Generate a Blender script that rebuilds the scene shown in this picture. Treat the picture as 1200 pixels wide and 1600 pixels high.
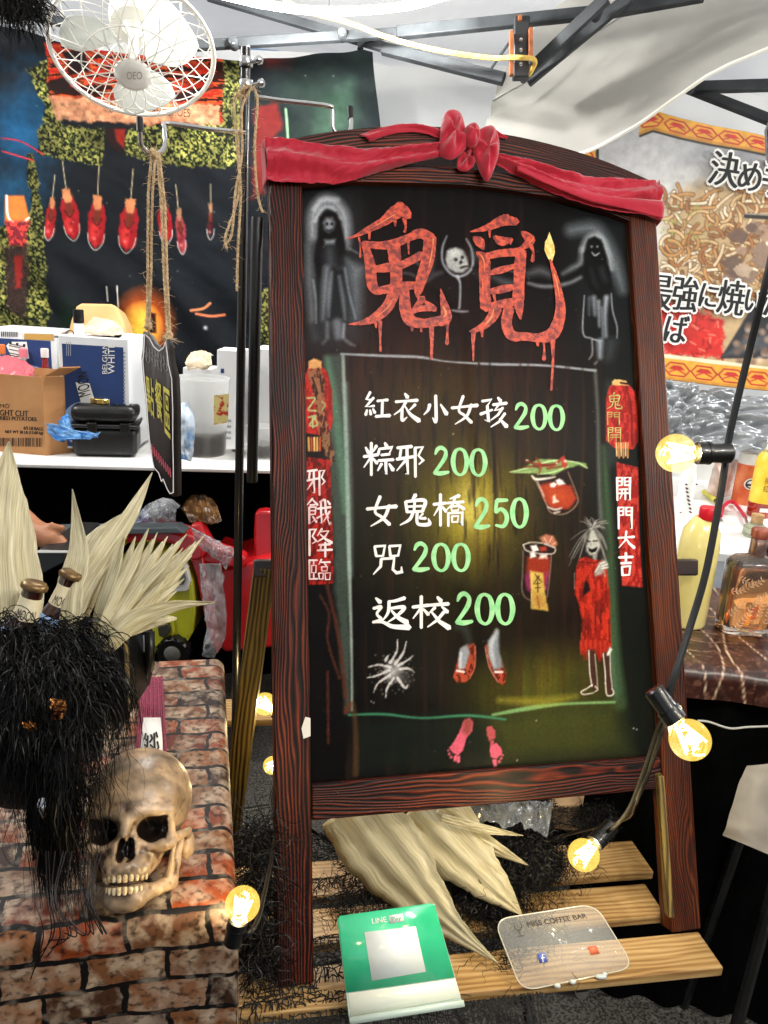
import bpy, math, random
import numpy as np
from mathutils import Vector, Matrix

# ------------------------------------------------------------------ camera, light, exposure
SC = bpy.context.scene
for _o in list(bpy.data.objects):
    bpy.data.objects.remove(_o)
COL = SC.collection
R = math.radians
CAM = np.array([0.0, 0.0, 1.5])
FPX, PITCH, ROLL = 1224.0, 0.278, 0.0682
Fv = np.array([0, math.cos(PITCH), -math.sin(PITCH)])
_R0 = np.array([1.0, 0, 0]); _U0 = np.cross(_R0, Fv)
Rv = math.cos(ROLL) * _R0 + math.sin(ROLL) * _U0
Uv = -math.sin(ROLL) * _R0 + math.cos(ROLL) * _U0
cd = bpy.data.cameras.new('camera')
cd.sensor_fit = 'VERTICAL'; cd.sensor_height = 36.0; cd.lens = FPX / 1600 * 36
cd.clip_start = 0.02; cd.clip_end = 500
cam = bpy.data.objects.new('camera', cd); COL.objects.link(cam)
m3 = Matrix(((Rv[0], Uv[0], -Fv[0]), (Rv[1], Uv[1], -Fv[1]), (Rv[2], Uv[2], -Fv[2])))
cam.matrix_world = Matrix.Translation(CAM) @ m3.to_4x4()
SC.camera = cam

W_ = bpy.data.worlds.new("World"); SC.world = W_; W_.use_nodes = True
_nt = W_.node_tree
_sky = _nt.nodes.new('ShaderNodeTexSky'); _sky.sky_type = 'NISHITA'; _sky.sun_disc = False
SUN_EL, SUN_AZ = R(50), R(200)
_sky.sun_elevation = SUN_EL; _sky.sun_rotation = SUN_AZ
_nt.links.new(_sky.outputs[0], _nt.nodes['Background'].inputs[0])
_nt.nodes['Background'].inputs[1].default_value = 0.08
_sd = bpy.data.lights.new('sun', 'SUN'); _sd.energy = 2.0; _sd.angle = R(12); _sd.color = (1, .96, .9)
sun = bpy.data.objects.new('sun', _sd); COL.objects.link(sun)
_dir = Vector((math.sin(SUN_AZ) * math.cos(SUN_EL), math.cos(SUN_AZ) * math.cos(SUN_EL), math.sin(SUN_EL)))
sun.rotation_euler = _dir.to_track_quat('Z', 'Y').to_euler(); sun.location = (0, -3, 6)

SC.view_settings.view_transform = 'Standard'; SC.view_settings.look = 'None'
SC.view_settings.exposure = 0.35; SC.view_settings.gamma = 1.0
SC.view_settings.use_curve_mapping = False
SC.cycles.max_bounces = 8; SC.cycles.transparent_max_bounces = 16
SC.cycles.sample_clamp_indirect = 6.0
SC.cycles.use_denoising = True

random.seed(7); rng = np.random.default_rng(7)

# ------------------------------------------------------------------ measuring from the photograph's geometry
def A3(*v): return np.array(v, float)
def nrm(v): return v / np.linalg.norm(v)
def ray(px, py): return Fv + Rv * (px - 600) / FPX + Uv * (800 - py) / FPX
def At(px, py, t): return CAM + ray(px, py) * t
def Az(px, py, z): r = ray(px, py); return CAM + r * ((z - CAM[2]) / r[2])
def Ay(px, py, y): r = ray(px, py); return CAM + r * (y / r[1])
def proj(P):
    d = np.asarray(P) - CAM; z = d @ Fv
    return 600 + FPX * (d @ Rv) / z, 800 - FPX * (d @ Uv) / z

class Plane:
    """a real plane in the room: origin, unit axes X (right) and Z (up), normal N towards the viewer side"""
    def __init__(s, O, X, Z): s.O, s.X, s.Z = A3(*O), nrm(A3(*X)), nrm(A3(*Z)); s.N = np.cross(s.X, s.Z)
    def w(s, a, b, off=0.0): return s.O + s.X * a + s.Z * b + s.N * off
    def P(s, px, py, off=0.0):
        r = ray(px, py); O = s.O
        t = ((O - CAM) @ s.N) / (r @ s.N)
        return CAM + r * t + s.N * off
    def st(s, px, py): d = s.P(px, py) - s.O; return d @ s.X, d @ s.Z

# ------------------------------------------------------------------ materials
def lin(c):
    if isinstance(c, str): c = [int(c[i:i + 2], 16) / 255 for i in (0, 2, 4)]
    c = np.asarray(c, float)
    return np.where(c <= 0.04045, c / 12.92, ((c + 0.055) / 1.055) ** 2.4)
def L4(c): return tuple(float(x) for x in lin(c)) + (1.0,)
_mats = {}
def pset(b, k, v):
    if k in b.inputs: b.inputs[k].default_value = v
def mat(name, c1, c2=None, rough=.5, metal=0, ns=8, nd=4, stretch=(1, 1, 1), ramp=(.35, .65), bump=0, bs=None, bd=.002,
        trans=0, ior=1.45, emit=None, es=0, alpha=1, sheen=0, coat=0, sss=0, spec=.5, coord='Object', transl=0, dist=0):
    if name in _mats: return _mats[name]
    m = bpy.data.materials.new(name); m.use_nodes = True; nt = m.node_tree; N = nt.nodes; Lk = nt.links
    b = N['Principled BSDF']
    b.inputs['Base Color'].default_value = L4(c1); b.inputs['Roughness'].default_value = rough
    b.inputs['Metallic'].default_value = metal
    pset(b, 'Transmission Weight', trans); pset(b, 'IOR', ior); pset(b, 'Alpha', alpha)
    pset(b, 'Coat Weight', coat); pset(b, 'Coat Roughness', .12); pset(b, 'Sheen Weight', sheen); pset(b, 'Specular IOR Level', spec)
    if sss: pset(b, 'Subsurface Weight', sss); pset(b, 'Subsurface Radius', (.02, .012, .008)); pset(b, 'Subsurface Scale', 1)
    if emit is not None: pset(b, 'Emission Color', L4(emit)); pset(b, 'Emission Strength', es)
    if c2 is not None or bump:
        if coord == 'tc':
            tc = N.new('ShaderNodeAttribute'); tc.attribute_name = 'tc'; src = tc.outputs['Vector']
        else:
            tc = N.new('ShaderNodeTexCoord'); src = tc.outputs['Object']
        mp = N.new('ShaderNodeMapping'); mp.inputs['Scale'].default_value = stretch
        Lk.new(src, mp.inputs['Vector'])
        if c2 is not None:
            nz = N.new('ShaderNodeTexNoise'); nz.inputs['Scale'].default_value = ns; nz.inputs['Detail'].default_value = nd
            nz.inputs['Distortion'].default_value = dist
            Lk.new(mp.outputs[0], nz.inputs['Vector'])
            rp = N.new('ShaderNodeValToRGB'); rp.color_ramp.elements[0].position = ramp[0]; rp.color_ramp.elements[1].position = ramp[1]
            rp.color_ramp.elements[0].color = L4(c1); rp.color_ramp.elements[1].color = L4(c2)
            Lk.new(nz.outputs['Fac'], rp.inputs[0]); Lk.new(rp.outputs[0], b.inputs['Base Color'])
        if bump:
            nb = N.new('ShaderNodeTexNoise'); nb.inputs['Scale'].default_value = bs or ns; nb.inputs['Detail'].default_value = 5
            Lk.new(mp.outputs[0], nb.inputs['Vector'])
            bp = N.new('ShaderNodeBump'); bp.inputs['Strength'].default_value = bump; bp.inputs['Distance'].default_value = bd
            Lk.new(nb.outputs['Fac'], bp.inputs['Height']); Lk.new(bp.outputs[0], b.inputs['Normal'])
    if transl:
        tr = N.new('ShaderNodeBsdfTranslucent'); tr.inputs['Color'].default_value = L4(c1)
        mx = N.new('ShaderNodeMixShader'); mx.inputs[0].default_value = transl
        Lk.new(b.outputs[0], mx.inputs[1]); Lk.new(tr.outputs[0], mx.inputs[2]); Lk.new(mx.outputs[0], N['Material Output'].inputs[0])
    _mats[name] = m; return m

def paint_mat(name, rough=.5, spec=.5, bump=.15, bs=60, coat=0, transl=0):
    """painted or printed surface: its colours are stored on the mesh as 'print'"""
    if name in _mats: return _mats[name]
    m = bpy.data.materials.new(name); m.use_nodes = True; nt = m.node_tree; N = nt.nodes; Lk = nt.links
    b = N['Principled BSDF']; b.inputs['Roughness'].default_value = rough; pset(b, 'Specular IOR Level', spec)
    pset(b, 'Coat Weight', coat); pset(b, 'Coat Roughness', .25)
    at = N.new('ShaderNodeAttribute'); at.attribute_name = 'print'
    tc = N.new('ShaderNodeTexCoord'); nz = N.new('ShaderNodeTexNoise'); nz.inputs['Scale'].default_value = bs; nz.inputs['Detail'].default_value = 6
    Lk.new(tc.outputs['Object'], nz.inputs['Vector'])
    mr = N.new('ShaderNodeMapRange'); mr.inputs['From Min'].default_value = .3; mr.inputs['From Max'].default_value = .7
    mr.inputs['To Min'].default_value = .82; mr.inputs['To Max'].default_value = 1.15
    Lk.new(nz.outputs['Fac'], mr.inputs['Value'])
    mx = N.new('ShaderNodeVectorMath'); mx.operation = 'SCALE'
    Lk.new(at.outputs['Color'], mx.inputs[0]); Lk.new(mr.outputs[0], mx.inputs['Scale']); Lk.new(mx.outputs[0], b.inputs['Base Color'])
    if bump:
        bp = N.new('ShaderNodeBump'); bp.inputs['Strength'].default_value = bump; bp.inputs['Distance'].default_value = .001
        Lk.new(nz.outputs['Fac'], bp.inputs['Height']); Lk.new(bp.outputs[0], b.inputs['Normal'])
    _mats[name] = m; return m

def wood_mat(name, dark, mid, light, period=.0057, warp=.016, ramp=(.18, .5, .85), rough=.45, bump=.8, coat=.2, streak=.35):
    """brushed wood: growth lines run along the 'tc' z axis"""
    if name in _mats: return _mats[name]
    m = bpy.data.materials.new(name); m.use_nodes = True; nt = m.node_tree; N = nt.nodes; Lk = nt.links
    b = N['Principled BSDF']; b.inputs['Roughness'].default_value = rough; pset(b, 'Coat Weight', coat); pset(b, 'Coat Roughness', .3); pset(b, 'Specular IOR Level', .22)
    at = N.new('ShaderNodeAttribute'); at.attribute_name = 'tc'
    mp = N.new('ShaderNodeMapping'); mp.inputs['Scale'].default_value = (9, 9, 1.7); Lk.new(at.outputs['Vector'], mp.inputs['Vector'])
    nz = N.new('ShaderNodeTexNoise'); nz.inputs['Scale'].default_value = 1.0; nz.inputs['Detail'].default_value = 3; Lk.new(mp.outputs[0], nz.inputs['Vector'])
    sp = N.new('ShaderNodeSeparateXYZ'); Lk.new(at.outputs['Vector'], sp.inputs[0])
    def M(op, a, bb=None):
        n = N.new('ShaderNodeMath'); n.operation = op
        for i, v in enumerate((a, bb)):
            if v is None: continue
            if isinstance(v, (int, float)): n.inputs[i].default_value = v
            else: Lk.new(v, n.inputs[i])
        return n.outputs[0]
    r = M('ADD', M('ADD', sp.outputs[0], M('MULTIPLY', sp.outputs[1], .8)), M('MULTIPLY', nz.outputs['Fac'], warp * 3))
    mv = N.new('ShaderNodeMapping'); mv.inputs['Scale'].default_value = (7, 7, 2.6); Lk.new(at.outputs['Vector'], mv.inputs['Vector'])
    vo = N.new('ShaderNodeTexVoronoi'); vo.inputs['Scale'].default_value = 1; Lk.new(mv.outputs[0], vo.inputs['Vector'])
    r = M('ADD', r, M('MULTIPLY', M('MAXIMUM', M('SUBTRACT', .30, vo.outputs['Distance']), 0), .09))
    s = M('SINE', M('MULTIPLY', r, 2 * math.pi / period))
    mp2 = N.new('ShaderNodeMapping'); mp2.inputs['Scale'].default_value = (300, 300, 8); Lk.new(at.outputs['Vector'], mp2.inputs['Vector'])
    n2 = N.new('ShaderNodeTexNoise'); n2.inputs['Scale'].default_value = 1; n2.inputs['Detail'].default_value = 4; Lk.new(mp2.outputs[0], n2.inputs['Vector'])
    h = M('ADD', M('MULTIPLY', M('ADD', s, 1), .5 * (1 - streak)), M('MULTIPLY', n2.outputs['Fac'], streak))
    mp3 = N.new('ShaderNodeMapping'); mp3.inputs['Scale'].default_value = (14, 14, 4); Lk.new(at.outputs['Vector'], mp3.inputs['Vector'])
    n3 = N.new('ShaderNodeTexNoise'); n3.inputs['Scale'].default_value = 1; n3.inputs['Detail'].default_value = 3; Lk.new(mp3.outputs[0], n3.inputs['Vector'])
    h2 = M('ADD', h, M('MULTIPLY', M('SUBTRACT', n3.outputs['Fac'], .5), .7))
    rp = N.new('ShaderNodeValToRGB'); cr = rp.color_ramp; cr.elements[0].position = ramp[0]; cr.elements[1].position = ramp[2]
    cr.elements[0].color = L4(dark); cr.elements[1].color = L4(light); e = cr.elements.new(ramp[1]); e.color = L4(mid)
    Lk.new(h2, rp.inputs[0]); Lk.new(rp.outputs[0], b.inputs['Base Color'])
    bp = N.new('ShaderNodeBump'); bp.inputs['Strength'].default_value = bump; bp.inputs['Distance'].default_value = .0015
    Lk.new(h, bp.inputs['Height']); Lk.new(bp.outputs[0], b.inputs['Normal'])
    _mats[name] = m; return m

# ------------------------------------------------------------------ geometry collector
class G:
    def __init__(s): s.v = []; s.f = []; s.tc = []; s.n = 0
    def add(s, v, f, tc=None):
        v = np.asarray(v, float).reshape(-1, 3)
        s.v.append(v); s.tc.append(v if tc is None else np.asarray(tc, float).reshape(-1, 3))
        n = s.n
        s.f.extend([tuple(int(i) + n for i in q) for q in f]); s.n += len(v); return s
    def box(s, O, X, Y, Z):
        """a box from corner O with edge vectors X, Y, Z"""
        O, X, Y, Z = (np.asarray(a, float) for a in (O, X, Y, Z))
        v = [O + X * a + Y * b + Z * c for c in (0, 1) for b in (0, 1) for a in (0, 1)]
        l = [np.linalg.norm(a) for a in (X, Y, Z)]; k = int(np.argmax(l)); o = [i for i in range(3) if i != k]
        ab = [(a, b, c) for c in (0, 1) for b in (0, 1) for a in (0, 1)]; ro = rng.random(3) * 5
        tc = [(q[o[0]] * l[o[0]] + ro[0], q[o[1]] * l[o[1]] + ro[1], q[k] * l[k] + ro[2]) for q in ab]
        f = [(0, 2, 3, 1), (4, 5, 7, 6), (0, 1, 5, 4), (2, 6, 7, 3), (0, 4, 6, 2), (1, 3, 7, 5)]
        if np.dot(np.cross(X, Y), Z) < 0: f = [q[::-1] for q in f]
        return s.add(v, f, tc)
    def cbox(s, C, X, Y, Z): C = np.asarray(C, float); return s.box(C - (np.asarray(X) + Y + Z) / 2., X, Y, Z)
    def tube(s, P, r, n=8, cap=True):
        P = np.asarray(P, float); m = len(P); r = np.broadcast_to(np.asarray(r, float), (m,))
        T = np.gradient(P, axis=0); T /= np.linalg.norm(T, axis=1)[:, None] + 1e-12
        a = A3(0, 0, 1) if abs(T[0][2]) < .9 else A3(1, 0, 0); U = nrm(np.cross(T[0], a)); vs = []
        for i in range(m):
            U = nrm(U - T[i] * (U @ T[i])); V = np.cross(T[i], U)
            for k in range(n):
                t = 2 * math.pi * k / n; vs.append(P[i] + (U * math.cos(t) + V * math.sin(t)) * r[i])
        f = [(i * n + k, i * n + (k + 1) % n, (i + 1) * n + (k + 1) % n, (i + 1) * n + k) for i in range(m - 1) for k in range(n)]
        if cap: f += [tuple(range(n))[::-1], tuple((m - 1) * n + k for k in range(n))]
        return s.add(vs, f)
    def lathe(s, prof, C, ax=(0, 0, 1), n=28, sx=1, sy=1, xd=None, power=2):
        """prof: (radius, height) pairs; ax is the axis; power > 2 squares the section off"""
        ax = nrm(A3(*ax)); x = A3(1, 0, 0) if xd is None else A3(*xd)
        x = x - ax * (x @ ax); x = nrm(x) if np.linalg.norm(x) > 1e-6 else A3(0, 1, 0); y = np.cross(ax, x); vs = []
        for r, h in prof:
            for k in range(n):
                t = 2 * math.pi * k / n; c, q = math.cos(t), math.sin(t)
                g = (abs(c) ** power + abs(q) ** power) ** (-1 / power)
                vs.append(np.asarray(C, float) + x * c * g * r * sx + y * q * g * r * sy + ax * h)
        m = len(prof)
        f = [(i * n + k, i * n + (k + 1) % n, (i + 1) * n + (k + 1) % n, (i + 1) * n + k) for i in range(m - 1) for k in range(n)]
        if prof[0][0] > 1e-4: f.append(tuple(range(n))[::-1])
        if prof[-1][0] > 1e-4: f.append(tuple((m - 1) * n + k for k in range(n)))
        return s.add(vs, f)
    def grid(s, P, tc=None):
        """P: (ny, nx, 3)"""
        ny, nx = P.shape[:2]; i = np.arange(ny * nx).reshape(ny, nx)
        f = np.stack([i[:-1, :-1], i[:-1, 1:], i[1:, 1:], i[1:, :-1]], -1).reshape(-1, 4)
        return s.add(P.reshape(-1, 3), f, tc)
    def prism(s, front, d):
        """front: ordered polygon points; d: thickness vector away from it"""
        fr = np.asarray(front, float); n = len(fr); v = np.concatenate([fr, fr + np.asarray(d)])
        f = [tuple(range(n)), tuple(range(2 * n - 1, n - 1, -1))] + [(i, n + i, n + (i + 1) % n, (i + 1) % n) for i in range(n)]
        return s.add(v, f)
    def sphere(s, C, r, n=14, m=10):
        r = np.broadcast_to(np.asarray(r, float), (3,)); vs = []
        for j in range(m + 1):
            a = math.pi * j / m
            for k in range(n):
                t = 2 * math.pi * k / n; vs.append(np.asarray(C, float) + r * A3(math.sin(a) * math.cos(t), math.sin(a) * math.sin(t), -math.cos(a)))
        f = [(i * n + k, i * n + (k + 1) % n, (i + 1) * n + (k + 1) % n, (i + 1) * n + k) for i in range(m) for k in range(n)]
        return s.add(vs, f)

def root_loc(o):
    while o.parent is not None: o = o.parent
    return np.array(o.location)
def tag(o, label=None, cat=None, group=None, kind=None):
    for k, v in (('label', label), ('category', cat), ('group', group), ('kind', kind)):
        if v: o[k] = v
    return o
def mk(name, g, m, parent=None, base=None, smooth=True, bev=0, solid=0, sub=0, colors=None, angle=40, label=None):
    """one mesh object from collected geometry; parts are stored relative to their thing's base"""
    V = np.concatenate(g.v); TC = np.concatenate(g.tc)
    loc = root_loc(parent) if parent is not None else (np.zeros(3) if base is None else np.asarray(base, float))
    me = bpy.data.meshes.new(name)
    F = g.f
    me.vertices.add(len(V)); me.vertices.foreach_set('co', (V - loc).astype(np.float32).ravel())
    tot = np.array([len(q) for q in F]); st = np.concatenate([[0], np.cumsum(tot)[:-1]])
    me.loops.add(int(tot.sum())); me.loops.foreach_set('vertex_index', np.concatenate([np.asarray(q) for q in F]) if len(set(tot)) > 1 else np.asarray(F).ravel())
    me.polygons.add(len(F)); me.polygons.foreach_set('loop_start', st)
    me.update(calc_edges=True); me.validate()
    a = me.attributes.new('tc', 'FLOAT_VECTOR', 'POINT'); a.data.foreach_set('vector', TC.astype(np.float32).ravel())
    if colors is not None:
        c = me.color_attributes.new('print', 'FLOAT_COLOR', 'POINT')
        c.data.foreach_set('color', np.concatenate([lin(np.clip(colors, 0, 1)), np.ones((len(V), 1))], 1).astype(np.float32).ravel())
    if smooth:
        me.polygons.foreach_set('use_smooth', np.ones(len(F), bool))
        try: me.set_sharp_from_angle(angle=R(angle))
        except Exception: pass
    o = bpy.data.objects.new(name, me); COL.objects.link(o)
    if m is not None: me.materials.append(m)
    if parent is not None: o.parent = parent
    else: o.location = loc
    if solid: md = o.modifiers.new('s', 'SOLIDIFY'); md.thickness = solid; md.offset = 0
    if bev: md = o.modifiers.new('b', 'BEVEL'); md.width = bev; md.segments = 2; md.limit_method = 'ANGLE'; md.angle_limit = R(40); md.harden_normals = False
    if sub: md = o.modifiers.new('u', 'SUBSURF'); md.levels = sub; md.render_levels = sub
    if label: o['label'] = label
    return o
def thing(name, label, cat, base, group=None, kind=None):
    o = bpy.data.objects.new(name, None); COL.objects.link(o); o.location = tuple(float(x) for x in base); o.empty_display_size = .05
    return tag(o, label, cat, group, kind)
def copy_tree(o, parent=None):
    c = o.copy(); COL.objects.link(c); c.parent = parent
    for ch in list(o.children): copy_tree(ch, c)
    return c

# ------------------------------------------------------------------ curves and lofts
def spline(P, n=40, closed=False):
    """Catmull-Rom through the points (any dimension), n samples"""
    P = np.asarray(P, float); m = len(P)
    if m == 2 and not closed: t = np.linspace(0, 1, n)[:, None]; return P[0] * (1 - t) + P[1] * t
    if closed: Q = np.concatenate([P[-1:], P, P[:2]]); seg = m
    else: Q = np.concatenate([2 * P[:1] - P[1:2], P, 2 * P[-1:] - P[-2:-1]]); seg = m - 1
    u = np.linspace(0, seg, n, endpoint=not closed); i = np.minimum(u.astype(int), seg - 1); t = (u - i)[:, None]
    a, b, c, d = Q[i], Q[i + 1], Q[i + 2], Q[i + 3]
    return .5 * (2 * b + (c - a) * t + (2 * a - 5 * b + 4 * c - d) * t ** 2 + (3 * b - a - 3 * c + d) * t ** 3)
def loft(Apts, Bpts, nu=30, nv=12, disp=None):
    """sheet between two 3-D border lines; disp(u, v) gives height along the local normal"""
    a, b = spline(Apts, nu), spline(Bpts, nu); v = np.linspace(0, 1, nv)[None, :, None]
    P = a[:, None] * (1 - v) + b[:, None] * v
    if disp is not None:
        du = np.gradient(P, axis=0); dv = np.gradient(P, axis=1); Nn = np.cross(du, dv)
        L = np.linalg.norm(Nn, axis=2); L[L < 1e-9] = 1; Nn = Nn / L[..., None]
        m = nrm(Nn.reshape(-1, 3).mean(0)); s = np.sign(m @ (CAM - P.reshape(-1, 3).mean(0))) or 1
        uu, vv = np.meshgrid(np.linspace(0, 1, nu), np.linspace(0, 1, nv), indexing='ij')
        P = P + (m * s)[None, None] * disp(uu, vv)[..., None]
    return P
_T = rng.random((256, 256))
def vnoise(x, y, k=0):
    x = np.asarray(x, float) + k * 37.3; y = np.asarray(y, float) + k * 17.7
    xi, yi = np.floor(x).astype(int), np.floor(y).astype(int); fx, fy = x - xi, y - yi
    fx = fx * fx * (3 - 2 * fx); fy = fy * fy * (3 - 2 * fy); T = _T
    a, b = T[xi % 256, yi % 256], T[(xi + 1) % 256, yi % 256]; c, d = T[xi % 256, (yi + 1) % 256], T[(xi + 1) % 256, (yi + 1) % 256]
    return (a * (1 - fx) + b * fx) * (1 - fy) + (c * (1 - fx) + d * fx) * fy
def fbm(x, y, k=0, o=4): return sum(vnoise(x * 2 ** i, y * 2 ** i, k + i * 5) * .5 ** i for i in range(o)) / sum(.5 ** i for i in range(o))
def sstep(a, b, x): t = np.clip((x - a) / (b - a), 0, 1); return t * t * (3 - 2 * t)

# ------------------------------------------------------------------ paint: colours of a painted or printed sheet
def hx(c): return np.array([int(c[i:i + 2], 16) / 255 for i in (0, 2, 4)]) if isinstance(c, str) else np.asarray(c, float)
class Paint:
    def __init__(s, XX, YY, base): s.X, s.Y = XX.ravel(), YY.ravel(); s.C = np.tile(hx(base), (s.X.size, 1)); s.o = (0, 0, 1)
    def at(s, ox=0, oy=0, sc=1): s.o = (ox, oy, sc); return s
    def t(s, P): P = np.array(P, float); P[:, 0] = P[:, 0] / s.o[2] + s.o[0]; P[:, 1] = P[:, 1] / s.o[2] + s.o[1]; return P
    def mix(s, idx, a, col):
        if callable(col): col = col(s.X[idx], s.Y[idx])
        a = a[:, None]; s.C[idx] = s.C[idx] * (1 - a) + hx(col) * a
    def box(s, P, m): return np.nonzero((s.X > P[:, 0].min() - m) & (s.X < P[:, 0].max() + m) & (s.Y > P[:, 1].min() - m) & (s.Y < P[:, 1].max() + m))[0]
    def line(s, P, w, col, a=1, soft=1.5, sm=True, rag=0):
        P = s.t(P); w = np.broadcast_to(np.asarray(w, float), (len(P),)) / s.o[2] / 2
        if sm and len(P) > 2: Q = spline(np.c_[P, w], len(P) * 5); P, w = Q[:, :2], Q[:, 2]
        i = s.box(P, w.max() + soft); x, y = s.X[i], s.Y[i]; best = np.full(i.size, -1e9)
        for k in range(len(P) - 1):
            d = P[k + 1] - P[k]; l = d @ d + 1e-9; t = np.clip(((x - P[k][0]) * d[0] + (y - P[k][1]) * d[1]) / l, 0, 1)
            best = np.maximum(best, w[k] * (1 - t) + w[k + 1] * t - np.hypot(x - P[k][0] - t * d[0], y - P[k][1] - t * d[1]))
        if rag: best = best + (fbm(x * .25, y * .25, 3) - .5) * rag
        s.mix(i, np.clip(.5 + best / soft, 0, 1) * a, col); return s
    def poly(s, P, col, a=1, soft=1.5, rag=0, rs=.25):
        P = s.t(P); i = s.box(P, soft + rag); x, y = s.X[i], s.Y[i]; ins = np.zeros(i.size, bool); dd = np.full(i.size, 1e9)
        for k in range(len(P)):
            A, B = P[k], P[(k + 1) % len(P)]; d = B - A; l = d @ d + 1e-9
            t = np.clip(((x - A[0]) * d[0] + (y - A[1]) * d[1]) / l, 0, 1); dd = np.minimum(dd, np.hypot(x - A[0] - t * d[0], y - A[1] - t * d[1]))
            c = (A[1] > y) != (B[1] > y); ins ^= c & (x < (B[0] - A[0]) * (y - A[1]) / (B[1] - A[1] + 1e-12) + A[0])
        sd = np.where(ins, dd, -dd)
        if rag: sd = sd + (fbm(x * rs, y * rs, 4) - .5) * rag
        s.mix(i, np.clip(.5 + sd / soft, 0, 1) * a, col); return s
    def blob(s, c, r, col, a=1, p=1.5, ns=0):
        P = s.t([c]); r = np.broadcast_to(np.asarray(r, float), (2,)) / s.o[2]
        i = np.nonzero((abs(s.X - P[0, 0]) < r[0] * 1.5) & (abs(s.Y - P[0, 1]) < r[1] * 1.5))[0]; x, y = s.X[i], s.Y[i]
        d = np.hypot((x - P[0, 0]) / r[0], (y - P[0, 1]) / r[1])
        if ns: d = d + (fbm(x * ns, y * ns, 9) - .5) * .8
        s.mix(i, np.clip(1 - d, 0, 1) ** p * a, col); return s

# ------------------------------------------------------------------ lettering as thin paint on a plane
def text_mesh(body):
    cu = bpy.data.curves.new('t', 'FONT'); cu.body = body; cu.size = 1; cu.resolution_u = 4
    o = bpy.data.objects.new('t', cu); COL.objects.link(o)
    dg = bpy.context.evaluated_depsgraph_get(); me = o.evaluated_get(dg).to_mesh()
    v = np.array([tuple(q.co) for q in me.vertices]); f = [tuple(p.vertices) for p in me.polygons]
    o.evaluated_get(dg).to_mesh_clear(); bpy.data.objects.remove(o); bpy.data.curves.remove(cu); return v, f
def text_on(g, pl, body, quad, off=.0006, grow=None):
    """fit the text's box to a quadrilateral (photo measured TL, TR, BR, BL) on plane pl"""
    v, f = text_mesh(body); lo, hi = v[:, :2].min(0), v[:, :2].max(0); u = (v[:, :2] - lo) / (hi - lo)
    q = [pl.P(*c) for c in quad]; x, y = u[:, :1], u[:, 1:2]
    P = (q[3] * (1 - x) + q[2] * x) * (1 - y) + (q[0] * (1 - x) + q[1] * x) * y + pl.N * off
    g.add(P, f); return g
def outline_on(g, pl, body, quad, w, off):
    """the same text fattened by w metres, for an outlined letter"""
    q = [pl.P(*c) for c in quad]; k = 0
    for a in np.linspace(0, 2 * math.pi, 8, endpoint=False):
        v, f = text_mesh(body); lo, hi = v[:, :2].min(0), v[:, :2].max(0); u = (v[:, :2] - lo) / (hi - lo); x, y = u[:, :1], u[:, 1:2]
        P = (q[3] * (1 - x) + q[2] * x) * (1 - y) + (q[0] * (1 - x) + q[1] * x) * y
        g.add(P + pl.N * (off + k * .00012) + pl.X * w * math.cos(a) + pl.Z * w * math.sin(a), f); k += 1
    return g
def ribbon(g, pl, P, w, off, n=None, sm=True):
    """brush stroke: path in photo-measured points with full widths, laid on the plane"""
    P = np.asarray(P, float); w = np.broadcast_to(np.asarray(w, float), (len(P),)) / 2; n = n or max(8, 6 * len(P))
    Q = spline(np.c_[P, w], n) if sm else np.c_[P, w]
    Q[:, 2] = np.maximum(Q[:, 2], .15); T = np.gradient(Q[:, :2], axis=0); T /= np.linalg.norm(T, axis=1)[:, None] + 1e-9
    Nn = np.c_[-T[:, 1], T[:, 0]]
    a0 = Q[0, :2] - T[0] * Q[0, 2] * .8; a1 = Q[-1, :2] + T[-1] * Q[-1, 2] * .8
    L_, R_ = Q[:, :2] + Nn * Q[:, 2:3], Q[:, :2] - Nn * Q[:, 2:3]
    pts = [a0]; 
    for l, r in zip(L_, R_): pts += [l, r]
    pts.append(a1); m = len(Q)
    V = np.array([pl.P(q[0], q[1], off + .00001 * i) for i, q in enumerate(pts)])
    f = [(0, 2, 1)] + [(1 + 2 * i, 2 + 2 * i, 4 + 2 * i, 3 + 2 * i) for i in range(m - 1)] + [(2 * m - 1, 2 * m, 2 * m + 1)]
    g.add(V, f); return g

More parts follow.
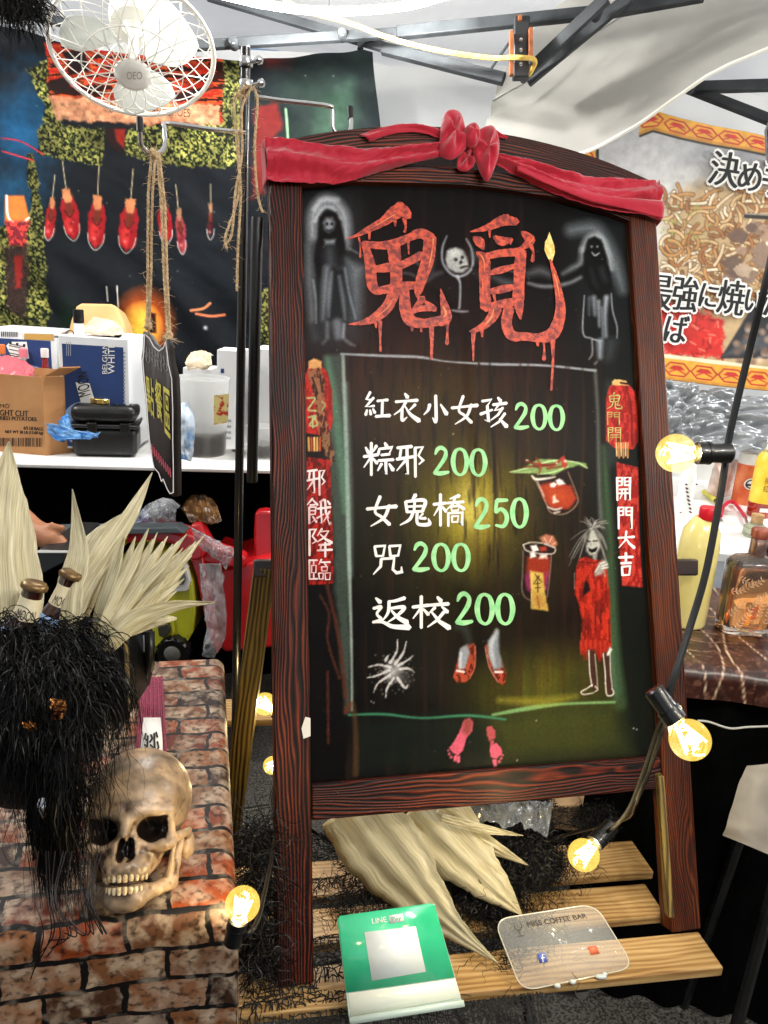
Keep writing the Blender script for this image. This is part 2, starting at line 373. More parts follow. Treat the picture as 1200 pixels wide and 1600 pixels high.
# ------------------------------------------------------------------ smooth solids from distance fields
def sE(P, c, r):
    q = (P - A3(*c)) / A3(*r); k = np.sqrt((q ** 2).sum(-1)); return (k - 1) * min(r)
def sC(P, a, b, ra, rb=None):
    a, b = A3(*a), A3(*b); rb = ra if rb is None else rb; d = b - a; t = np.clip(((P - a) @ d) / (d @ d), 0, 1)
    return np.sqrt(((P - a - t[..., None] * d) ** 2).sum(-1)) - (ra + (rb - ra) * t)
def sU(a, b, k): h = np.clip(.5 + .5 * (b - a) / k, 0, 1); return b * (1 - h) + a * h - k * h * (1 - h)
def sS(a, b, k): return -sU(-a, b, k)
def nets(fn, lo, hi, h):
    lo, hi = A3(*lo), A3(*hi); n = np.ceil((hi - lo) / h).astype(int) + 1
    ax = [lo[i] + np.arange(n[i]) * h for i in range(3)]; P = np.stack(np.meshgrid(*ax, indexing='ij'), -1)
    D = fn(P).astype(np.float32); I = D < 0; c = [slice(None, -1), slice(1, None)]
    S = np.zeros(tuple(n - 1) + (3,)); K = np.zeros(tuple(n - 1))
    cor = [(i, j, k) for i in (0, 1) for j in (0, 1) for k in (0, 1)]
    for A in cor:
        for B in cor:
            if A < B and sum(abs(x - y) for x, y in zip(A, B)) == 1:
                da, db = D[c[A[0]], c[A[1]], c[A[2]]], D[c[B[0]], c[B[1]], c[B[2]]]; x = (da < 0) != (db < 0)
                t = np.where(x, da / (da - db + 1e-12), 0)
                for q in range(3): S[..., q] += np.where(x, A[q] + t * (B[q] - A[q]), 0)
                K += x
    act = K > 0; idx = -np.ones(act.shape, int); idx[act] = np.arange(act.sum()); ii = np.argwhere(act)
    V = lo + (ii + S[act] / K[act][:, None]) * h; F = []
    for d in range(3):
        sl = [slice(1, -1)] * 3; sa, sb = list(sl), list(sl); sa[d] = slice(0, -1); sb[d] = slice(1, None)
        a, b = I[tuple(sa)], I[tuple(sb)]; e = np.argwhere(a != b); off = np.ones(3, int); off[d] = 0; e = e + off
        o1, o2 = [q for q in range(3) if q != d]
        def cell(s1, s2): q = e.copy(); q[:, o1] -= s1; q[:, o2] -= s2; return idx[q[:, 0], q[:, 1], q[:, 2]]
        q = np.stack([cell(1, 1), cell(0, 1), cell(0, 0), cell(1, 0)], -1)
        e0 = e; ins = I[e0[:, 0], e0[:, 1], e0[:, 2]]
        if d == 1: ins = ~ins
        q[~ins] = q[~ins][:, ::-1]; F.append(q)
    return V, np.concatenate(F)
# ------------------------------------------------------------------ shared materials
M_white = mat('white_plastic', 'e6e6e2', rough=.4)
M_steel = mat('chrome', 'c9c9c9', rough=.15, metal=1)
M_blackmetal = mat('black_metal', '0b0b0c', '151516', rough=.28, coat=.4, ns=30)
M_black = mat('black_plastic', '09090a', rough=.35)
M_truss = mat('truss_steel', '26292c', '3c4043', rough=.6, ns=9, spec=.3)
M_skirt = mat('black_cloth', '030303', '060606', rough=.95, spec=.05, ns=20, bump=.3, bs=300)
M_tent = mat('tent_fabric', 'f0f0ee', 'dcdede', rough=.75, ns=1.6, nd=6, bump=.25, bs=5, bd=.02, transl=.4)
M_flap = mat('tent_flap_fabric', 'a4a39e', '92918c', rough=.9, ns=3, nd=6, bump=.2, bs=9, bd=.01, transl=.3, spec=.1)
M_plank = wood_mat('pale_plank_wood', '7c5832', 'a5814e', 'c2a270', period=.011, warp=.03, ramp=(.1, .45, .9), rough=.45, bump=.15, coat=.25, streak=.6)
M_char = wood_mat('charred_red_wood', '050201', '43130a', '8a3c1c', period=.0052, warp=.03, ramp=(.34, .62, 1.0), rough=.5, bump=.9, coat=.04, streak=.5)
M_charw = wood_mat('brushed_brown_wood', '0c0402', '461c0a', '7c3e18', period=.0048, warp=.03, ramp=(.2, .55, .98), rough=.42, bump=.6, coat=.08, streak=.65)
M_oldwood = wood_mat('olive_brown_wood', '1d1408', '5c4a22', '8c7538', period=.008, warp=.02, rough=.5, bump=.5, streak=.5)

# ------------------------------------------------------------------ ground
M_ground = mat('asphalt', '2c2a28', '0e0f12', rough=.8, ns=220, nd=3, ramp=(.38, .62), bump=.6, bs=260, bd=.003)
M_slab = mat('speckled_paving', '5a5750', '1e1c1a', rough=.75, ns=190, nd=3, ramp=(.42, .6), bump=.7, bs=240, bd=.003)
ground = mk('ground', G().grid(np.stack(np.meshgrid(np.linspace(-40, 40, 21), np.linspace(-20, 60, 21)) + [np.full((21, 21), -.008)], -1)), M_ground)
tag(ground, kind='structure')
_sx, _sy = A3(math.cos(.35), math.sin(.35), 0), A3(-math.sin(.35), math.cos(.35), 0)
for i in range(-4, 6):
    for j in range(-1, 6):
        c = A3(.55, 1.35, 0) + _sx * i * .6 + _sy * j * .6
        if c[1] < .5 or c[1] > 4.3: continue
        mk('paving_slab', G().cbox(c + A3(0, 0, -.03 - .002 * rng.random()), _sx * .593, _sy * .593, A3(0, 0, .06)), M_slab, ground, bev=.004)

# ------------------------------------------------------------------ canopy tent
tent = thing('canopy_tent', 'grey white fabric market tent roof and back walls on a dark steel frame', 'tent', (0, 4.0, 0))
xs, ys = np.linspace(-5.5, 6.5, 130), np.linspace(-2.6, 4.1, 110)
X, Y = np.meshgrid(xs, ys)
Z = 2.42 + (4.1 - Y) * .16 - np.maximum(0, 1.2 - Y) * .3 + .16 * (fbm(X * .8, Y * .9, 1) - .5) + .05 * (fbm(X * 2.2 + Y, Y * 2.5 - X, 4) - .5)
Z += .10 * np.abs(np.sin((X * .9 + (4.1 - Y) * .7) * 2.1)) * sstep(1, 4, Y)
mk('roof_fabric', G().grid(np.stack([X, Y, Z], -1)), M_tent, tent, smooth=True, angle=180)
xs, zs = np.linspace(-5.5, 6.5, 240), np.linspace(0, 2.5, 70)
X, Zw = np.meshgrid(xs, zs)
Yw = 4.0 + .14 * (fbm(X * 1.3, Zw * .7 + X * .3, 2) - .5) + .07 * (fbm(X * 3.5 + Zw * 1.5, Zw * 3, 6) - .5)
mk('wall_fabric', G().grid(np.stack([X, Yw, Zw], -1)), M_tent, tent, angle=180)
for sx_ in (-5.5, 6.5):
    Yq, Zq = np.meshgrid(np.linspace(-1.5, 4.0, 60), np.linspace(0, 3.0, 40))
    mk('side_wall_fabric', G().grid(np.stack([sx_ + .08 * (fbm(Yq * 1.5, Zq, 3) - .5), Yq, Zq], -1)), M_tent, tent, angle=180)
# scalloped eave strip along the wall top
P = loft([At(440, 118, 3.85), At(600, 124, 3.85), At(790, 136, 3.85)], [At(440, 140, 3.82), At(600, 150, 3.82), At(775, 132 + 22, 3.82)], 50, 8, lambda u, v: .02 * np.sin(u * 40) * v)
mk('eave_strip', G().grid(P), mat('eave_white', 'e2e3e2', rough=.6), tent, solid=.002)
# bars of the folding frame
def bar(p1, p2, t1, t2, w=.038, nm='frame_bar'):
    a, b = At(*p1, t1), At(*p2, t2); d = nrm(b - a); s = nrm(np.cross(d, Fv)); u = np.cross(s, d)
    return mk(nm, G().cbox((a + b) / 2, s * w, u * w * .7, b - a), M_truss, tent, bev=.003)
for q in [((300, 72), (620, 52), 2.55, 2.5, .03), ((620, 52), (930, 20), 2.5, 2.42, .036), ((930, 22), (1100, -8), 2.42, 2.36, .036),
          ((325, -6), (600, 74), 2.75, 2.6, .03), ((598, 76), (788, 124), 2.6, 2.5, .036), ((0, 14), (122, 40), 2.8, 2.75, .03),
          ((812, 124), (948, -4), 2.5, 2.3, .034), ((824, 128), (985, -6), 2.54, 2.36, .034), ((1078, 137), (1215, 133), 3.0, 2.95, .04),
          ((1076, 138), (1215, 192), 3.02, 2.9, .036), ((560, 72), (585, 52), 2.62, 2.58, .02), ((760, 118), (800, 60), 2.56, 2.52, .009)]:
    bar(*q)
for (px, py, t) in [(932, 22, 2.36), (1078, 138, 2.95), (535, 55, 2.5), (365, 68, 2.52)]:
    g = G(); g.lathe([(.013, -.02), (.016, -.016), (.016, .016), (.013, .02)], At(px, py, t), -Fv, 12); mk('frame_joint', g, M_truss, tent)
    g = G(); g.sphere(At(px, py, t - .02), .005, 8, 6); mk('joint_bolt', g, M_steel, tent)
g = G(); a, b = At(815, 28, 2.4), At(813, 124, 2.44); g.cbox((a + b) / 2, nrm(Rv) * .048, Fv * .03, b - a); mk('slide_bracket', g, mat('bracket_black', '1b1d20', rough=.5), tent, bev=.004)
for py in (62, 78, 100): mk('bracket_bolt', G().sphere(At(814, py, 2.375), .006, 8, 6), M_steel, tent)
for (x, y0, y1) in ((799, 50, 118), (829, 45, 90), (812, 26, 34)):
    mk('orange_tape', G().cbox(At(x, (y0 + y1) / 2, 2.39), Rv * .011, Fv * .02, Uv * (y1 - y0) / 520), mat('orange_tape', '7c4426', '9c5c34', rough=.6, ns=30), tent)
# drooping flap
up = [At(780, 130, 2.80), At(808, 84, 2.85), At(860, 20, 2.85), At(950, -40, 2.8), At(1080, -90, 2.7), At(1250, -150, 2.6)]
lo = [At(750, 226, 2.72), At(815, 240, 2.66), At(905, 240, 2.6), At(985, 202, 2.52), At(1060, 152, 2.46), At(1120, 112, 2.4), At(1240, 62, 2.3)]
P = loft(up, lo, 110, 60, lambda u, v: .012 * (fbm(v * 3, u * 2, 3, 2) - .5) + .007 * np.sin(v * 22 + u * 2) * np.exp(-u * 5) + .011 * (fbm(u * 8 - v * 6, v * 5 + u * 3, 8, 3) - .5))
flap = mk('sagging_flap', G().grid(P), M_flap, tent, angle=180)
mk('flap_seam', G().tube(P[:, 20] + Uv * .002 - Fv * .003, .0022, 5), mat('seam_grey', '8c8c88', rough=.8), tent)
mk('flap_hem', G().tube(P[:, -1], .006, 6), mat('hem_white', 'd8d6cc', rough=.7), tent)
def bez_rope(pts, r, m, nm, parent=None, n=40, base=None): return mk(nm, G().tube(spline(pts, n), r, 6), m, parent, base=base)
yc = bez_rope([At(420, -20, 2.5), At(470, 14, 2.48), At(540, 34, 2.46), At(610, 60, 2.45), At(680, 78, 2.45), At(760, 90, 2.42), At(812, 90, 2.36), At(836, 95, 2.4), At(826, 118, 2.44)],
              .0075, mat('yellow_cord', 'c09a3c', 'd8b65c', rough=.6, ns=40), 'power_cord', base=At(836, 95, 2.4))
tag(yc, 'yellow cable strung under the tent frame and looped behind the bracket', 'cable')

# ------------------------------------------------------------------ led tubes under the roof; the two over the counters are added, out of view
def led_tube(path, r, label, power, lab2='lamp'):
    P = spline(path, 40); b = thing('led_tube_light', label, 'lamp', P[20])
    mk('glowing_tube', G().tube(P, r, 8), mat('led_glow', 'ffffff', emit='fffaf2', es=14), b)
    for q in (0, -1): mk('end_cap', G().lathe([(r * 1.25, -.02), (r * 1.25, .02)], P[q], P[1] - P[0] if q == 0 else P[-1] - P[-2], 10), M_white, b)
    for k in (4, 20, 35):
        mk('hanging_wire', G().tube([P[k], P[k] + A3(0, 0, .6)], .0015, 5), M_steel, b)
    for k in (8, 20, 32):
        l = bpy.data.lights.new('tube_light', 'POINT'); l.shadow_soft_size = .018; l.energy = power; l.color = (1, .97, .92)
        o = bpy.data.objects.new('tube_light', l); COL.objects.link(o); o.parent = b
        o.location = tuple(P[k] + A3(0, 0, -r - .022) - P[20])
    return b
led_tube([At(330, -12, 2.3), At(400, 4, 2.3), At(470, 15, 2.3), At(550, 17, 2.3), At(640, 8, 2.3), At(720, -14, 2.3)], .012, 'curved glowing white LED tube at the top of the tent above the hooks', 18)
led_tube([A3(.2, .05, 2.42), A3(.8, -.05, 2.4), A3(1.4, .0, 2.38), A3(2.0, .25, 2.36)], .02, 'bent white LED tube hung under the tent roof over the menu stand', 24)
led_tube([A3(-3.0, 1.8, 2.5), A3(-2.5, 1.9, 2.5), A3(-2.0, 1.95, 2.5), A3(-1.6, 2.0, 2.5)], .02, 'straight white LED tube added out of view on the left to light the walls', 34)  # added fill tube, unseen, brightens the walls from the left
led_tube([A3(2.2, 2.4, 2.3), A3(2.7, 2.5, 2.3), A3(3.2, 2.6, 2.3), A3(3.8, 2.6, 2.3)], .02, 'straight white LED tube added out of view on the right to light the walls', 38)  # unseen tube put in to brighten the walls from the right

# ------------------------------------------------------------------ printed tapestry on the left
TY = 3.15
tx = np.linspace(-60, 582, 430)
top = np.interp(tx, [-60, 0, 45, 90, 200, 325, 375, 460, 565, 582], [20, 40, 50, 66, 84, 94, 96, 88, 74, 80])
bot = np.interp(tx, [-60, 582], [735, 735])
v = np.linspace(0, 1, 420)[:, None]
PX = np.broadcast_to(tx, (420, 430)).copy(); PY = top * (1 - v) + bot * v
PX[:, -40:] += (np.linspace(0, 1, 40)[None] ** 1) * sstep(70, 230, PY[:, -40:]) * 14
p = Paint(PX, PY, '0d1116')
p.blob((500, 180), (130, 200), '1c2c24', .8, 1, .02).blob((330, 420), (180, 120), '11161c', .8).blob((30, 210), (80, 130), '164c74', .9, 1, .03).blob((15, 330), (60, 90), '17496b', .8, 1, .03)
def leaves(x, y):
    n = fbm(x * .34, y * .34, 11, 4)[:, None]; m = fbm(x * .04, y * .04, 12)[:, None]
    a = sstep(.40, .53, n); b = sstep(.50, .66, n); c = hx('10160c') * (1 - a) + hx('4c5424') * a; c = c * (1 - b) + hx('98944e') * b; return c * (.35 + 1.0 * m)
p.at(0, 0, 2)
p.poly([(75, 215), (135, 190), (190, 390), (330, 400), (320, 520), (105, 480), (110, 420), (140, 330)], leaves, 1, 3, 14, .08)
p.poly([(395, 400), (750, 385), (745, 530), (600, 525), (470, 505), (385, 490)], leaves, 1, 3, 14, .08)
p.poly([(80, 480), (100, 480), (135, 660), (150, 1000), (110, 1200), (-140, 1200), (-140, 760), (10, 700), (90, 660)], leaves, 1, 3, 14, .06)
p.poly([(690, 190), (750, 190), (770, 520), (700, 520)], leaves, .9, 3, 10, .08)
p.poly([(800, 900), (860, 900), (880, 1080), (800, 1080)], leaves, 1, 3, 10, .08)
def plankc(x, y):
    n = fbm(x * .03, y * .22, 15)[:, None]; m = fbm(x * .11, y * .13, 16)[:, None]
    return np.where(n > .56, hx('8c1c10'), np.where(n > .44, hx('9c3c1c'), hx('240a06'))) * (.6 + .7 * m)
p.poly([(140, 135), (250, 140), (700, 185), (700, 385), (560, 395), (340, 388), (170, 365), (145, 250)], plankc, 1, 2, 8, .1)
p.poly([(150, 300), (690, 330), (690, 392), (420, 392), (170, 370)], lambda x, y: hx('b08060') * (.55 + .9 * fbm(x * .15, y * .15, 18)[:, None]), .85, 4, 12, .1)
p.poly([(190, 160), (260, 160), (280, 230), (220, 210)], '14090a', 1, 3).poly([(150, 250), (210, 240), (230, 290), (170, 290)], '160a08', 1, 3)
p.poly([(560, 290), (640, 270), (660, 280), (600, 300)], '1a0d0a', 1, 3).poly([(700, 120), (930, 120), (900, 210), (840, 210)], '3d1a1a', .6, 20)
p.line([(0, 430), (60, 440), (130, 480)], 4, 'a02030').line([(0, 470), (100, 500)], 4, 'c03038')
p.poly([(800, 340), (870, 320), (880, 400), (840, 480), (830, 600), (790, 620)], '6c1a18', .8, 8, 10, .1).poly([(820, 120), (870, 100), (870, 200), (830, 210)], '581814', .5, 10)
p.poly([(1010, 330), (1100, 240), (1110, 400), (990, 430)], '4a6c56', .4, 26, 14, .1).line([(895, 345), (900, 440)], 8, '86a884', .8)
p.poly([(330, 400), (395, 400), (385, 480), (340, 460)], '1c0f0f', 1, 6).poly([(360, 405), (395, 405), (388, 465), (366, 440)], '7a1c14', .9, 4)
for (x, y, s, an) in [(155, 680, .9, .1), (215, 665, 1.1, -.15), (300, 690, 1.15, .05), (400, 700, 1.15, .1), (515, 690, .9, -.1), (565, 720, .95, -.1), (660, 690, .75, 0)]:
    def T(q, x=x, y=y, s=s, an=an): return [(x + (a * (.70 + .22 * math.sin(x * 1.7)) * math.cos(an) - b * math.sin(an)) * s * 1.0, y + (a * math.sin(an) + b * math.cos(an)) * s) for a, b in q]
    dk = x > 500
    p.line(T([(0, -150), (0, -70)]), 3, 'c8b48c', .8)
    p.poly(T([(-14, -70), (14, -70), (16, 0), (-16, 0)]), 'b0704a' if not dk else '8a6248', 1, 3, 6, .2)
    p.poly(T([(-28, -20), (-15, -45), (0, -10), (18, -45), (28, -15), (26, 55), (0, 78), (-24, 55)]), '84141a' if x < 520 else ('8c343c' if x < 600 else '101016'), 1, 3, 5, .15)
    p.poly(T([(-20, 20), (-4, 0), (8, 30), (0, 62), (-18, 50)]), 'c43a34' if x < 520 else '5c1c22', .6, 6, 8, .2).line(T([(-14, -8), (0, 12), (14, -6)]), 5, '2c0a0c', .9, 3).blob(T([(-6, 48)])[0], 9, 'e89088', .7).blob(T([(10, 20)])[0], 8, '4a080c', .9)
    p.poly(T([(-12, -30), (12, -30), (10, 5), (-10, 5)]), '5a2418', 1, 4)
    p.line(T([(-26, 35), (-20, 62), (0, 80), (20, 62), (26, 35)]), 3, 'b8b4ac', .8)
    p.blob(T([(0, 30)])[0], 12, '5c0c12', .8)
p.poly([(10, 610), (70, 610), (90, 690), (15, 700)], 'd06a30', 1, 4).line([(15, 610), (25, 680), (60, 700), (88, 680)], 6, 'f0e8e0')
p.poly([(15, 690), (90, 690), (80, 770), (30, 770)], lambda x, y: np.where(fbm(x * .2, y * .2, 21)[:, None] > .5, hx('c03a34'), hx('6d2028')), 1, 4, 8).poly([(10, 770), (90, 770), (80, 1000), (20, 960)], '2a1c1c', .9, 8, 14)
p.poly([(40, 800), (70, 800), (60, 900), (45, 900)], '8c1f1c', .8, 5, 8)
p.at()
p.blob((226, 505), (52, 62), 'e05a18', 1, .6).blob((222, 515), (34, 46), 'ffd850', 1, .6).blob((215, 560), (40, 50), 'b8d83c', .9, .7).poly([(236, 488), (243, 490), (246, 520), (234, 520)], '2a0a08', 1, 3)
p.blob((105, 500), (30, 60), '1b3420', .8).line([(168, 448), (168, 470)], 2, 'd0ccc0').line([(185, 447), (186, 480)], 2, 'd0ccc0')
p.line([(300, 485), (318, 482), (328, 474)], 4, 'c07850').line([(308, 490), (330, 494), (350, 492)], 4, 'c06a48').blob((322, 512), 6, 'e0e0e0')
for k in range(60): x, y = rng.random() * 560, 100 + rng.random() * 460; p.blob((x, y), 1.6 + rng.random() * 1.2, 'b8b8b0', .6)
P0 = CAM + (Fv + Rv * (PX[..., None] - 600) / FPX + Uv * (800 - PY[..., None]) / FPX) * 1.0
P0 = CAM + (P0 - CAM) * (TY / (P0 - CAM)[..., 1:2])
a, b = P0[..., 0], P0[..., 2]
fold = .075 * (fbm(a * 1.6 + b * 1.1, b * 2.0 - a * .6, 7, 3) - .5) + .03 * (fbm(a * 5 + b * 4, b * 6, 9, 3) - .5) + .018 * np.sin((a * 1.2 + b) * 22 + 3 * fbm(a * 2, b * 2, 5)) * sstep(.4, .7, fbm(a * 1.4, b * 1.6, 13))
fold *= .75
fold += .018 * np.sin((b - a * .28) * 30) * sstep(1.9, 2.3, b)
P0[..., 1] += fold
tap = mk('printed_tapestry', G().grid(P0), paint_mat('tapestry_print', rough=.75, bump=.1, bs=40, spec=.12), base=P0[-1, 200], colors=p.C, angle=180)
tag(tap, 'dark cloth tapestry printed with red shoes and foliage, hung behind the left counter', 'tapestry')
tape_ = mk('tapestry_cord', G().tube([At(563, 78, 3.18), At(569, 60, 3.0), At(571, 56, 2.9)], .003, 5).sphere(At(563, 76, 3.16), .012), M_skirt, tap)
w_ = [At(182, 168, 3.28), At(182, 168, 3.28)]
g = G(); pl_ = Plane(A3(0, TY - .09, 1.5), (1, 0, 0), (0, 0, 1)); text_on(g, pl_, "CHILDREN'S RED SHOES", [(170, 160), (297, 170), (297, 183), (170, 176)], 0)
mk('lettering', g, mat('ink_black', '140a08', rough=.7), tap)

# ------------------------------------------------------------------ noodle banner on the right
BYAW = -.10
BP = Plane(A3(1.3, 3.25, 1.5), (math.cos(BYAW), math.sin(BYAW), 0), (0, 0, 1))
bx = np.linspace(885, 1290, 300)
tp = np.interp(bx, [885, 935, 1020, 1060, 1110, 1160, 1200, 1290], [215, 205, 172, 184, 196, 205, 214, 240])
bt = np.interp(bx, [885, 1030, 1110, 1200, 1290], [585, 592, 602, 611, 620])
v = np.linspace(0, 1, 330)[:, None]
PX = np.broadcast_to(bx, (330, 300)).copy(); PY = tp * (1 - v) + bt * v
p = Paint(PX, PY, 'aeb0b4')
p.blob((1010, 380), (170, 190), 'e6e6e8', .9, .6).blob((1150, 240), (120, 60), '85888e', .8, 1).blob((1100, 330), (110, 80), 'e8e4dc', .8, .8)
p.poly([(1040, 330), (1075, 290), (1130, 285), (1300, 300), (1300, 600), (1020, 560), (1030, 420)], 'c0a47c', 1, 30, 20, .06)
r2 = np.random.default_rng(3)
for k in range(330):
    x, y = 1035 + 230 * r2.random(), 300 + 175 * r2.random() + 0
    if x > 1150 and y > 420 + 0: pass
    a = r2.random() * 6.28; L = 14 + 26 * r2.random(); cv = (r2.random() - .5) * 2.4
    pts = [(x + L * (i / 5 - .5) * math.cos(a + cv * i / 5), y + L * (i / 5 - .5) * math.sin(a + cv * i / 5)) for i in range(6)]
    pts = [(min(max(q[0], 1030), 1290), q[1]) for q in pts]
    c = ['dcb884', 'c89458', 'ecd4ac', 'a87040', 'f2e4c8', '94683c'][r2.integers(6)]
    p.line(pts, 6.5, '4c2c14', .7, 2, True); p.line(pts, 4.4, c, 1, 1.5, True)
for k in range(26):
    x, y = 1140 + 110 * r2.random(), 350 + 90 * r2.random(); w = 8 + 12 * r2.random()
    p.poly([(x - w, y), (x, y - w * .7), (x + w, y - 2), (x + w * .5, y + w * .8), (x - w * .5, y + w * .6)], ['8c7464', 'a88a74', '6b5448', 'c0a890'][r2.integers(4)], .95, 2, 5)
p.poly([(1030, 470), (1070, 480), (1130, 500), (1130, 560), (1030, 552)], 'cc2a24', 1, 6, 10)
for k in range(60):
    x, y = 1035 + 95 * r2.random(), 480 + 75 * r2.random(); a = r2.random() * 3
    p.line([(x, y), (x + 9 * math.cos(a), y + 9 * math.sin(a))], 3, ['e84838', 'a01818', 'f07868'][r2.integers(3)], .9)
for k in range(40):
    x, y = 1030 + 80 * r2.random(), 320 + 60 * r2.random(); p.blob((x, y), 4, '9aac58', .8)
p.poly([(1125, 560), (1150, 520), (1180, 470), (1300, 430), (1300, 560)], '2a2c32', 1, 3).poly([(1130, 556), (1160, 530), (1300, 500), (1300, 530)], '55585f', .8, 6)
for k in range(40): x, y = 1150 + 130 * r2.random(), 505 + 70 * r2.random(); p.blob((x, y), 7, ['b89a80', 'd8c0a8', '7a6050'][r2.integers(3)], .9, .6)
p.line([(1165, 338), (1300, 346)], 6, '1c1a1a').line([(1165, 334), (1300, 340)], 2, '8c8880')
# patterned borders: gold with red hexagons
def border(u0, u1, f):
    xs_ = np.arange(u0, u1, 4.0); P_ = [(x, f(x)[0]) for x in xs_] + [(x, f(x)[1]) for x in xs_[::-1]]
    p.poly(P_, 'e0a63c', 1, 1.2); 
    p.line([(x, f(x)[1] - 1) for x in xs_], 5, 'c88a34', 1, 1.5, False); p.line([(x, f(x)[1] + 3) for x in xs_], 3.5, '28221e', 1, 1.5, False)
    for x in np.arange(u0 + 16, u1, 42):
        y0, y1 = f(x); m = (y0 + y1) / 2; h = (y1 - y0) / 2 * .62; sl = (f(x + 20)[0] - f(x - 20)[0]) / 40
        S = lambda a, b: (x + a, m + b + sl * a)
        p.line([S(-20, 0), S(-11, -h), S(11, -h), S(20, 0), S(11, h), S(-11, h), S(-20, 0)], 2.4, 'b8302a', 1, 1, False)
        p.poly([S(-13, 0), S(-6, -h * .6), S(6, -h * .6), S(13, 0), S(0, h * .1)], 'c4322c', 1, 1).line([S(-12, h * .5), S(0, 0), S(12, h * .5)], 2, 'c4322c', 1, 1, False)
ft = lambda x: (np.interp(x, bx, tp), np.interp(x, bx, tp) + 30 - (x > 1020) * .02 * (x - 1020))
border(1000, 1290, ft)
p.poly([(885, 214), (931, 206), (931, 600), (885, 600)], 'd8a040', 1, 1).line([(890, 250), (905, 236), (924, 240), (928, 262)], 3, 'b8302a').line([(933, 205), (933, 300), (928, 600)], 5, '2a2420')
fb = lambda x: (np.interp(x, bx, bt) - 34, np.interp(x, bx, bt) - 2)
p.poly([(1030, 552), (1290, 584), (1290, 590), (1030, 560)], 'f0e2c0', 1, 1)
border(1000, 1290, fb)
P0 = np.array([BP.P(a, b) for a, b in zip(PX.ravel(), PY.ravel())]).reshape(330, 300, 3)
a, b = P0[..., 0], P0[..., 2]
P0 = P0 + BP.N * (.03 * (fbm(a * 2, b * 1.2, 3) - .5))[..., None]
ban = mk('noodle_banner', G().grid(P0), paint_mat('banner_print', rough=.45, bump=.04, bs=30), base=P0[-1, 150], colors=p.C, angle=180)
tag(ban, 'printed banner with fried noodles, Japanese lettering and gold hexagon borders behind the right counter', 'banner')
M_ink = mat('ink_grey_black', '1c1e22', rough=.6); M_inkw = mat('ink_white', 'f0f0ee', rough=.6)
for s_, q in [('決', [(1108, 236), (1150, 242), (1152, 296), (1106, 288)]), ('め', [(1150, 254), (1184, 258), (1186, 302), (1152, 296)]), ('手', [(1188, 246), (1232, 254), (1234, 312), (1190, 304)]),
              ('最', [(1006, 428), (1046, 432), (1048, 486), (1008, 480)]), ('強', [(1048, 430), (1086, 434), (1088, 488), (1050, 484)]), ('に', [(1090, 442), (1116, 446), (1118, 482), (1092, 478)]),
              ('焼', [(1118, 436), (1158, 440), (1160, 494), (1120, 488)]), ('い', [(1160, 452), (1186, 456), (1186, 488), (1162, 484)]), ('た', [(1190, 446), (1226, 450), (1228, 496), (1192, 492)]),
              ('ば', [(1036, 490), (1070, 494), (1072, 538), (1038, 532)])]:
    q = [(a + (6 if i < 2 else -4), b) for i, (a, b) in enumerate(q)]
    g = G(); outline_on(g, BP, s_, q, .010, .022); mk('letter_outline', g, M_inkw, ban)
    g = G()
    for k, w in enumerate((-.0025, 0, .0025)):
        n0 = g.n; text_on(g, BP, s_, q, .024 + k * .0002); g.v[-1] = g.v[-1] + BP.X * w
    mk('letter', g, M_ink, ban)
# ------------------------------------------------------------------ slatted bench the menu stand rests on
BZ = .45
bdir = nrm(A3(math.cos(.19), math.sin(.19), 0)); bback = A3(-bdir[1], bdir[0], 0)
bench = thing('slatted_bench', 'pale wooden slatted bench on black folding legs under the menu stand', 'bench', Az(700, 1520, 0))
def plank(rf, rb, length, z=BZ, th=.018):
    a = Az(*rf, z); b = Az(*rb, z); d = b - a; w = max(abs(d @ bback), .05)
    return mk('plank', G().box(a - A3(0, 0, th), -bdir * length, bback * w, A3(0, 0, th)), M_plank, bench, bev=.0025)
plank((1131, 1512), (1092, 1455), 1.02)
plank((1041, 1430), (1034, 1378), .95)
plank((1022, 1362), (985, 1313), .95)
plank((800, 1112), (792, 1080), 1.0)
c0 = Az(1000, 1500, 0)
for s in (-.12, -.78):
    base = Az(1010, 1500, BZ) + bdir * s
    a = base - bback * .02 + A3(0, 0, -.032); b = base + bback * .42 + A3(0, 0, -.032)
    g = G(); g.tube([a + A3(0, 0, .004), b + A3(0, 0, .004)], .011, 10); mk('cross_rail', g, M_blackmetal, bench)
    mk('leg', G().tube([a, a + bback * .44 + A3(0, 0, -.41)], .011, 10), M_blackmetal, bench)
    mk('leg', G().tube([b, b - bback * .46 + A3(0, 0, -.41)], .011, 10), M_blackmetal, bench)
a = Az(1010, 1500, 0) + A3(0, 0, .12) + bdir * -.1
mk('stretcher', G().tube([a - bdir * .02, a - bdir * .72], .009, 10), M_blackmetal, bench)

# ------------------------------------------------------------------ menu stand
YAW, LEAN = .2431, .3930
BX = A3(math.cos(YAW), math.sin(YAW), 0); BB = A3(-math.sin(YAW), math.cos(YAW), 0)
BZv = math.cos(LEAN) * A3(0, 0, 1) + math.sin(LEAN) * BB
BO = A3(-.1147, .9577, .452); BW = .7453; PW = .0578
B = Plane(BO, BX, BZv)
board = thing('menu_board', 'charred wood framed black menu stand hand painted with white dishes and green prices', 'menu board', BO)
H2, H3 = .301, .244; TH = .038
def st(px, py): return B.st(px, py)
# posts
hl = st(440, 226)[1]; hr = st(1018, 292)[1]
for (s0, t1, m) in ((0, hl, M_char), (BW - PW, hr, M_charw)):
    mk('post', G().box(B.w(s0, 0, -TH), BX * PW, B.N * TH, BZv * (t1 - 0)), m, board, bev=.003)
mk('bottom_rail', G().box(B.w(PW + .0005, H3, -TH + .004), BX * (BW - 2 * PW - .001), B.N * (TH - .006), BZv * (H2 - H3)), M_char, board, bev=.003)
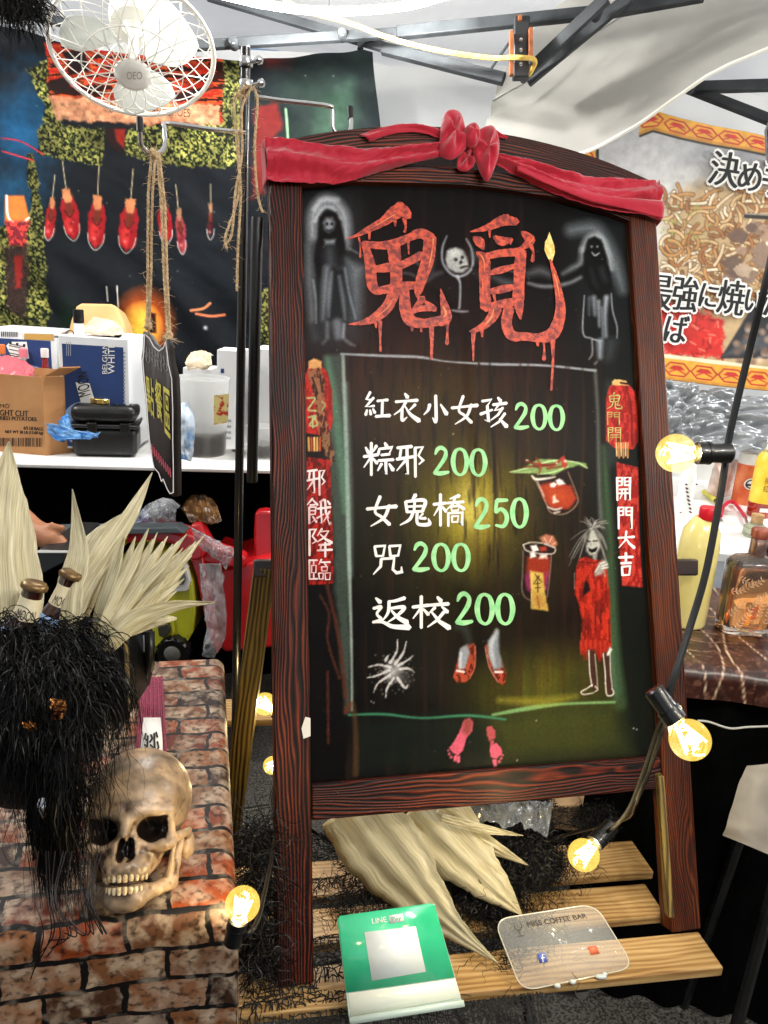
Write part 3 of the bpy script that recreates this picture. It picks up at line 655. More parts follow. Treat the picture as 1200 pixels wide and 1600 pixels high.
# arched header and the lower rail with the gap between them
def arch(top_px, bot_px, off, th, nm, m, n=36):
    a = [B.st(*q) for q in top_px]; b = [B.st(*q) for q in bot_px]
    A_, B_ = spline(a, n), spline(b, n); g = G()
    P_ = []
    for k in range(n):
        P_.append([B.w(*B_[k], off), B.w(*A_[k], off), B.w(*A_[k], off - th), B.w(*B_[k], off - th), B.w(*B_[k], off)])
    tc = []
    for k in range(n):
        s = A_[k][0]; h = A_[k][1] - B_[k][1]; tc += [(0, 0, s), (h, 0, s), (h, th, s), (0, th, s), (0, 0, s)]
    P_ = np.array(P_).transpose(1, 0, 2)[:, ::-1]; tc = np.array(tc).reshape(n, 5, 3).transpose(1, 0, 2)[:, ::-1]
    g.grid(P_, tc + 3.1)
    g.add([P_[i, 0] for i in range(4)], [(0, 1, 2, 3)]); g.add([P_[i, -1] for i in range(4)], [(3, 2, 1, 0)])
    return mk(nm, g, m, board, angle=35)
arch([(416, 232), (480, 214), (560, 203), (640, 199), (720, 203), (800, 214), (880, 233), (950, 256), (1024, 288)],
     [(418, 272), (480, 262), (560, 250), (640, 246), (720, 246), (800, 254), (880, 270), (950, 290), (1026, 322)], .004, .044, 'arched_header', M_char)
TOPL = [(471, 289), (540, 284), (600, 284), (680, 286), (750, 290), (820, 300), (880, 311), (940, 328), (986, 345)]
arch([(471, 262), (540, 257), (600, 257), (680, 260), (750, 266), (820, 276), (880, 288), (940, 304), (986, 320)], TOPL, -.001, .03, 'upper_rail', M_char)
# painted black panel
ns_, nt_ = 400, 640
tl = np.array([B.st(*q) for q in TOPL]); ss = np.linspace(PW + .0005, BW - PW - .0005, ns_); tt = np.interp(ss, tl[:, 0], tl[:, 1] + .004)
vv = np.linspace(0, 1, nt_)[:, None]; TT = H2 * (1 - vv) + tt[None] * vv; SS = np.broadcast_to(ss, (nt_, ns_))
PP = B.O + SS[..., None] * B.X + TT[..., None] * B.Z - .014 * B.N
PX, PY = proj(PP)
p = Paint(PX, PY, '070505')
def stain(col, k, th=.5, sc=(.10, .012)):
    return lambda x, y: None
# brown wash with drips; olive wash with the bulbs' yellow reflection painted in
def wash(cx, cy, rx, ry, col, a, pw=1.2, k=3):
    i = np.arange(p.X.size); d = np.hypot((p.X - cx) / rx, (p.Y - cy) / ry)
    n = .45 + 1.1 * fbm(p.X * .09, p.Y * .012, k, 3) * fbm(p.X * .02, p.Y * .02, k + 1); p.mix(i, np.clip((1 - d), 0, 1) ** pw * a * np.clip(n, 0, 1.3) * 1.0, col)
wash(600, 560, 330, 260, '3a0d0a', .8); wash(780, 620, 260, 160, '2c1208', .8, 1, 6); wash(900, 1000, 260, 330, '2c1608', .6, 1, 8)
wash(725, 790, 230, 250, '4e4606', 1.0, 1.1, 5); wash(735, 795, 120, 130, '9c8a1c', 1.1, 1.1, 12); wash(738, 795, 60, 75, 'd8c45c', 1.1, 1.2, 13); wash(650, 620, 150, 110, '4a3c08', .7, 1, 14)  # yellow haze and bright core painted as the bulb's mirror glow
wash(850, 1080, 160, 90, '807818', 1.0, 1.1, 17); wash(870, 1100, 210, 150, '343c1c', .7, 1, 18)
i = np.arange(p.X.size); n = fbm(p.X * .12, p.Y * .006, 31, 3); p.mix(i, np.clip((n - .56) * 5, 0, 1) * .35 * (p.X > 540) * (p.X < 950), '3a1c12')
n = fbm(p.X * .16, p.Y * .02, 35, 3); p.mix(i, np.clip((n - .60) * 6, 0, 1) * .5 * (p.X > 545) * (p.X < 940) * (p.Y < 900), '0a0604')
p.poly([(470, 280), (560, 280), (575, 520), (500, 550), (470, 540)], '101214', .5, 60).poly([(880, 300), (990, 340), (1000, 560), (900, 540)], '14181a', .7, 50)
p.poly([(940, 560), (1005, 560), (1020, 1180), (970, 1180)], '0c120e', .7, 30)
# doorway painted in grey green
p.poly([(506, 556), (536, 552), (542, 700), (546, 820), (549, 1112), (540, 1116), (522, 900), (512, 700)], '46544c', .75, 10, 8, .05)
p.line([(536, 556), (541, 700), (545, 860), (549, 1000), (550, 1110)], [5, 6, 6, 4, 3], 'a8b8b0', .75, 3).line([(512, 560), (524, 640), (534, 730), (538, 800)], [9, 14, 12, 6], '5f9070', .55, 8)
p.line([(540, 600), (546, 760), (548, 900)], [8, 10, 6], '8ea8a0', .5, 8)
p.line([(533, 553), (600, 556), (655, 558), (700, 565), (770, 569), (850, 571), (930, 579)], [3, 4, 4, 2, 4, 3.5, 4], 'aab0b8', .85, 2)
p.line([(930, 579), (934, 650), (936, 750), (942, 860), (950, 980), (964, 1096)], [5, 5, 6, 9, 10, 6], '7c8c88', .6, 6).line([(944, 700), (952, 850), (958, 1000), (968, 1100)], [10, 16, 20, 22], '3f5c3c', .75, 10)
p.line([(952, 600), (956, 720)], [14, 18], '2c3432', .7, 12)
p.poly([(550, 1118), (740, 1116), (860, 1100), (968, 1094), (990, 1180), (880, 1200), (550, 1210)], '16201a', .55, 30, 16, .03).poly([(760, 1118), (965, 1098), (985, 1175), (780, 1190)], '4a4c1a', .5, 40)
p.line([(545, 1117), (600, 1116), (660, 1122), (730, 1118), (790, 1124)], [3, 4, 3, 4, 3], '3f8a68', .85, 3).line([(770, 1117), (830, 1106), (880, 1100), (960, 1097)], [4, 7, 4, 4], '7fae70', .8, 3).line([(780, 1094), (850, 1096), (900, 1088)], [8, 14, 6], 'a89c30', .5, 10)
p.line([(543, 1112), (552, 1100), (556, 1150), (556, 1210)], [6, 6, 9, 9], '5a3a22', .6, 5)
for (pts, w) in [([(500, 930), (514, 960), (512, 1000), (530, 1060)], 4), ([(508, 900), (530, 1000), (540, 1090)], 6), ([(545, 1100), (540, 1112)], 8), ([(512, 1050), (513, 1160)], 4)]:
    p.line(pts, w, '54281c', .75, 3, True, 3)
for k in range(24):
    x, y = 590 + 330 * rng.random(), 560 + 60 * rng.random(); L = 80 + 260 * rng.random(); wob = [x + 4 * math.sin(q * .9 + k) for q in range(6)]
    p.line([(wob[q], y + L * q / 5) for q in range(6)], [3, 4, 5, 5, 4, 2], ['2e1409', '3c2410', '120a06'][k % 3], .55, 3)
# left ghost
p.at(440, 270, 1200 / 360)
G1 = [('poly', [(150, 150), (220, 80), (300, 110), (370, 200), (380, 420), (400, 600), (400, 770), (300, 900), (170, 880), (150, 700), (130, 450), (135, 250)], '3c4248', .6, 60),
      ('line', [(160, 330), (165, 220), (210, 150), (270, 150), (320, 210), (335, 300), (330, 380)], [26, 34, 34, 30, 30, 30, 16], 'ccd0d8', .95, 22),
      ('line', [(170, 190), (210, 140), (290, 140)], 10, 'd8dce4', .7, 10), ('line', [(175, 250), (215, 185), (265, 185), (305, 240)], [8, 10, 10, 6], 'e8ecf4', .8, 8),
      ('line', [(140, 380), (145, 560), (160, 760)], [16, 22, 12], 'a4acb4', .7, 20),
      ('poly', [(190, 330), (195, 230), (235, 195), (285, 205), (310, 260), (335, 380), (330, 480), (280, 500), (185, 560), (170, 450)], '0a0607', 1, 6),
      ('poly', [(218, 260), (232, 236), (262, 236), (276, 262), (268, 292), (246, 310), (226, 292)], '8f949c', .9, 8), ('blob', (236, 266), 11, '0a0a0c', 1), ('blob', (262, 266), 11, '0a0a0c', 1), ('line', [(238, 298), (250, 302), (260, 296)], 6, '101014', .9, 3),
      ('poly', [(222, 350), (280, 345), (275, 372), (228, 374)], '9aa2aa', .8, 6), ('poly', [(230, 380), (270, 380), (285, 460), (300, 500), (225, 500), (222, 430)], '4b5158', .7, 16),
      ('poly', [(180, 560), (220, 500), (330, 500), (385, 640), (400, 765), (180, 775)], '151517', .9, 8), ('line', [(235, 500), (225, 620), (215, 760)], [20, 22, 6], 'a8b0ba', .8, 14), ('line', [(262, 520), (250, 640), (245, 750)], [6, 14, 4], 'c0c8d4', .6, 8),
      ('line', [(330, 500), (350, 620), (385, 760)], [8, 8, 6], 'b4bcc6', .6, 5), ('line', [(165, 560), (178, 660), (180, 780)], [6, 8, 4], 'aab2ba', .7, 5), ('line', [(300, 540), (320, 660), (330, 760)], [8, 14, 6], '8c949c', .8, 8),
      ('line', [(330, 420), (420, 470), (450, 490)], [30, 26, 18], '0a0708', 1, 6), ('line', [(355, 395), (400, 420), (445, 440)], [6, 5, 3], '9098a0', .7, 4), ('poly', [(340, 450), (440, 490), (410, 560), (400, 760), (380, 760), (365, 600)], '98a2ac', .65, 26),
      ('line', [(238, 780), (238, 850)], 18, '666c74', .8, 6), ('line', [(290, 780), (295, 850)], [46, 40], '7c828a', .7, 8), ('line', [(325, 790), (322, 850)], 14, 'b0b8c0', .7, 5),
      ('line', [(240, 860), (215, 890)], [16, 12], '5c6066', .8, 6), ('line', [(320, 860), (350, 885), (380, 900)], [12, 12, 8], '8c9298', .7, 6), ('line', [(150, 780), (175, 860)], [10, 20], '4c5258', .6, 16), ('line', [(370, 780), (385, 860)], [30, 20], '3c4248', .5, 24)]
def art(L):
    for q in L:
        if q[0] == 'poly': p.poly(q[1], q[2], q[3], q[4], 2)
        elif q[0] == 'line': p.line(q[1], q[2], q[3], q[4], q[5])
        else: p.blob(q[1], q[2], q[3], q[4], .6)
art(G1)
# glass with a skull between the title characters
art([('line', [(860, 330), (838, 390), (838, 460), (870, 515), (915, 540), (965, 525), (995, 480), (990, 400), (962, 345)], [5, 9, 9, 10, 12, 12, 12, 10, 5], 'aeb4bc', .9, 4), ('line', [(915, 540), (930, 580), (928, 680), (925, 705)], [14, 9, 8, 10], 'c0c6ce', .9, 4), ('line', [(890, 716), (930, 722), (970, 722)], [6, 9, 5], 'b4bac2', .9, 4),
     ('poly', [(852, 450), (862, 405), (905, 388), (945, 405), (968, 450), (972, 495), (945, 520), (905, 520), (865, 495)], 'a4a4a2', 1, 5), ('poly', [(880, 400), (930, 400), (920, 430), (870, 440)], 'd0d0cc', .7, 10), ('blob', (907, 452), 13, '0c0c0e', 1), ('blob', (942, 440), 12, '0c0c0e', 1), ('poly', [(922, 466), (935, 452), (944, 468), (932, 476)], '16120f', 1, 3), ('line', [(934, 494), (950, 488), (966, 486)], [10, 12, 8], '141010', 1, 4), ('line', [(932, 484), (965, 476)], 4, 'd8d4cc', .8, 3),
     ('line', [(620, 485), (700, 490), (740, 500), (800, 500)], [20, 26, 20, 14], '0c0809', .9, 8), ('line', [(630, 475), (690, 465), (720, 478)], [8, 12, 6], '8890a0', .6, 6), ('line', [(625, 520), (680, 530), (720, 560)], [8, 8, 4], '6c7480', .6, 6), ('line', [(790, 420), (770, 500)], [12, 30], '6c727a', .6, 14), ('line', [(760, 560), (800, 530), (830, 520)], [8, 10, 6], '9aa2aa', .5, 12),
     ('line', [(1000, 430), (1040, 450), (1060, 470)], [30, 20, 12], '5c626a', .6, 16), ('line', [(1000, 495), (1050, 500)], 10, '0a0808', .9, 5), ('line', [(1010, 520), (1050, 560)], [10, 20], '4c5258', .5, 14)])
# right ghost
p.at(700, 270, 1200 / 360)
art([('line', [(640, 300), (700, 290), (760, 290), (800, 330), (850, 430), (890, 540), (910, 610)], [30, 34, 40, 40, 44, 30, 10], '8a9298', .9, 26), ('line', [(700, 400), (720, 350), (760, 325), (800, 345), (825, 400), (850, 500)], [16, 18, 18, 18, 16, 10], 'd4dadf', .75, 12), ('line', [(700, 400), (690, 470), (640, 500), (600, 525)], [18, 22, 14, 6], 'b8bec4', .7, 12),
     ('poly', [(705, 520), (710, 420), (730, 345), (765, 332), (800, 350), (822, 420), (845, 520), (855, 600), (800, 665), (745, 620), (712, 560)], '060606', 1, 5), ('line', [(700, 500), (650, 540), (580, 565), (500, 570), (400, 545), (250, 530)], [24, 26, 22, 22, 22, 14], '070606', 1, 6),
     ('line', [(690, 545), (640, 570), (560, 590), (480, 590), (420, 575)], [8, 10, 12, 10, 6], 'c8ced4', .75, 8), ('line', [(420, 525), (480, 510), (530, 530)], [10, 26, 16], '9aa2aa', .6, 18), ('line', [(240, 545), (300, 570), (350, 575)], [8, 24, 10], '848c98', .6, 14), ('line', [(240, 500), (300, 505), (350, 520)], [6, 6, 4], 'a0a8b0', .6, 4),
     ('blob', (748, 385), 9, '8a9096', .9), ('blob', (778, 384), 9, '8a9096', .9), ('line', [(750, 415), (766, 430), (788, 418)], [3, 7, 4], 'c8ccd0', .95, 3), ('line', [(742, 378), (754, 380)], 3, '50565c', .8, 2),
     ('line', [(745, 500), (760, 560), (780, 600)], [6, 14, 6], '2c3034', .7, 10), ('line', [(800, 500), (820, 560)], [14, 10], '3c4246', .7, 14),
     ('poly', [(710, 640), (745, 625), (800, 670), (850, 620), (885, 870), (800, 875), (705, 840)], '0c0d0e', .9, 5), ('line', [(710, 640), (703, 830), (745, 862), (800, 878)], [4, 6, 6, 5], 'd0d6da', .85, 3), ('line', [(850, 630), (858, 720), (880, 800), (880, 860)], [5, 6, 6, 5], 'c8ced2', .8, 3),
     ('line', [(760, 650), (765, 740)], [20, 8], 'b8c0ca', .75, 8), ('line', [(785, 670), (788, 800)], [14, 6], 'd0d8e2', .75, 7), ('line', [(825, 650), (818, 740), (822, 850)], [26, 18, 16], 'c4ccd8', .75, 7), ('line', [(735, 650), (735, 740)], [12, 6], '8c949c', .6, 7), ('line', [(800, 700), (806, 860)], [6, 8], '98a2b0', .7, 5),
     ('line', [(750, 870), (752, 940), (735, 970)], [5, 6, 4], 'c0c6ca', .8, 4), ('line', [(792, 880), (792, 960)], [34, 22], '9aa4b0', .85, 8), ('line', [(850, 890), (840, 960)], [44, 30], '50585e', .6, 22), ('line', [(765, 995), (775, 985)], 8, 'a8b0b6', .7, 5)])
# yellow brush tip, orange shading of the title is on its own strokes
# lanterns and couplets
p.at()
def rd(c1, c2, k): return lambda x, y: np.where(fbm(x * .25, y * .09, k)[:, None] > .5, hx(c1), hx(c2)) * (.8 + .45 * fbm(x * .6, y * .6, k + 2)[:, None])
p.poly([(476, 585), (482, 574), (502, 572), (512, 582), (519, 610), (520, 660), (512, 682), (476, 676)], rd('b8241c', '8a1a14', 40), 1, 2).poly([(482, 564), (490, 560), (503, 565), (502, 576), (482, 576)], 'd89c60', 1, 2, 3)
p.poly([(480, 580), (500, 574), (508, 600), (505, 610), (510, 650), (524, 720), (516, 728), (500, 690), (494, 640)], rd('8c6040', '3c1a12', 42), .9, 3, 5)
for a, b in [((488, 590), (496, 615)), ((500, 586), (504, 612))]: p.line([a, b], 3, '120806', .9, 2)
p.line([(480, 622), (492, 622), (488, 630), (482, 640), (494, 642)], 2.6, 'a8b878').line([(482, 652), (494, 650), (484, 664), (496, 664), (489, 650), (489, 668)], 2.6, 'a8b878').line([(503, 628), (508, 632), (504, 640)], 2.4, '9aa868')
for k in range(5): p.line([(482 + k * 4.5, 684), (483 + k * 4.2, 704)], 3, ['d8a050', 'b84a20', 'e0b878'][k % 3])
p.poly([(478, 714), (516, 718), (520, 820), (521, 912), (482, 914)], rd('9c1c16', '5c100c', 44), 1, 2)
p.poly([(952, 604), (962, 597), (982, 600), (992, 612), (998, 650), (997, 690), (990, 702), (960, 700), (947, 688), (947, 622)], rd('b8302a', '8f1f1b', 46), 1, 2)
p.line([(978, 602), (986, 640), (988, 698)], [2, 4, 3], '6c1512', .8, 2).line([(992, 612), (998, 660), (992, 698)], 2.4, '6c1512', .8, 2).poly([(957, 596), (960, 592), (978, 595), (982, 602), (956, 602)], 'e0b070', 1, 2, 2)
for k in range(6): p.line([(963 + k * 3.6, 692), (964 + k * 3.4, 712 + 3 * (k % 2))], 2.4, ['e8c088', 'd08c50'][k % 2])
p.line([(970, 598), (982, 600)], 3, '2a0f0a')
p.poly([(963, 722), (997, 730), (999, 830), (1004, 918), (972, 915), (966, 830)], rd('b8382c', '8a1a16', 48), 1, 2)
# first drink: leaf across a tilted glass
p.at(780, 700, 4)
art([('poly', [(215, 190), (440, 150), (490, 300), (480, 350), (400, 410), (310, 400), (240, 250)], '1c0c08', .9, 5), ('poly', [(245, 235), (330, 215), (450, 235), (485, 320), (440, 380), (330, 380), (285, 330)], '9c3018', 1, 6), ('poly', [(285, 240), (380, 250), (460, 300), (420, 350), (320, 340)], 'b8481f', .8, 20),
     ('line', [(205, 175), (230, 195), (300, 190), (350, 180)], [10, 16, 12, 6], 'f2ece0', 1, 3), ('line', [(225, 200), (260, 270), (300, 360), (320, 400), (390, 415), (450, 390), (490, 340), (485, 290), (430, 150)], [5, 6, 6, 5, 5, 5, 6, 4, 3], 'c8a890', .85, 3),
     ('line', [(240, 210), (280, 300)], 6, 'e8e0d8', .8, 3), ('poly', [(350, 205), (375, 190), (400, 205), (410, 225), (370, 232)], 'f4eee8', 1, 3), ('poly', [(315, 225), (340, 210), (360, 225), (345, 245), (320, 242)], 'f0e4dc', 1, 3), ('poly', [(335, 300), (350, 290), (355, 320), (375, 335), (335, 345)], 'f0dccc', .95, 3), ('line', [(305, 370), (350, 385), (390, 375)], [6, 10, 6], 'f2ecea', 1, 3), ('line', [(345, 405), (378, 398)], 7, 'f0e8e4', 1, 3),
     ('poly', [(65, 150), (150, 125), (240, 70), (340, 70), (480, 85), (545, 95), (552, 130), (500, 108), (420, 130), (340, 170), (240, 160), (140, 158)], '7d9a58', 1, 3), ('line', [(70, 150), (200, 120), (330, 80), (480, 90), (550, 125)], [3, 5, 7, 5, 4], 'd4ecb4', 1, 2), ('line', [(240, 165), (340, 150), (430, 115)], [4, 7, 4], 'd0e8b0', .9, 2), ('line', [(90, 153), (200, 150)], 5, 'a8c880', .9, 2),
     ('line', [(165, 80), (240, 100), (330, 110), (400, 60)], [6, 12, 14, 16], '8a2a1c', 1, 3), ('line', [(160, 120), (260, 110), (340, 100)], [6, 16, 8], '702014', 1, 3), ('line', [(230, 60), (260, 110), (250, 160)], [5, 12, 5], '9c3020', 1, 3), ('line', [(200, 90), (250, 130)], 6, '4c120c', 1, 2), ('line', [(300, 130), (420, 110)], [10, 8], '7c2418', 1, 3),
     ('poly', [(385, 60), (405, 48), (425, 100), (412, 130), (390, 110)], 'b0392a', 1, 3), ('blob', (412, 82), 12, 'f0d8cc', 1), ('blob', (360, 95), 8, 'f0d0c0', 1), ('line', [(170, 75), (180, 78)], 6, 'f0d8cc', 1, 2),
     # second drink: tall glass with a paper charm
     ('poly', [(150, 600), (340, 610), (325, 760), (300, 940), (200, 960), (145, 900)], '1a0a08', .9, 6), ('poly', [(175, 680), (320, 680), (315, 780), (290, 860), (175, 860), (168, 760)], '8a2a14', 1, 6, 6), ('poly', [(160, 800), (190, 760), (200, 900), (175, 890)], '7c2454', 1, 5), ('poly', [(290, 780), (308, 770), (296, 890), (282, 880)], '8a2c60', 1, 5),
     ('line', [(150, 605), (200, 590), (290, 598), (348, 625), (335, 660), (250, 660), (170, 640), (150, 605)], [7, 6, 5, 6, 6, 6, 7, 7], 'e4d8d0', 1, 2), ('line', [(150, 640), (146, 780), (142, 880), (160, 930), (210, 960)], [4, 4, 4, 4, 3], 'a89490', .8, 3), ('line', [(326, 670), (318, 780), (300, 930)], 4, 'b09c98', .8, 3),
     ('poly', [(195, 610), (230, 605), (248, 640), (210, 650)], 'f4efe8', 1, 3), ('poly', [(250, 620), (290, 612), (300, 640), (260, 650)], '9c3020', 1, 3), ('poly', [(190, 655), (220, 650), (235, 680), (195, 690)], 'ece4dc', 1, 3), ('poly', [(255, 665), (300, 660), (300, 690), (250, 690)], 'f0d4cc', 1, 4), ('line', [(285, 600), (340, 620)], 7, 'f0e8e0', .9, 3),
     ('poly', [(250, 560), (290, 538), (340, 550), (365, 600), (350, 620), (310, 600), (270, 590)], 'b06a50', 1, 4, 4), ('line', [(300, 595), (280, 560)], 3, 'f0d4c0', 1, 2), ('line', [(310, 595), (330, 555)], 3, 'f0d4c0', 1, 2), ('line', [(330, 605), (355, 590)], 3, 'e8c8a8', 1, 2),
     ('poly', [(190, 765), (275, 782), (285, 900), (306, 1018), (205, 1008), (200, 900)], 'c8a44c', 1, 3, 3), ('poly', [(210, 900), (280, 920), (295, 1000), (215, 990)], 'a07434', .7, 10), ('line', [(225, 790), (245, 815), (270, 840)], [5, 8, 3], '2c1c0c', 1, 2), ('line', [(248, 800), (215, 850)], [8, 3], '2c1c0c', 1, 2), ('line', [(225, 850), (255, 845)], 5, '2c1c0c', 1, 2), ('line', [(240, 830), (242, 900)], 6, '2c1c0c', 1, 2), ('line', [(225, 875), (258, 872)], 5, '2c1c0c', 1, 2), ('line', [(238, 930), (252, 1000)], 6, '7c2c18', .9, 3), ('line', [(205, 780), (200, 1000)], 3, 'ecd890', .8, 2)])
# small girl in a torn red dress
art([('poly', [(480, 560), (500, 500), (560, 450), (620, 455), (660, 510), (675, 620), (660, 690), (560, 700), (470, 690), (440, 740), (445, 640)], '1c1a18', .9, 16)])
for k in range(46):
    a = -2.6 + 2.9 * k / 46 + .1 * math.sin(k * 7); x0, y0 = 585 + 20 * math.sin(k), 505; L = 60 + 50 * abs(math.sin(k * 3.3))
    if k % 3: x1, y1 = x0 + L * math.cos(a), y0 + L * .7 * math.sin(a)
    else: x1, y1 = x0 - 70 - 60 * math.sin(k) ** 2, y0 + 60 + 170 * abs(math.sin(k * 1.7))
    if k % 3 == 0 and k % 2: x1 = 665 + 10 * math.sin(k)
    p.line([(x0, y0), ((x0 + x1) / 2 + 8 * math.sin(k * 5), (y0 + y1) / 2 - 14), (x1, y1)], [5, 5, 2], ['8c8880', 'b8b4ac', '54504c'][k % 3], .8, 2)
art([('poly', [(535, 560), (560, 515), (600, 505), (635, 560), (632, 620), (605, 670), (570, 670), (545, 640)], 'b8b6ac', 1, 5), ('line', [(560, 520), (545, 600)], [14, 8], '1c1a18', .9, 6), ('line', [(600, 510), (640, 600)], [12, 6], '2c2a28', .9, 6), ('line', [(548, 580), (568, 585)], 8, '0e0c0c', 1, 2), ('line', [(588, 582), (612, 580)], 8, '0e0c0c', 1, 2), ('poly', [(556, 622), (580, 632), (616, 618), (606, 648), (580, 656), (562, 644)], '0a0808', 1, 2), ('line', [(575, 595), (573, 612)], 3, '6c6860', .9, 2),
     ('poly', [(578, 668), (612, 668), (610, 700), (590, 706)], '8c8a80', 1, 4),
     ('poly', [(500, 690), (540, 680), (600, 700), (645, 700), (672, 760), (690, 900), (700, 1240), (650, 1280), (630, 1340), (600, 1260), (560, 1250), (520, 1300), (505, 1250), (520, 1100), (500, 980), (470, 900), (480, 760)], rd('b02a18', '861a10', 51), 1, 3, 8), ('poly', [(540, 820), (560, 850), (570, 890), (520, 930), (530, 860)], '120806', 1, 4), ('line', [(500, 712), (600, 716), (630, 700)], 5, '3c0c08', .9, 2), ('line', [(470, 780), (470, 880)], 4, 'b8a49c', .7, 2)])
for k in range(44):
    x = 510 + 185 * ((k * .618) % 1); y = 880 + 240 * ((k * .377) % 1); L = 60 + 90 * ((k * .71) % 1)
    p.line([(x, y), (x + 3, y + L)], [4, 7, ][:2], ['5c0f0a', 'cc3c24', '180605', '8a1c12'][k % 4], .8, 3, False)
for k in range(12): x = 512 + 15 * k; p.line([(x, 1210), (x + 4 * math.sin(k), 1290 + 40 * abs(math.sin(k * 2)))], [14, 3], '982014' if k % 2 else 'b03420', 1, 3, False)
art([('poly', [(556, 1262), (596, 1270), (606, 1400), (612, 1510), (590, 1520), (575, 1500), (568, 1400)], '3c241c', 1, 4), ('line', [(560, 1265), (566, 1400), (580, 1490)], 6, 'ecdcd4', 1, 2), ('line', [(598, 1290), (612, 1440), (614, 1500)], 5, 'd8c4bc', .9, 2), ('poly', [(648, 1280), (690, 1290), (700, 1440), (714, 1530), (680, 1545), (665, 1480), (655, 1380)], '3c241c', 1, 4), ('line', [(650, 1285), (662, 1400), (664, 1470)], 6, 'f0e4dc', 1, 2), ('line', [(692, 1250), (696, 1400), (706, 1490)], 5, 'e8d8d0', .95, 2), ('line', [(680, 1290), (696, 1260)], 16, 'f0e6e0', 1, 3),
     ('line', [(582, 1480), (545, 1505), (512, 1524), (530, 1540), (590, 1530)], [7, 6, 6, 6, 5], 'f0e4dc', 1, 2), ('line', [(600, 1490), (616, 1510), (600, 1522)], 6, 'ecdcd4', 1, 2), ('line', [(664, 1470), (672, 1540), (700, 1548), (716, 1530), (704, 1500)], 6, 'f0e4dc', 1, 2),
     ('poly', [(595, 780), (620, 720), (650, 700), (675, 715), (680, 745), (655, 760), (640, 790), (600, 800)], '9c988e', 1, 4), ('line', [(632, 722), (660, 712)], 7, 'ece6dc', 1, 2), ('line', [(640, 738), (675, 728)], 7, 'ece6dc', 1, 2), ('line', [(642, 752), (678, 748)], 7, 'ece6dc', 1, 2), ('line', [(600, 775), (625, 735)], 5, 'f0eae0', .9, 2), ('line', [(655, 770), (660, 800)], 8, 'c0bcb0', .8, 4), ('line', [(660, 680), (740, 650), (770, 620)], [3, 5, 2], '5c3420', .7, 3)])
# splat, hanging feet in red shoes, footprints
p.at(460, 900, 2)
p.blob((310, 300), (34, 44), 'c8c4c4', .9, .6, .2); p.blob((340, 320), (40, 34), '4a4848', .8, .8, .2)
for q in [[(300, 270), (320, 235), (322, 198)], [(315, 275), (340, 240), (350, 205)], [(325, 280), (355, 262), (370, 250)], [(330, 290), (360, 290), (375, 302)], [(300, 285), (265, 278), (232, 284)], [(295, 295), (255, 312), (228, 318)], [(298, 310), (262, 335), (248, 362)], [(310, 320), (290, 350), (285, 380)], [(285, 262), (292, 250)], [(322, 318), (345, 350), (355, 340)]]:
    p.line(q, [9, 6, 3][:len(q)], 'd8d4d4', .85, 2, True, 2)
for k in range(60): a, r_ = k * 2.4, 30 + 45 * ((k * .37) % 1); p.blob((305 + r_ * math.cos(a), 300 + r_ * math.sin(a)), 3 + 4 * ((k * .7) % 1), 'b0acac', .6)
art([('poly', [(540, 215), (562, 210), (568, 240), (562, 300), (540, 330), (510, 334), (496, 318), (500, 290), (516, 250)], rd('a04028', '5a1c10', 55), 1, 3), ('poly', [(518, 225), (540, 214), (548, 240), (534, 290), (512, 292), (512, 262)], '8f9298', 1, 4), ('line', [(520, 240), (518, 285)], 6, 'd8dce0', .8, 4), ('line', [(510, 160), (535, 170), (545, 210)], [16, 20, 12], '39403e', .7, 12), ('line', [(508, 296), (530, 300)], 6, 'f0e8e4', 1, 2), ('line', [(565, 220), (564, 280), (548, 320)], 3, 'd0785c', .9, 2),
     ('poly', [(596, 215), (620, 215), (650, 270), (664, 310), (656, 342), (630, 330), (606, 280)], rd('a04028', '5a1c10', 57), 1, 3), ('poly', [(604, 200), (640, 170), (640, 230), (652, 285), (624, 296), (606, 250)], '7e8288', 1, 5), ('line', [(632, 170), (615, 220), (625, 280)], [10, 14, 6], 'c8ccd0', .8, 6), ('line', [(596, 222), (610, 285), (635, 330)], 3, 'd8907c', .9, 2), ('line', [(628, 300), (650, 300)], 7, 'e8d8d4', 1, 2),
     ('poly', [(530, 452), (548, 444), (558, 456), (556, 484), (536, 510), (528, 545), (512, 560), (494, 552), (484, 536), (500, 516), (514, 490)], 'c8566e', 1, 2), ('poly', [(530, 450), (548, 444), (558, 458), (552, 488), (536, 500), (524, 484)], '7c3a32', .8, 6), ('blob', (484, 556), 6, 'cc5a72', 1), ('blob', (490, 566), 7, 'cc5a72', 1), ('poly', [(498, 562), (508, 560), (506, 578), (498, 578)], 'cc5a72', 1, 2), ('poly', [(506, 566), (518, 560), (518, 582), (508, 586)], 'cc5a72', 1, 2), ('blob', (481, 545), 5, 'cc5a72', 1),
     ('poly', [(600, 472), (616, 468), (628, 484), (628, 506), (610, 516), (602, 500)], 'a84a4e', 1, 2), ('poly', [(614, 528), (630, 522), (646, 536), (650, 556), (632, 570), (614, 566), (610, 546)], 'c8566e', 1, 2), ('poly', [(612, 516), (624, 512), (622, 530), (614, 532)], 'b04c5c', 1, 2), ('poly', [(618, 574), (632, 572), (634, 594), (624, 596)], 'cc5a72', 1, 2), ('blob', (640, 580), 7, 'cc5a72', 1), ('blob', (646, 570), 6, 'cc5a72', 1), ('blob', (651, 560), 5, 'cc5a72', 1)])
p.at()
for k in range(70):
    x, y = 500 + 500 * rng.random(), 300 + 880 * rng.random(); p.blob((x, y), 1.2 + rng.random(), 'a8a49c', .55)
for (x, y) in [(580, 1096), (584, 1098), (838, 1126), (990, 1138), (995, 1140), (708, 678), (808, 1188)]: p.blob((x, y), 2.4, 'd8d4cc', .9)
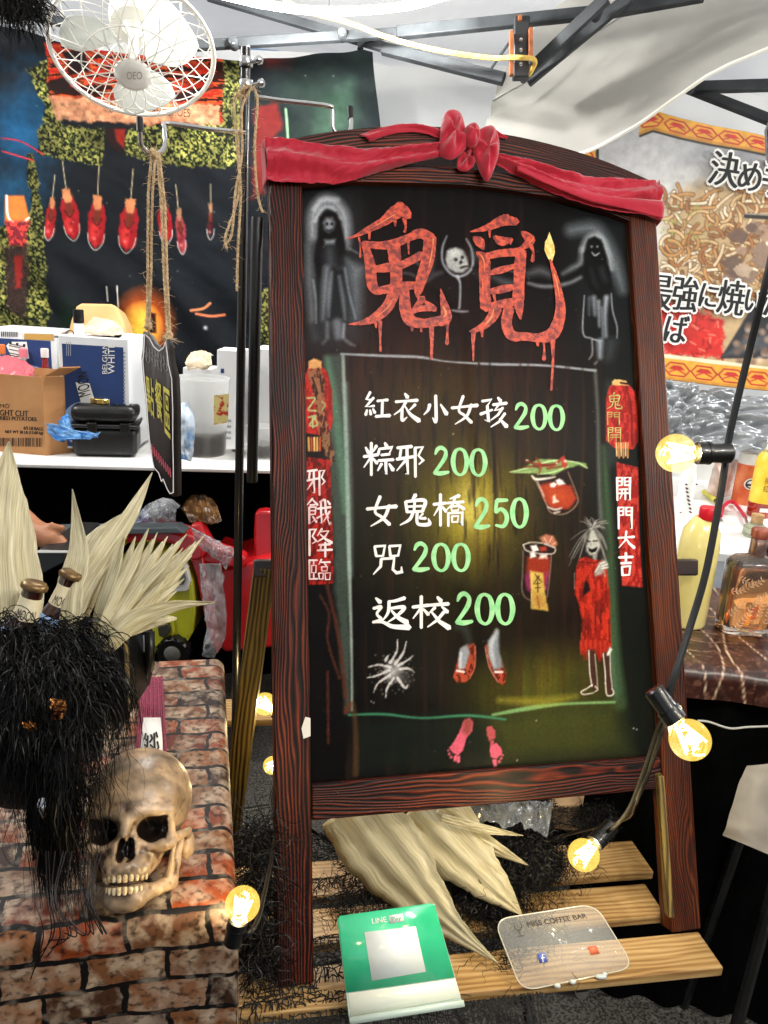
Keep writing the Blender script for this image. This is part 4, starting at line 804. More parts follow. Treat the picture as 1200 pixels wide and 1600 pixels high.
panel = mk('panel', G().grid(PP[::-1] if False else PP), paint_mat('board_paint', rough=.38, spec=.07, bump=.15, bs=220, coat=0), board, colors=p.C, angle=180)
mk('panel_back', G().box(B.w(PW, H2, -.0145), BX * (BW - 2 * PW), -B.N * .006, BZv * (tt.min() - H2 - .01)), mat('plywood', '6a5238', '84694a', rough=.8, ns=4), board)

# ---- lettering
FR = -.0134
M_wp = mat('white_paint', 'ece4e2', 'f6f2f0', rough=.5, ns=60); M_gp = mat('green_paint', '7fcf86', 'a4de9c', rough=.5, ns=70, ramp=(.3, .6))
CH = {
 '紅': [([(26,2),(12,26),(30,27)],8),([(38,20),(10,50),(40,46)],8),([(14,60),(9,76)],[6,9]),([(25,60),(28,74)],[6,9]),([(36,56),(43,68)],[6,9]),([(52,30),(70,27),(90,25)],[8,6,9]),([(71,28),(69,76)],8),([(46,80),(72,77),(98,75)],[9,8,11])],
 '衣': [([(46,2),(56,14)],[6,12]),([(12,30),(50,26),(92,22)],[8,7,10]),([(50,28),(34,52),(6,72)],[9,7,3]),([(36,50),(36,88),(54,78)],[8,9,3]),([(84,36),(64,54)],[9,4]),([(46,42),(66,68),(98,88)],[4,9,14])],
 '小': [([(52,4),(53,86),(40,76)],[9,9,3]),([(30,34),(24,52),(8,68)],[10,8,3]),([(70,32),(92,62)],[5,13])],
 '女': [([(46,2),(30,48),(50,64),(76,86)],[9,7,8,10]),([(76,28),(58,66),(16,94)],[9,8,3]),([(4,42),(50,36),(98,30)],[9,7,11])],
 '孩': [([(8,16),(42,10),(27,30)],[8,9,5]),([(27,30),(32,82),(18,76)],[8,9,3]),([(2,58),(46,42)],[9,6]),([(66,2),(76,13)],[6,11]),([(48,26),(98,19)],[8,9]),([(70,24),(54,44),(80,38)],[7,7,6]),([(84,34),(66,58),(40,76)],[8,7,3]),([(92,52),(70,80),(40,98)],[8,7,3]),([(72,70),(98,94)],[5,13])],
 '粽': [([(8,16),(18,32)],[5,10]),([(44,10),(33,28)],[9,4]),([(2,44),(50,36)],[8,8]),([(27,2),(27,98)],[8,7]),([(25,46),(2,76)],[7,3]),([(30,46),(46,62)],[5,9]),([(72,0),(78,11)],[6,11]),([(54,18),(50,34)],[6,8]),([(53,19),(98,13),(88,28)],[6,9,5]),([(60,37),(88,33)],[7,7]),([(50,54),(100,49)],[7,8]),([(75,53),(75,94),(66,88)],[8,8,3]),([(61,63),(48,84)],[8,4]),([(86,62),(99,80)],[5,11])],
 '邪': [([(6,14),(54,8)],[8,9]),([(18,18),(14,44)],[7,7]),([(4,48),(60,38)],[8,8]),([(38,12),(39,92),(28,84)],[8,9,3]),([(35,48),(4,82)],[8,3]),([(64,12),(90,8),(76,34),(92,48),(78,60)],[7,9,6,9,4]),([(65,12),(66,98)],[8,7])],
 '鬼': [([(52,0),(40,18)],[11,5]),([(20,22),(25,54)],[8,8]),([(20,22),(80,16),(74,50)],[7,10,8]),([(24,37),(75,33)],[6,6]),([(25,53),(74,49)],[7,7]),([(49,20),(47,50)],[7,7]),([(45,52),(32,76),(2,94)],[8,8,3]),([(57,52),(57,84),(72,90),(96,86),(92,70)],[8,8,9,10,3]),([(75,56),(65,70),(84,70)],[6,5,8])],
 '橋': [([(2,34),(42,28)],[8,8]),([(24,2),(24,98)],[8,7]),([(23,36),(3,68)],[7,3]),([(28,38),(42,54)],[5,9]),([(84,4),(54,15)],[10,4]),([(46,28),(98,22)],[7,8]),([(70,12),(64,30),(44,48)],[7,6,3]),([(74,27),(99,44)],[5,10]),([(58,38),(84,36),(80,49),(60,51),(58,38)],6),([(49,58),(49,98)],[7,6]),([(49,59),(94,55),(92,95),(83,88)],[6,8,8,3]),([(60,68),(81,66),(78,84),(61,85),(60,68)],6)],
 '咒': [([(8,10),(14,40)],[6,8]),([(8,10),(42,6),(36,38),(14,40)],[7,9,7,6]),([(56,7),(60,38)],[6,8]),([(56,7),(92,3),(85,35),(60,38)],[7,9,7,6]),([(30,48),(28,72),(4,98)],[8,8,3]),([(30,48),(72,44),(68,80),(80,90),(97,86),(96,70)],[7,9,8,9,10,3])],
 '返': [([(10,8),(22,20)],[5,11]),([(4,40),(24,34),(13,56),(24,72),(2,82)],[7,8,6,8,6]),([(2,82),(28,80),(56,92),(100,92)],[5,7,10,14]),([(88,4),(62,14),(44,17)],[9,7,5]),([(46,16),(43,50),(28,76)],[8,7,3]),([(46,38),(86,32),(70,56),(42,80)],[6,9,7,3]),([(52,44),(70,64),(94,78)],[5,9,13])],
 '校': [([(2,36),(44,28)],[8,8]),([(25,2),(25,98)],[8,7]),([(24,38),(3,70)],[7,3]),([(30,40),(44,56)],[5,9]),([(68,2),(78,14)],[6,11]),([(46,28),(98,21)],[7,9]),([(62,34),(48,50)],[8,4]),([(80,30),(95,46)],[5,10]),([(86,46),(68,72),(42,94)],[8,7,3]),([(54,50),(74,76),(100,94)],[5,9,13])],
 '大': [([(4,40),(50,35),(96,30)],[10,8,12]),([(51,2),(44,52),(6,94)],[11,9,3]),([(50,42),(66,66),(97,90)],[6,11,15])],
 '吉': [([(8,22),(92,17)],[10,11]),([(50,2),(50,43)],[11,9]),([(20,46),(82,42)],[9,10]),([(26,60),(30,96)],[8,10]),([(26,60),(76,56),(70,92),(30,95)],[8,11,9,8])],
 '門': [([(12,6),(14,98)],[9,8]),([(12,8),(42,5),(40,38),(16,40)],[8,9,8,6]),([(16,22),(40,21)],6),([(56,5),(58,39)],[8,7]),([(56,7),(90,3),(87,96),(76,88)],[8,10,9,3]),([(58,22),(86,20)],6),([(58,38),(87,36)],7)],
 '開': [([(12,6),(14,98)],[9,8]),([(12,8),(42,5),(40,36),(16,38)],[8,9,8,6]),([(16,21),(40,20)],6),([(56,5),(58,37)],[8,7]),([(56,7),(90,3),(87,96),(76,88)],[8,10,9,3]),([(58,21),(86,19)],6),([(58,36),(87,34)],7),([(26,54),(76,51)],7),([(22,70),(80,67)],7),([(41,54),(40,74),(28,92)],[7,6,3]),([(61,53),(61,94)],7)],
 '餓': [([(26,2),(2,28)],[8,3]),([(26,6),(46,24)],[5,9]),([(16,26),(36,24)],6),([(12,34),(40,32),(36,58),(14,60)],[6,8,6,6]),([(12,34),(13,94),(32,80)],[7,8,3]),([(14,46),(36,45)],5),([(26,66),(42,86)],[5,9]),([(72,4),(52,14)],[8,3]),([(46,38),(99,30)],[7,8]),([(60,12),(61,90),(50,82)],[7,8,3]),([(44,72),(72,56)],[7,4]),([(76,4),(80,50),(98,94),(99,74)],[8,8,9,3]),([(95,46),(70,84)],[8,3]),([(86,8),(96,20)],[5,9])],
 '降': [([(10,8),(36,5),(22,30),(38,46),(22,56)],[7,9,6,9,4]),([(11,8),(11,98)],[8,7]),([(60,2),(42,28)],[8,3]),([(58,12),(86,9),(70,32),(40,50)],[6,8,7,3]),([(54,22),(74,38),(98,50)],[5,8,12]),([(48,60),(92,55)],[7,8]),([(56,60),(54,78)],6),([(42,79),(100,74)],[7,8]),([(73,50),(73,100)],[8,7])],
 '臨': [([(8,6),(9,96)],[8,7]),([(8,8),(42,6)],7),([(8,95),(44,92)],7),([(18,32),(37,30),(36,64),(18,65),(18,32)],6),([(27,8),(27,30)],6),([(27,65),(27,93)],6),([(60,2),(48,26)],[8,3]),([(56,15),(97,12)],[6,8]),([(72,20),(80,28)],[5,8]),([(60,36),(86,34),(83,54),(62,55),(60,36)],6),([(48,66),(68,64),(66,92),(51,93),(48,66)],6),([(75,64),(98,62),(95,93),(77,94),(75,64)],6)],
 '2': [([(10,26),(24,8),(48,2),(72,14),(68,36),(42,62),(6,92)],[8,15,15,13,16,14,12]),([(4,93),(44,94),(90,88)],[14,17,11])],
 '0': [([(46,3),(20,14),(6,48),(18,84),(48,97),(76,84),(88,48),(74,14),(46,3)],[10,14,18,14,10,14,18,14,10])],
 '5': [([(86,6),(24,8)],[12,15]),([(24,8),(18,46),(46,36),(76,48),(82,72),(60,92),(16,90)],[14,11,13,16,16,14,9])],
}
def brush(chars, boxes, m, nm, pl=None, off=FR, ws=1.22, parent=None, wk=1.0):
    """each character's strokes fitted into its measured box (x0, y0, x1, y1, slope)"""
    for c, (x0, y0, x1, y1) in zip(chars, boxes):
        g = G(); sx, sy = (x1 - x0) / 100, (y1 - y0) / 100; sl = .045
        for k, (pts, w) in enumerate(CH[c]):
            w = np.broadcast_to(np.asarray(w, float), (len(pts),)) * (sx + sy) / 2 * ws
            q = [(x0 + a * sx, y0 + b * sy + sl * a * sx) for a, b in pts]
            ribbon(g, pl or B, q, w, off + .00005 * k, n=max(10, 7 * len(pts)), sm=(c in '250' or len(pts) > 2 and False) or c in '女衣返小鬼')
        mk(nm, g, m, parent or board, smooth=False)
def row(chars, x0, y0, x1, y1, digs, dx0, dy0, dx1, dy1, dw):
    n = len(chars); w = (x1 - x0) / n
    brush(chars, [(x0 + i * w, y0 + i * dw, x0 + (i + .93) * w, y1 + i * dw) for i in range(n)], M_wp, 'painted_character')
    w = (dx1 - dx0) / 3
    brush(digs, [(dx0 + i * w, dy0 + i * dw * .5, dx0 + (i + .9) * w, dy1 + i * dw * .5) for i in range(3)], M_gp, 'painted_digit')
row('紅衣小女孩', 570, 608, 800, 657, '200', 808, 627, 890, 668, 2.0)
row('粽邪', 570, 688, 672, 741, '200', 681, 696, 768, 740, 2)
row('女鬼橋', 574, 772, 733, 824, '250', 745, 777, 833, 825, -1.5)
row('咒', 584, 848, 636, 898, '200', 648, 847, 742, 892, 0)
row('返校', 584, 930, 710, 982, '200', 716, 926, 812, 976, 0)
brush('邪餓降臨', [(480, 728, 512, 772), (480, 776, 519, 820), (481, 823, 521, 868), (482, 872, 519, 906)], mat('pink_white_paint', 'd8a0a0', 'ece0e0', rough=.5, ns=40), 'couplet_character', ws=1.1)
brush('開門大吉', [(967, 742, 993, 781), (969, 789, 996, 826), (971, 828, 998, 857), (971, 862, 997, 900)], M_wp, 'couplet_character', ws=1.25)
brush('鬼門開', [(953, 610, 978, 638), (952, 640, 976, 662), (953, 664, 978, 688)], mat('dull_gold_paint', 'a08a3c', 'd0c070', rough=.5, ns=60), 'lantern_character', ws=.9)

# title in dripping red and orange
M_tr = mat('title_red_paint', '74120a', 'cc4622', rough=.42, ns=110, nd=7, ramp=(.38, .60), bump=.5, bs=200)
M_to = mat('title_orange_light', 'e08a50', 'c84a2a', rough=.45, ns=60)
def title(nm, strokes, ox, oy, drips):
    g = G(); s = 1200 / 360; k = 0
    for pts, w in strokes + drips:
        w = np.broadcast_to(np.asarray(w, float), (len(pts),)) * 1.22; q = np.array(pts, float)
        Q = spline(np.c_[q, w], 9 * len(pts)); jit = (fbm(np.arange(len(Q)) * .9, np.full(len(Q), k * 3.1), 5) - .5) * 9 * (w.max() > 14)
        Q = np.c_[Q[:, 0] / s + ox, Q[:, 1] / s + oy, (Q[:, 2] + jit) / s]
        ribbon(g, B, Q[:, :2], Q[:, 2], FR + .0001 + .00006 * k, n=len(Q), sm=False); k += 1
    mk(nm, g, M_tr, board, smooth=False)
    return k
S1 = [([(350,327),(400,308),(450,283),(540,236),(600,190),(640,182),(672,210)],[5,14,26,40,60,56,34]),
      ([(600,160),(625,150),(660,185)],[10,30,24]),
      ([(440,352),(455,400),(470,470),(478,560),(500,600),(530,612)],[30,36,46,46,36,14]),
      ([(432,350),(520,362),(600,350),(680,318),(735,300),(795,325)],[22,34,38,34,44,40]),
      ([(785,318),(778,400),(765,460),(738,540),(722,600),(716,630)],[54,56,54,48,36,14]),
      ([(478,488),(560,478),(640,462),(740,412)],[26,40,34,36]),
      ([(498,600),(560,592),(640,575),(735,572)],[26,36,38,30]),
      ([(592,360),(602,460),(606,540),(590,620),(555,690),(490,745),(420,770),(355,778)],[56,54,52,50,48,40,20,4]),
      ([(650,590),(650,640),(655,700),(680,755),(740,772),(800,764),(860,752),(866,715),(850,650),(838,592)],[40,46,52,52,40,40,48,44,26,5]),
      ([(745,640),(725,668),(688,712)],[34,26,16]),([(690,712),(740,694),(800,690)],[18,26,30]),([(760,660),(790,680),(808,700)],[14,22,24])]
D1 = [([(522,760),(522,860),(524,918)],[18,8,11]),([(790,775),(793,870),(790,958)],[26,14,12]),([(876,755),(874,820),(872,880)],[16,10,18]),([(648,220),(655,262),(650,292)],[20,10,11]),([(600,230),(600,262)],[14,8]),
      ([(465,285),(464,330)],[14,8]),([(410,322),(417,370),(416,425)],[9,6,9]),([(498,765),(500,795)],[14,8]),([(735,780),(737,815)],[12,9]),([(668,330),(672,410)],[12,6]),([(720,600),(722,650)],[16,6]),([(690,780),(688,812)],[20,10])]
title('title_character', S1, 440, 270, D1)
S2 = [([(130,289),(185,278),(235,262),(300,232),(370,238)],[4,20,32,46,34]),([(300,205),(325,210)],[12,20]),([(150,322),(178,345),(198,382)],[22,42,12]),([(255,318),(295,340),(345,332)],[18,40,16]),
      ([(400,292),(430,318),(440,338),(415,365),(375,385)],[14,40,44,26,10]),([(165,400),(200,430),(204,500),(204,600),(210,690)],[16,46,50,46,50]),([(205,422),(280,405),(340,400),(405,396)],[30,32,36,36]),
      ([(395,400),(388,480),(384,560),(380,640),(385,700),(392,752)],[46,50,48,50,34,8]),([(225,510),(290,492),(365,470)],[18,30,20]),([(225,606),(300,592),(368,578)],[22,34,20]),([(215,690),(300,668),(390,655)],[34,36,34]),
      ([(262,690),(245,735),(205,780),(160,805),(124,815)],[56,46,34,22,8]),([(332,690),(318,770),(345,835),(420,842),(490,848),(555,830),(588,770),(600,700),(592,620),(572,530),(545,440)],[46,46,44,36,40,56,52,44,34,24,10])]
D2 = [([(145,810),(143,880),(144,970)],[24,12,6]),([(512,850),(516,910),(514,962)],[14,9,18]),([(560,840),(562,960),(552,1122)],[24,12,10]),([(445,360),(458,400),(454,445)],[18,12,18]),([(228,280),(230,322)],[14,6]),([(188,800),(190,842)],[16,8]),
      ([(345,330),(338,358)],[14,6]),([(362,850),(366,868)],[16,8]),([(250,612),(258,655)],[16,8]),([(478,850),(482,890)],[20,10])]
title('title_character', S2, 700, 270, D2)
g = G(); s = 1200 / 360
tip = [(543, 292), (556, 330), (568, 362), (572, 402), (558, 445), (548, 452), (530, 420), (517, 388), (520, 345), (532, 325)]
g.add([B.P(700 + a / s, 270 + b / s, FR + .0013) for a, b in tip], [tuple(range(len(tip)))[::-1]]); mk('brush_tip', g, mat('brush_yellow', 'd8b040', 'f0dc90', rough=.5, ns=120), board, smooth=False)
g = G()
for k, (ox, pts, w) in enumerate([(440, [(800, 330), (792, 400), (775, 480)], [10, 8, 3]), (440, [(600, 200), (540, 236), (470, 275)], [4, 5, 2]), (440, [(848, 680), (866, 720), (850, 745)], [3, 12, 4]), (440, [(590, 640), (560, 690), (500, 740)], [3, 6, 3]), (700, [(170, 405), (196, 440), (200, 500)], [6, 8, 3]), (700, [(250, 700), (235, 745), (200, 785)], [6, 12, 4]), (700, [(430, 300), (455, 330), (420, 365)], [3, 5, 2]), (700, [(556, 480), (580, 560), (596, 640)], [3, 6, 3]), (700, [(190, 540), (192, 620)], [4, 4])]):
    mk('highlight_stroke', ribbon(G(), B, [(ox + a / s, 270 + b / s) for a, b in pts], [q / s for q in w], FR + .0022 + .00005 * k), M_to, board, smooth=False)
# tag stapled to the left post
g = G(); g.prism([B.P(477, 1120, .0012), B.P(485, 1122, .0012), B.P(485, 1150, .0012), B.P(474, 1154, .0012), B.P(471, 1138, .0012)][::-1], -B.N * .001); mk('paper_tag', g, mat('tag_paper', 'dcd8d0', rough=.7), board)
# rear support frame
hz = B.w(.02, .62, -TH); hz2 = B.w(BW - .02, .62, -TH)
fl = Az(352, 1260, BZ) ; 
for (ta, tb, ba, nm) in [((412, 882), .045, None, 'rear_leg')]:
    a = At(414, 885, 1.50); b = At(345, 1420, 1.70)
    d = b - a; s_ = nrm(np.cross(d, Fv)); g = G(); g.cbox((a + b) / 2, s_ * .040, nrm(np.cross(s_, d)) * .03, d); mk('rear_leg', g, M_oldwood, board, bev=.003)
a = At(1030, 888, 1.62); b = At(1036, 1240, 1.66); d = b - a; s_ = nrm(np.cross(d, Fv)); mk('rear_leg', G().cbox((a + b) / 2, s_ * .04, nrm(np.cross(s_, d)) * .03, d), M_oldwood, board, bev=.003)
a, b = At(396, 888, 1.5), At(1086, 886, 1.62); d = b - a; s_ = nrm(np.cross(d, Fv)); mk('hinge_bar', G().cbox((a + b) / 2, s_ * .034, nrm(np.cross(s_, d)) * .03, d), mat('dark_bar_wood', '1c0f09', '3a2418', rough=.4, ns=20, coat=.3), board, bev=.004)
a, b = At(1030, 1210, 1.36), At(1046, 1430, 1.30)
mk('lit_side_strip', G().cbox((a + b) / 2, nrm(Rv) * .011, Fv * .02, b - a), M_oldwood, board, bev=.002)  # olive strip added for the post's inner side lit yellow by the bulb

# ------------------------------------------------------------------ red sash with its bow
M_red = mat('red_satin', 'b4162e', 'c82440', rough=.62, ns=6, sheen=.5, bump=.35, bs=90, bd=.0015, transl=.22, spec=.3)
sash = thing('ribbon_bow', 'red satin sash tied in a bow across the top of the menu stand', 'sash', B.P(720, 240, .02))
def clothp(nm, top, bot, off=.012, amp=.008, nf=3, nu=130, nv=28, k=0, puff=.008, parent=None, m=None, solid=.0012):
    tp_, bt_ = spline(np.array(top, float), nu), spline(np.array(bot, float), nu)
    v = np.linspace(0, 1, nv); P_ = np.zeros((nv, nu, 3))
    for j in range(nu):
        a, b = B.P(tp_[j, 0], tp_[j, 1]), B.P(bt_[j, 0], bt_[j, 1])
        u = j / (nu - 1)
        h = off + puff * np.sin(v * math.pi) + amp * np.sin(v * math.pi * 2 * nf + 2 * math.sin(u * 4 + k) + k) * (.5 + .5 * math.sin(u * 5 + k) ** 2) + amp * 1.6 * (fbm(v * 5 + k, np.full(nv, u * 9), 2 + k) - .5) + amp * .9 * (fbm(v * 9 + u * 20, np.full(nv, u * 34 + k), 5 + k, 2) - .5)
        P_[::-1, j] = a * (1 - v[:, None]) + b * v[:, None] + B.N * h[:, None]
    return mk(nm, G().grid(P_), m or M_red, parent or sash, angle=180, solid=solid)
clothp('band', [(413, 221), (450, 222), (500, 232), (560, 238), (620, 234), (660, 230), (704, 226)], [(417, 287), (445, 291), (500, 292), (540, 288), (590, 272), (650, 258), (704, 246)], .010, .007, 1.6, k=1)
clothp('band', [(560, 215), (600, 203), (650, 199), (690, 208), (712, 216)], [(575, 226), (610, 215), (650, 212), (690, 222), (712, 232)], .009, .003, 1, 40, 10, k=2, puff=.004)
clothp('band', [(740, 214), (765, 206), (780, 214), (790, 219)], [(740, 226), (765, 216), (780, 220), (789, 221)], .009, .002, 1, 20, 8, k=5, puff=.003)
clothp('band', [(752, 240), (775, 247), (830, 257), (885, 275), (940, 283), (1000, 285), (1024, 283)], [(752, 250), (778, 266), (830, 288), (880, 312), (940, 330), (990, 340), (1027, 350)], .010, .007, 1.7, k=3)
clothp('hem_fold', [(800, 262), (850, 284), (910, 305), (970, 316), (1027, 322)], [(800, 276), (850, 298), (910, 321), (970, 334), (1027, 349)], .020, .0015, 1, 50, 10, k=4, puff=.003)
# ends wrapped round the posts
def wrap(top, bot, s0, sgn):
    g = G(); n = 14; P_ = np.zeros((n, 14, 3))
    for i in range(n):
        u = i / (n - 1); s, t1, t2 = s0 + sgn * min(u * .05, .004), 0, 0
        for j in range(14):
            v = j / 13; a = B.P(*top) * (1 - v) + B.P(*bot) * v
            P_[i, j] = a + B.X * sgn * (.002 + .004 * math.sin(u * math.pi)) + B.N * (.010 - u * .056 + .002 * math.sin(v * 9 + u * 5))
    return mk('wrapped_end', g.grid(P_), M_red, sash, angle=180, solid=.001)
wrap((1024, 284), (1027, 349), BW, 1); wrap((415, 222), (418, 287), 0, -1)
def lobe(outline, off, puff, k, nm='bow_loop', nr=22, na=60, fold=.0085):
    """closed, inflated cloth lobe from an outline"""
    O_ = spline(np.array(outline, float), na, True); c = O_.mean(0); P_ = np.zeros((nr, na, 3)); Q_ = np.zeros((nr, na, 3))
    for i in range(nr):
        r_ = 1 - i / (nr - 1) * .995
        for j in range(na):
            q = c + (O_[j] - c) * r_; h = puff * math.sqrt(max(0, 1 - r_ ** 2.4)); th = 2 * math.pi * j / na
            w = fold * (1 - abs(2 * r_ - 1)) * math.sin(4 * th + k) + fold * 1.2 * (float(fbm(q[0] * .06, q[1] * .03, k)) - .5) * 2 * (1 - r_ ** 3)
            P_[i, j] = B.P(q[0], q[1], off + h + w); Q_[i, j] = B.P(q[0], q[1], off - h * .6)
    P_ = np.concatenate([P_, P_[:, :1]], 1); Q_ = np.concatenate([Q_, Q_[:, :1]], 1)
    return mk(nm, G().grid(P_).grid(Q_[:, ::-1]), M_red, sash, angle=180)
lobe([(684, 208), (690, 186), (704, 181), (716, 192), (722, 212), (728, 232), (714, 250), (700, 258), (684, 252), (682, 232)], .018, .018, 1)
lobe([(736, 218), (755, 206), (768, 212), (774, 234), (770, 262), (758, 290), (748, 284), (738, 258), (732, 238)], .018, .018, 4)
lobe([(724, 226), (740, 240), (738, 262), (726, 272), (712, 268), (714, 246)], .010, .010, 6, 'bow_tail')
lobe([(718, 216), (728, 208), (738, 214), (740, 232), (732, 244), (720, 238)], .028, .018, 9, 'knot', fold=.002)
# ------------------------------------------------------------------ display pole with hooks
PT = 1.36
pa, pb = At(384, 74, PT), At(376, 1300, PT + .07)
pb = A3(pa[0], pa[1], 0.02)
pole = thing('display_pole', 'black metal display pole with chrome hook arms left of the menu stand', 'display stand', (pa[0], pa[1], 0))
mk('pole', G().lathe([(.0001, pa[2] + .004), (.0085, pa[2]), (.0088, 1.0), (.0088, .02)][::-1], (pa[0], pa[1], 0), n=18), M_blackmetal, pole)
mk('base_plate', G().lathe([(.15, .0), (.15, .012), (.02, .02), (.012, .03)], (pa[0], pa[1], 0), n=36), M_blackmetal, pole)
q0 = At(402, 338, PT); q1 = At(402, 784, PT)
mk('lower_tube', G().lathe([(.0098, 0), (.0105, .004), (.0105, .47), (.0098, .474)], (q0[0], q0[1], q1[2]), n=18), mat('matte_black_tube', '0a0a0b', rough=.4, coat=.2), pole)
for (px, py) in ((389, 97), (392, 133)):
    c = At(px, py, PT); g = G(); g.lathe([(.011, -.008), (.012, -.006), (.012, .006), (.011, .008)], At(384.5, py, PT), n=16); mk('clamp_ring', g, M_steel, pole)
    g = G(); g.lathe([(.0035, 0), (.0035, .012), (.007, .014), (.0075, .02), (.004, .023)], c + Rv * .003, Rv - Fv * .4, 12); mk('clamp_screw', g, M_steel, pole)
def hook(pts, t, dt, tip):
    P_ = [At(px, py, t + dt * i / (len(pts) - 1)) for i, (px, py) in enumerate(pts)]
    mk('hook_arm', G().tube(spline(P_, 60), .0038, 10), M_steel, pole)
    a, b = P_[-1], P_[-1] + (P_[-1] - P_[-2]) * .2
    mk('hook_tip', G().tube([At(*tip[0], t + dt), At(*tip[1], t + dt)], .0055, 10), M_black, pole)
hook([(385, 207), (330, 202), (262, 193), (257, 200), (258, 225), (250, 238), (236, 240), (222, 228), (219, 205)], PT, -.10, [(219, 206), (218, 184)])
hook([(398, 151), (440, 157), (510, 165), (519, 172), (520, 198), (528, 210), (541, 212), (548, 200), (549, 180)], PT, .04, [(548, 186), (547, 167)])

# twine: strands with loose fibres
M_twine = mat('jute_twine', '9c7f5c', 'd2b994', rough=.9, ns=200, bump=.5, bs=400)
def twine(pts, r=.0021, fuzz=60, seed=1):
    g = G(); rr = np.random.default_rng(seed); S = spline(np.array(pts), 70); L = np.linalg.norm(np.diff(S, axis=0), axis=1).sum()
    for ph in (0, 2.1, 4.2):
        u = np.linspace(0, 1, 220); P_ = np.stack([np.interp(u, np.linspace(0, 1, 70), S[:, i]) for i in range(3)], 1)
        a = u * L / .012 * 2 * math.pi / 1.6 + ph; P_ = P_ + (Rv[None] * np.cos(a)[:, None] + Fv[None] * np.sin(a)[:, None]) * r * .55
        g.tube(P_, r * .62, 5)
    for k in range(fuzz):
        c = S[rr.integers(70)]; d = rr.normal(size=3); d = d / np.linalg.norm(d) * (.006 + .014 * rr.random())
        g.tube([c, c + d * .6 + rr.normal(size=3) * .002, c + d], [.0004, .0003, .0001], 3, False)
    return g
# ------------------------------------------------------------------ small hanging sign
YS = 1.12   # angle the sign is swung away from the viewer
sx_ = nrm(A3(math.cos(YS), -math.sin(YS), 0)); SP = Plane(At(250, 640, 1.22), sx_, (0, 0, 1))
if SP.N @ (CAM - SP.O) < 0: SP.N = -SP.N
sign = thing('hanging_sign', 'small black bat-edged sign with yellow Chinese characters hanging on twine from a hook', 'sign', SP.P(265, 776))
ol = [(224, 518), (232, 524), (240, 538), (249, 545), (257, 540), (261, 530), (264, 548), (266, 566), (272, 590), (274, 640), (274, 690), (275, 730), (275, 774), (269, 776), (264, 768), (257, 752), (254, 756), (249, 742), (241, 734), (238, 722), (233, 690), (230, 660), (227, 620), (224, 594), (221, 560), (223, 545)]
S0 = [SP.P(*q) for q in ol]
def away(n): return -SP.N * n
g = G(); f = S0 if np.dot(np.cross(S0[1] - S0[0], S0[2] - S0[1]), SP.N) > 0 else S0[::-1]
g.prism(S0[::-1], away(.008)); mk('sign_board', g, mat('sign_face', '1c1816', '2c2624', rough=.6, spec=.2, ns=12), sign, smooth=False)
sh = []
for (x, y) in ol: sh.append((250 + (x - 250) * .88 + (0), 645 + (y - 645) * .965))
g = G(); n_ = len(sh)
for k in range(n_): ribbon(g, SP, [sh[k], sh[(k + 1) % n_]], 1.6, .0008 + .00003 * k, n=3, sm=False)
mk('white_outline', g, M_wp, sign, smooth=False)
M_yel = mat('yellow_paint', 'd8d058', 'c8b840', rough=.5, ns=40)
for s_, q in [('點', [(229, 586), (241, 594), (243, 654), (232, 642)]), ('餐', [(243, 592), (254, 600), (256, 662), (246, 650)]), ('區', [(257, 604), (267, 612), (268, 686), (259, 674)])]:
    g = G()
    for k, w in enumerate((-.0012, 0, .0012)):
        text_on(g, SP, s_, q, .0014 + k * .0002); g.v[-1] = g.v[-1] + SP.Z * w
    mk('sign_character', g, M_yel, sign, smooth=False)
g = G()
for k in range(16):
    x = 228 + (k % 8) * 4.6; y = 548 + (k // 8) * 12 + (k % 8) * 2.2; ribbon(g, SP, [(x, y + 5 * math.sin(k * 3)), (x + 3, y + 6 + 4 * math.cos(k)), (x + 1.5, y - 6)], .9, .001 + .00004 * k, sm=False)
mk('grey_scrawl', g, mat('grey_paint', '8c8884', rough=.6), sign)
g = G()
for k in range(9):
    x = 238 + k * 3.6; y = 700 + k * 4.6; ribbon(g, SP, [(x, y - 6), (x + 1.4, y + 9)], 1.6, .001 + .00004 * k, sm=False); ribbon(g, SP, [(x - 1, y), (x + 2.4, y + 3)], 1.1, .0016 + .00004 * k, sm=False)
mk('pink_scrawl', g, mat('pink_paint', 'b8485c', rough=.6), sign)
tw = thing('twine_loop', 'frayed brown twine holding the small black sign to the chrome hook', 'twine', At(240, 240, 1.28))
for k, pts in enumerate([[(238, 236), (232, 300), (231, 400), (230, 505)], [(243, 236), (238, 310), (236, 420), (233, 508)], [(245, 238), (252, 320), (256, 420), (262, 525)], [(248, 238), (257, 320), (261, 430), (266, 528)]]):
    mk('strand', twine([At(x, y, 1.27 - .04 * (k > 1)) for x, y in pts], .0021, 46, k), M_twine, tw)
for (x, y, t) in ((231, 508, 1.26), (264, 528, 1.22), (241, 240, 1.27)):
    g = G(); rr = np.random.default_rng(int(x)); c = At(x, y, t)
    for k in range(3): g.sphere(c + rr.normal(size=3) * .003, (.006, .006, .006), 8, 6)
    for k in range(40): d = rr.normal(size=3) * .009; g.tube([c, c + d + A3(0, 0, -.004)], [.0005, .0002], 3, False)
    mk('knot', g, M_twine, tw)
tw2 = thing('coiled_twine', 'loose frayed brown twine tied round the black display pole and hanging down', 'twine', At(388, 135, PT - .02))
for k, pts in enumerate([[(392, 133), (376, 142), (366, 160), (370, 220), (374, 290), (366, 330), (352, 370), (354, 388)], [(396, 136), (402, 160), (398, 230), (402, 300), (410, 332)], [(392, 138), (378, 170), (378, 240), (368, 300), (364, 350), (360, 372), (350, 384)], [(370, 200), (376, 300), (372, 380), (370, 455)], [(384, 132), (372, 150), (380, 150)]]):
    mk('strand', twine([At(x, y, PT - .03) for x, y in pts], .0021, 50, 10 + k), M_twine, tw2)

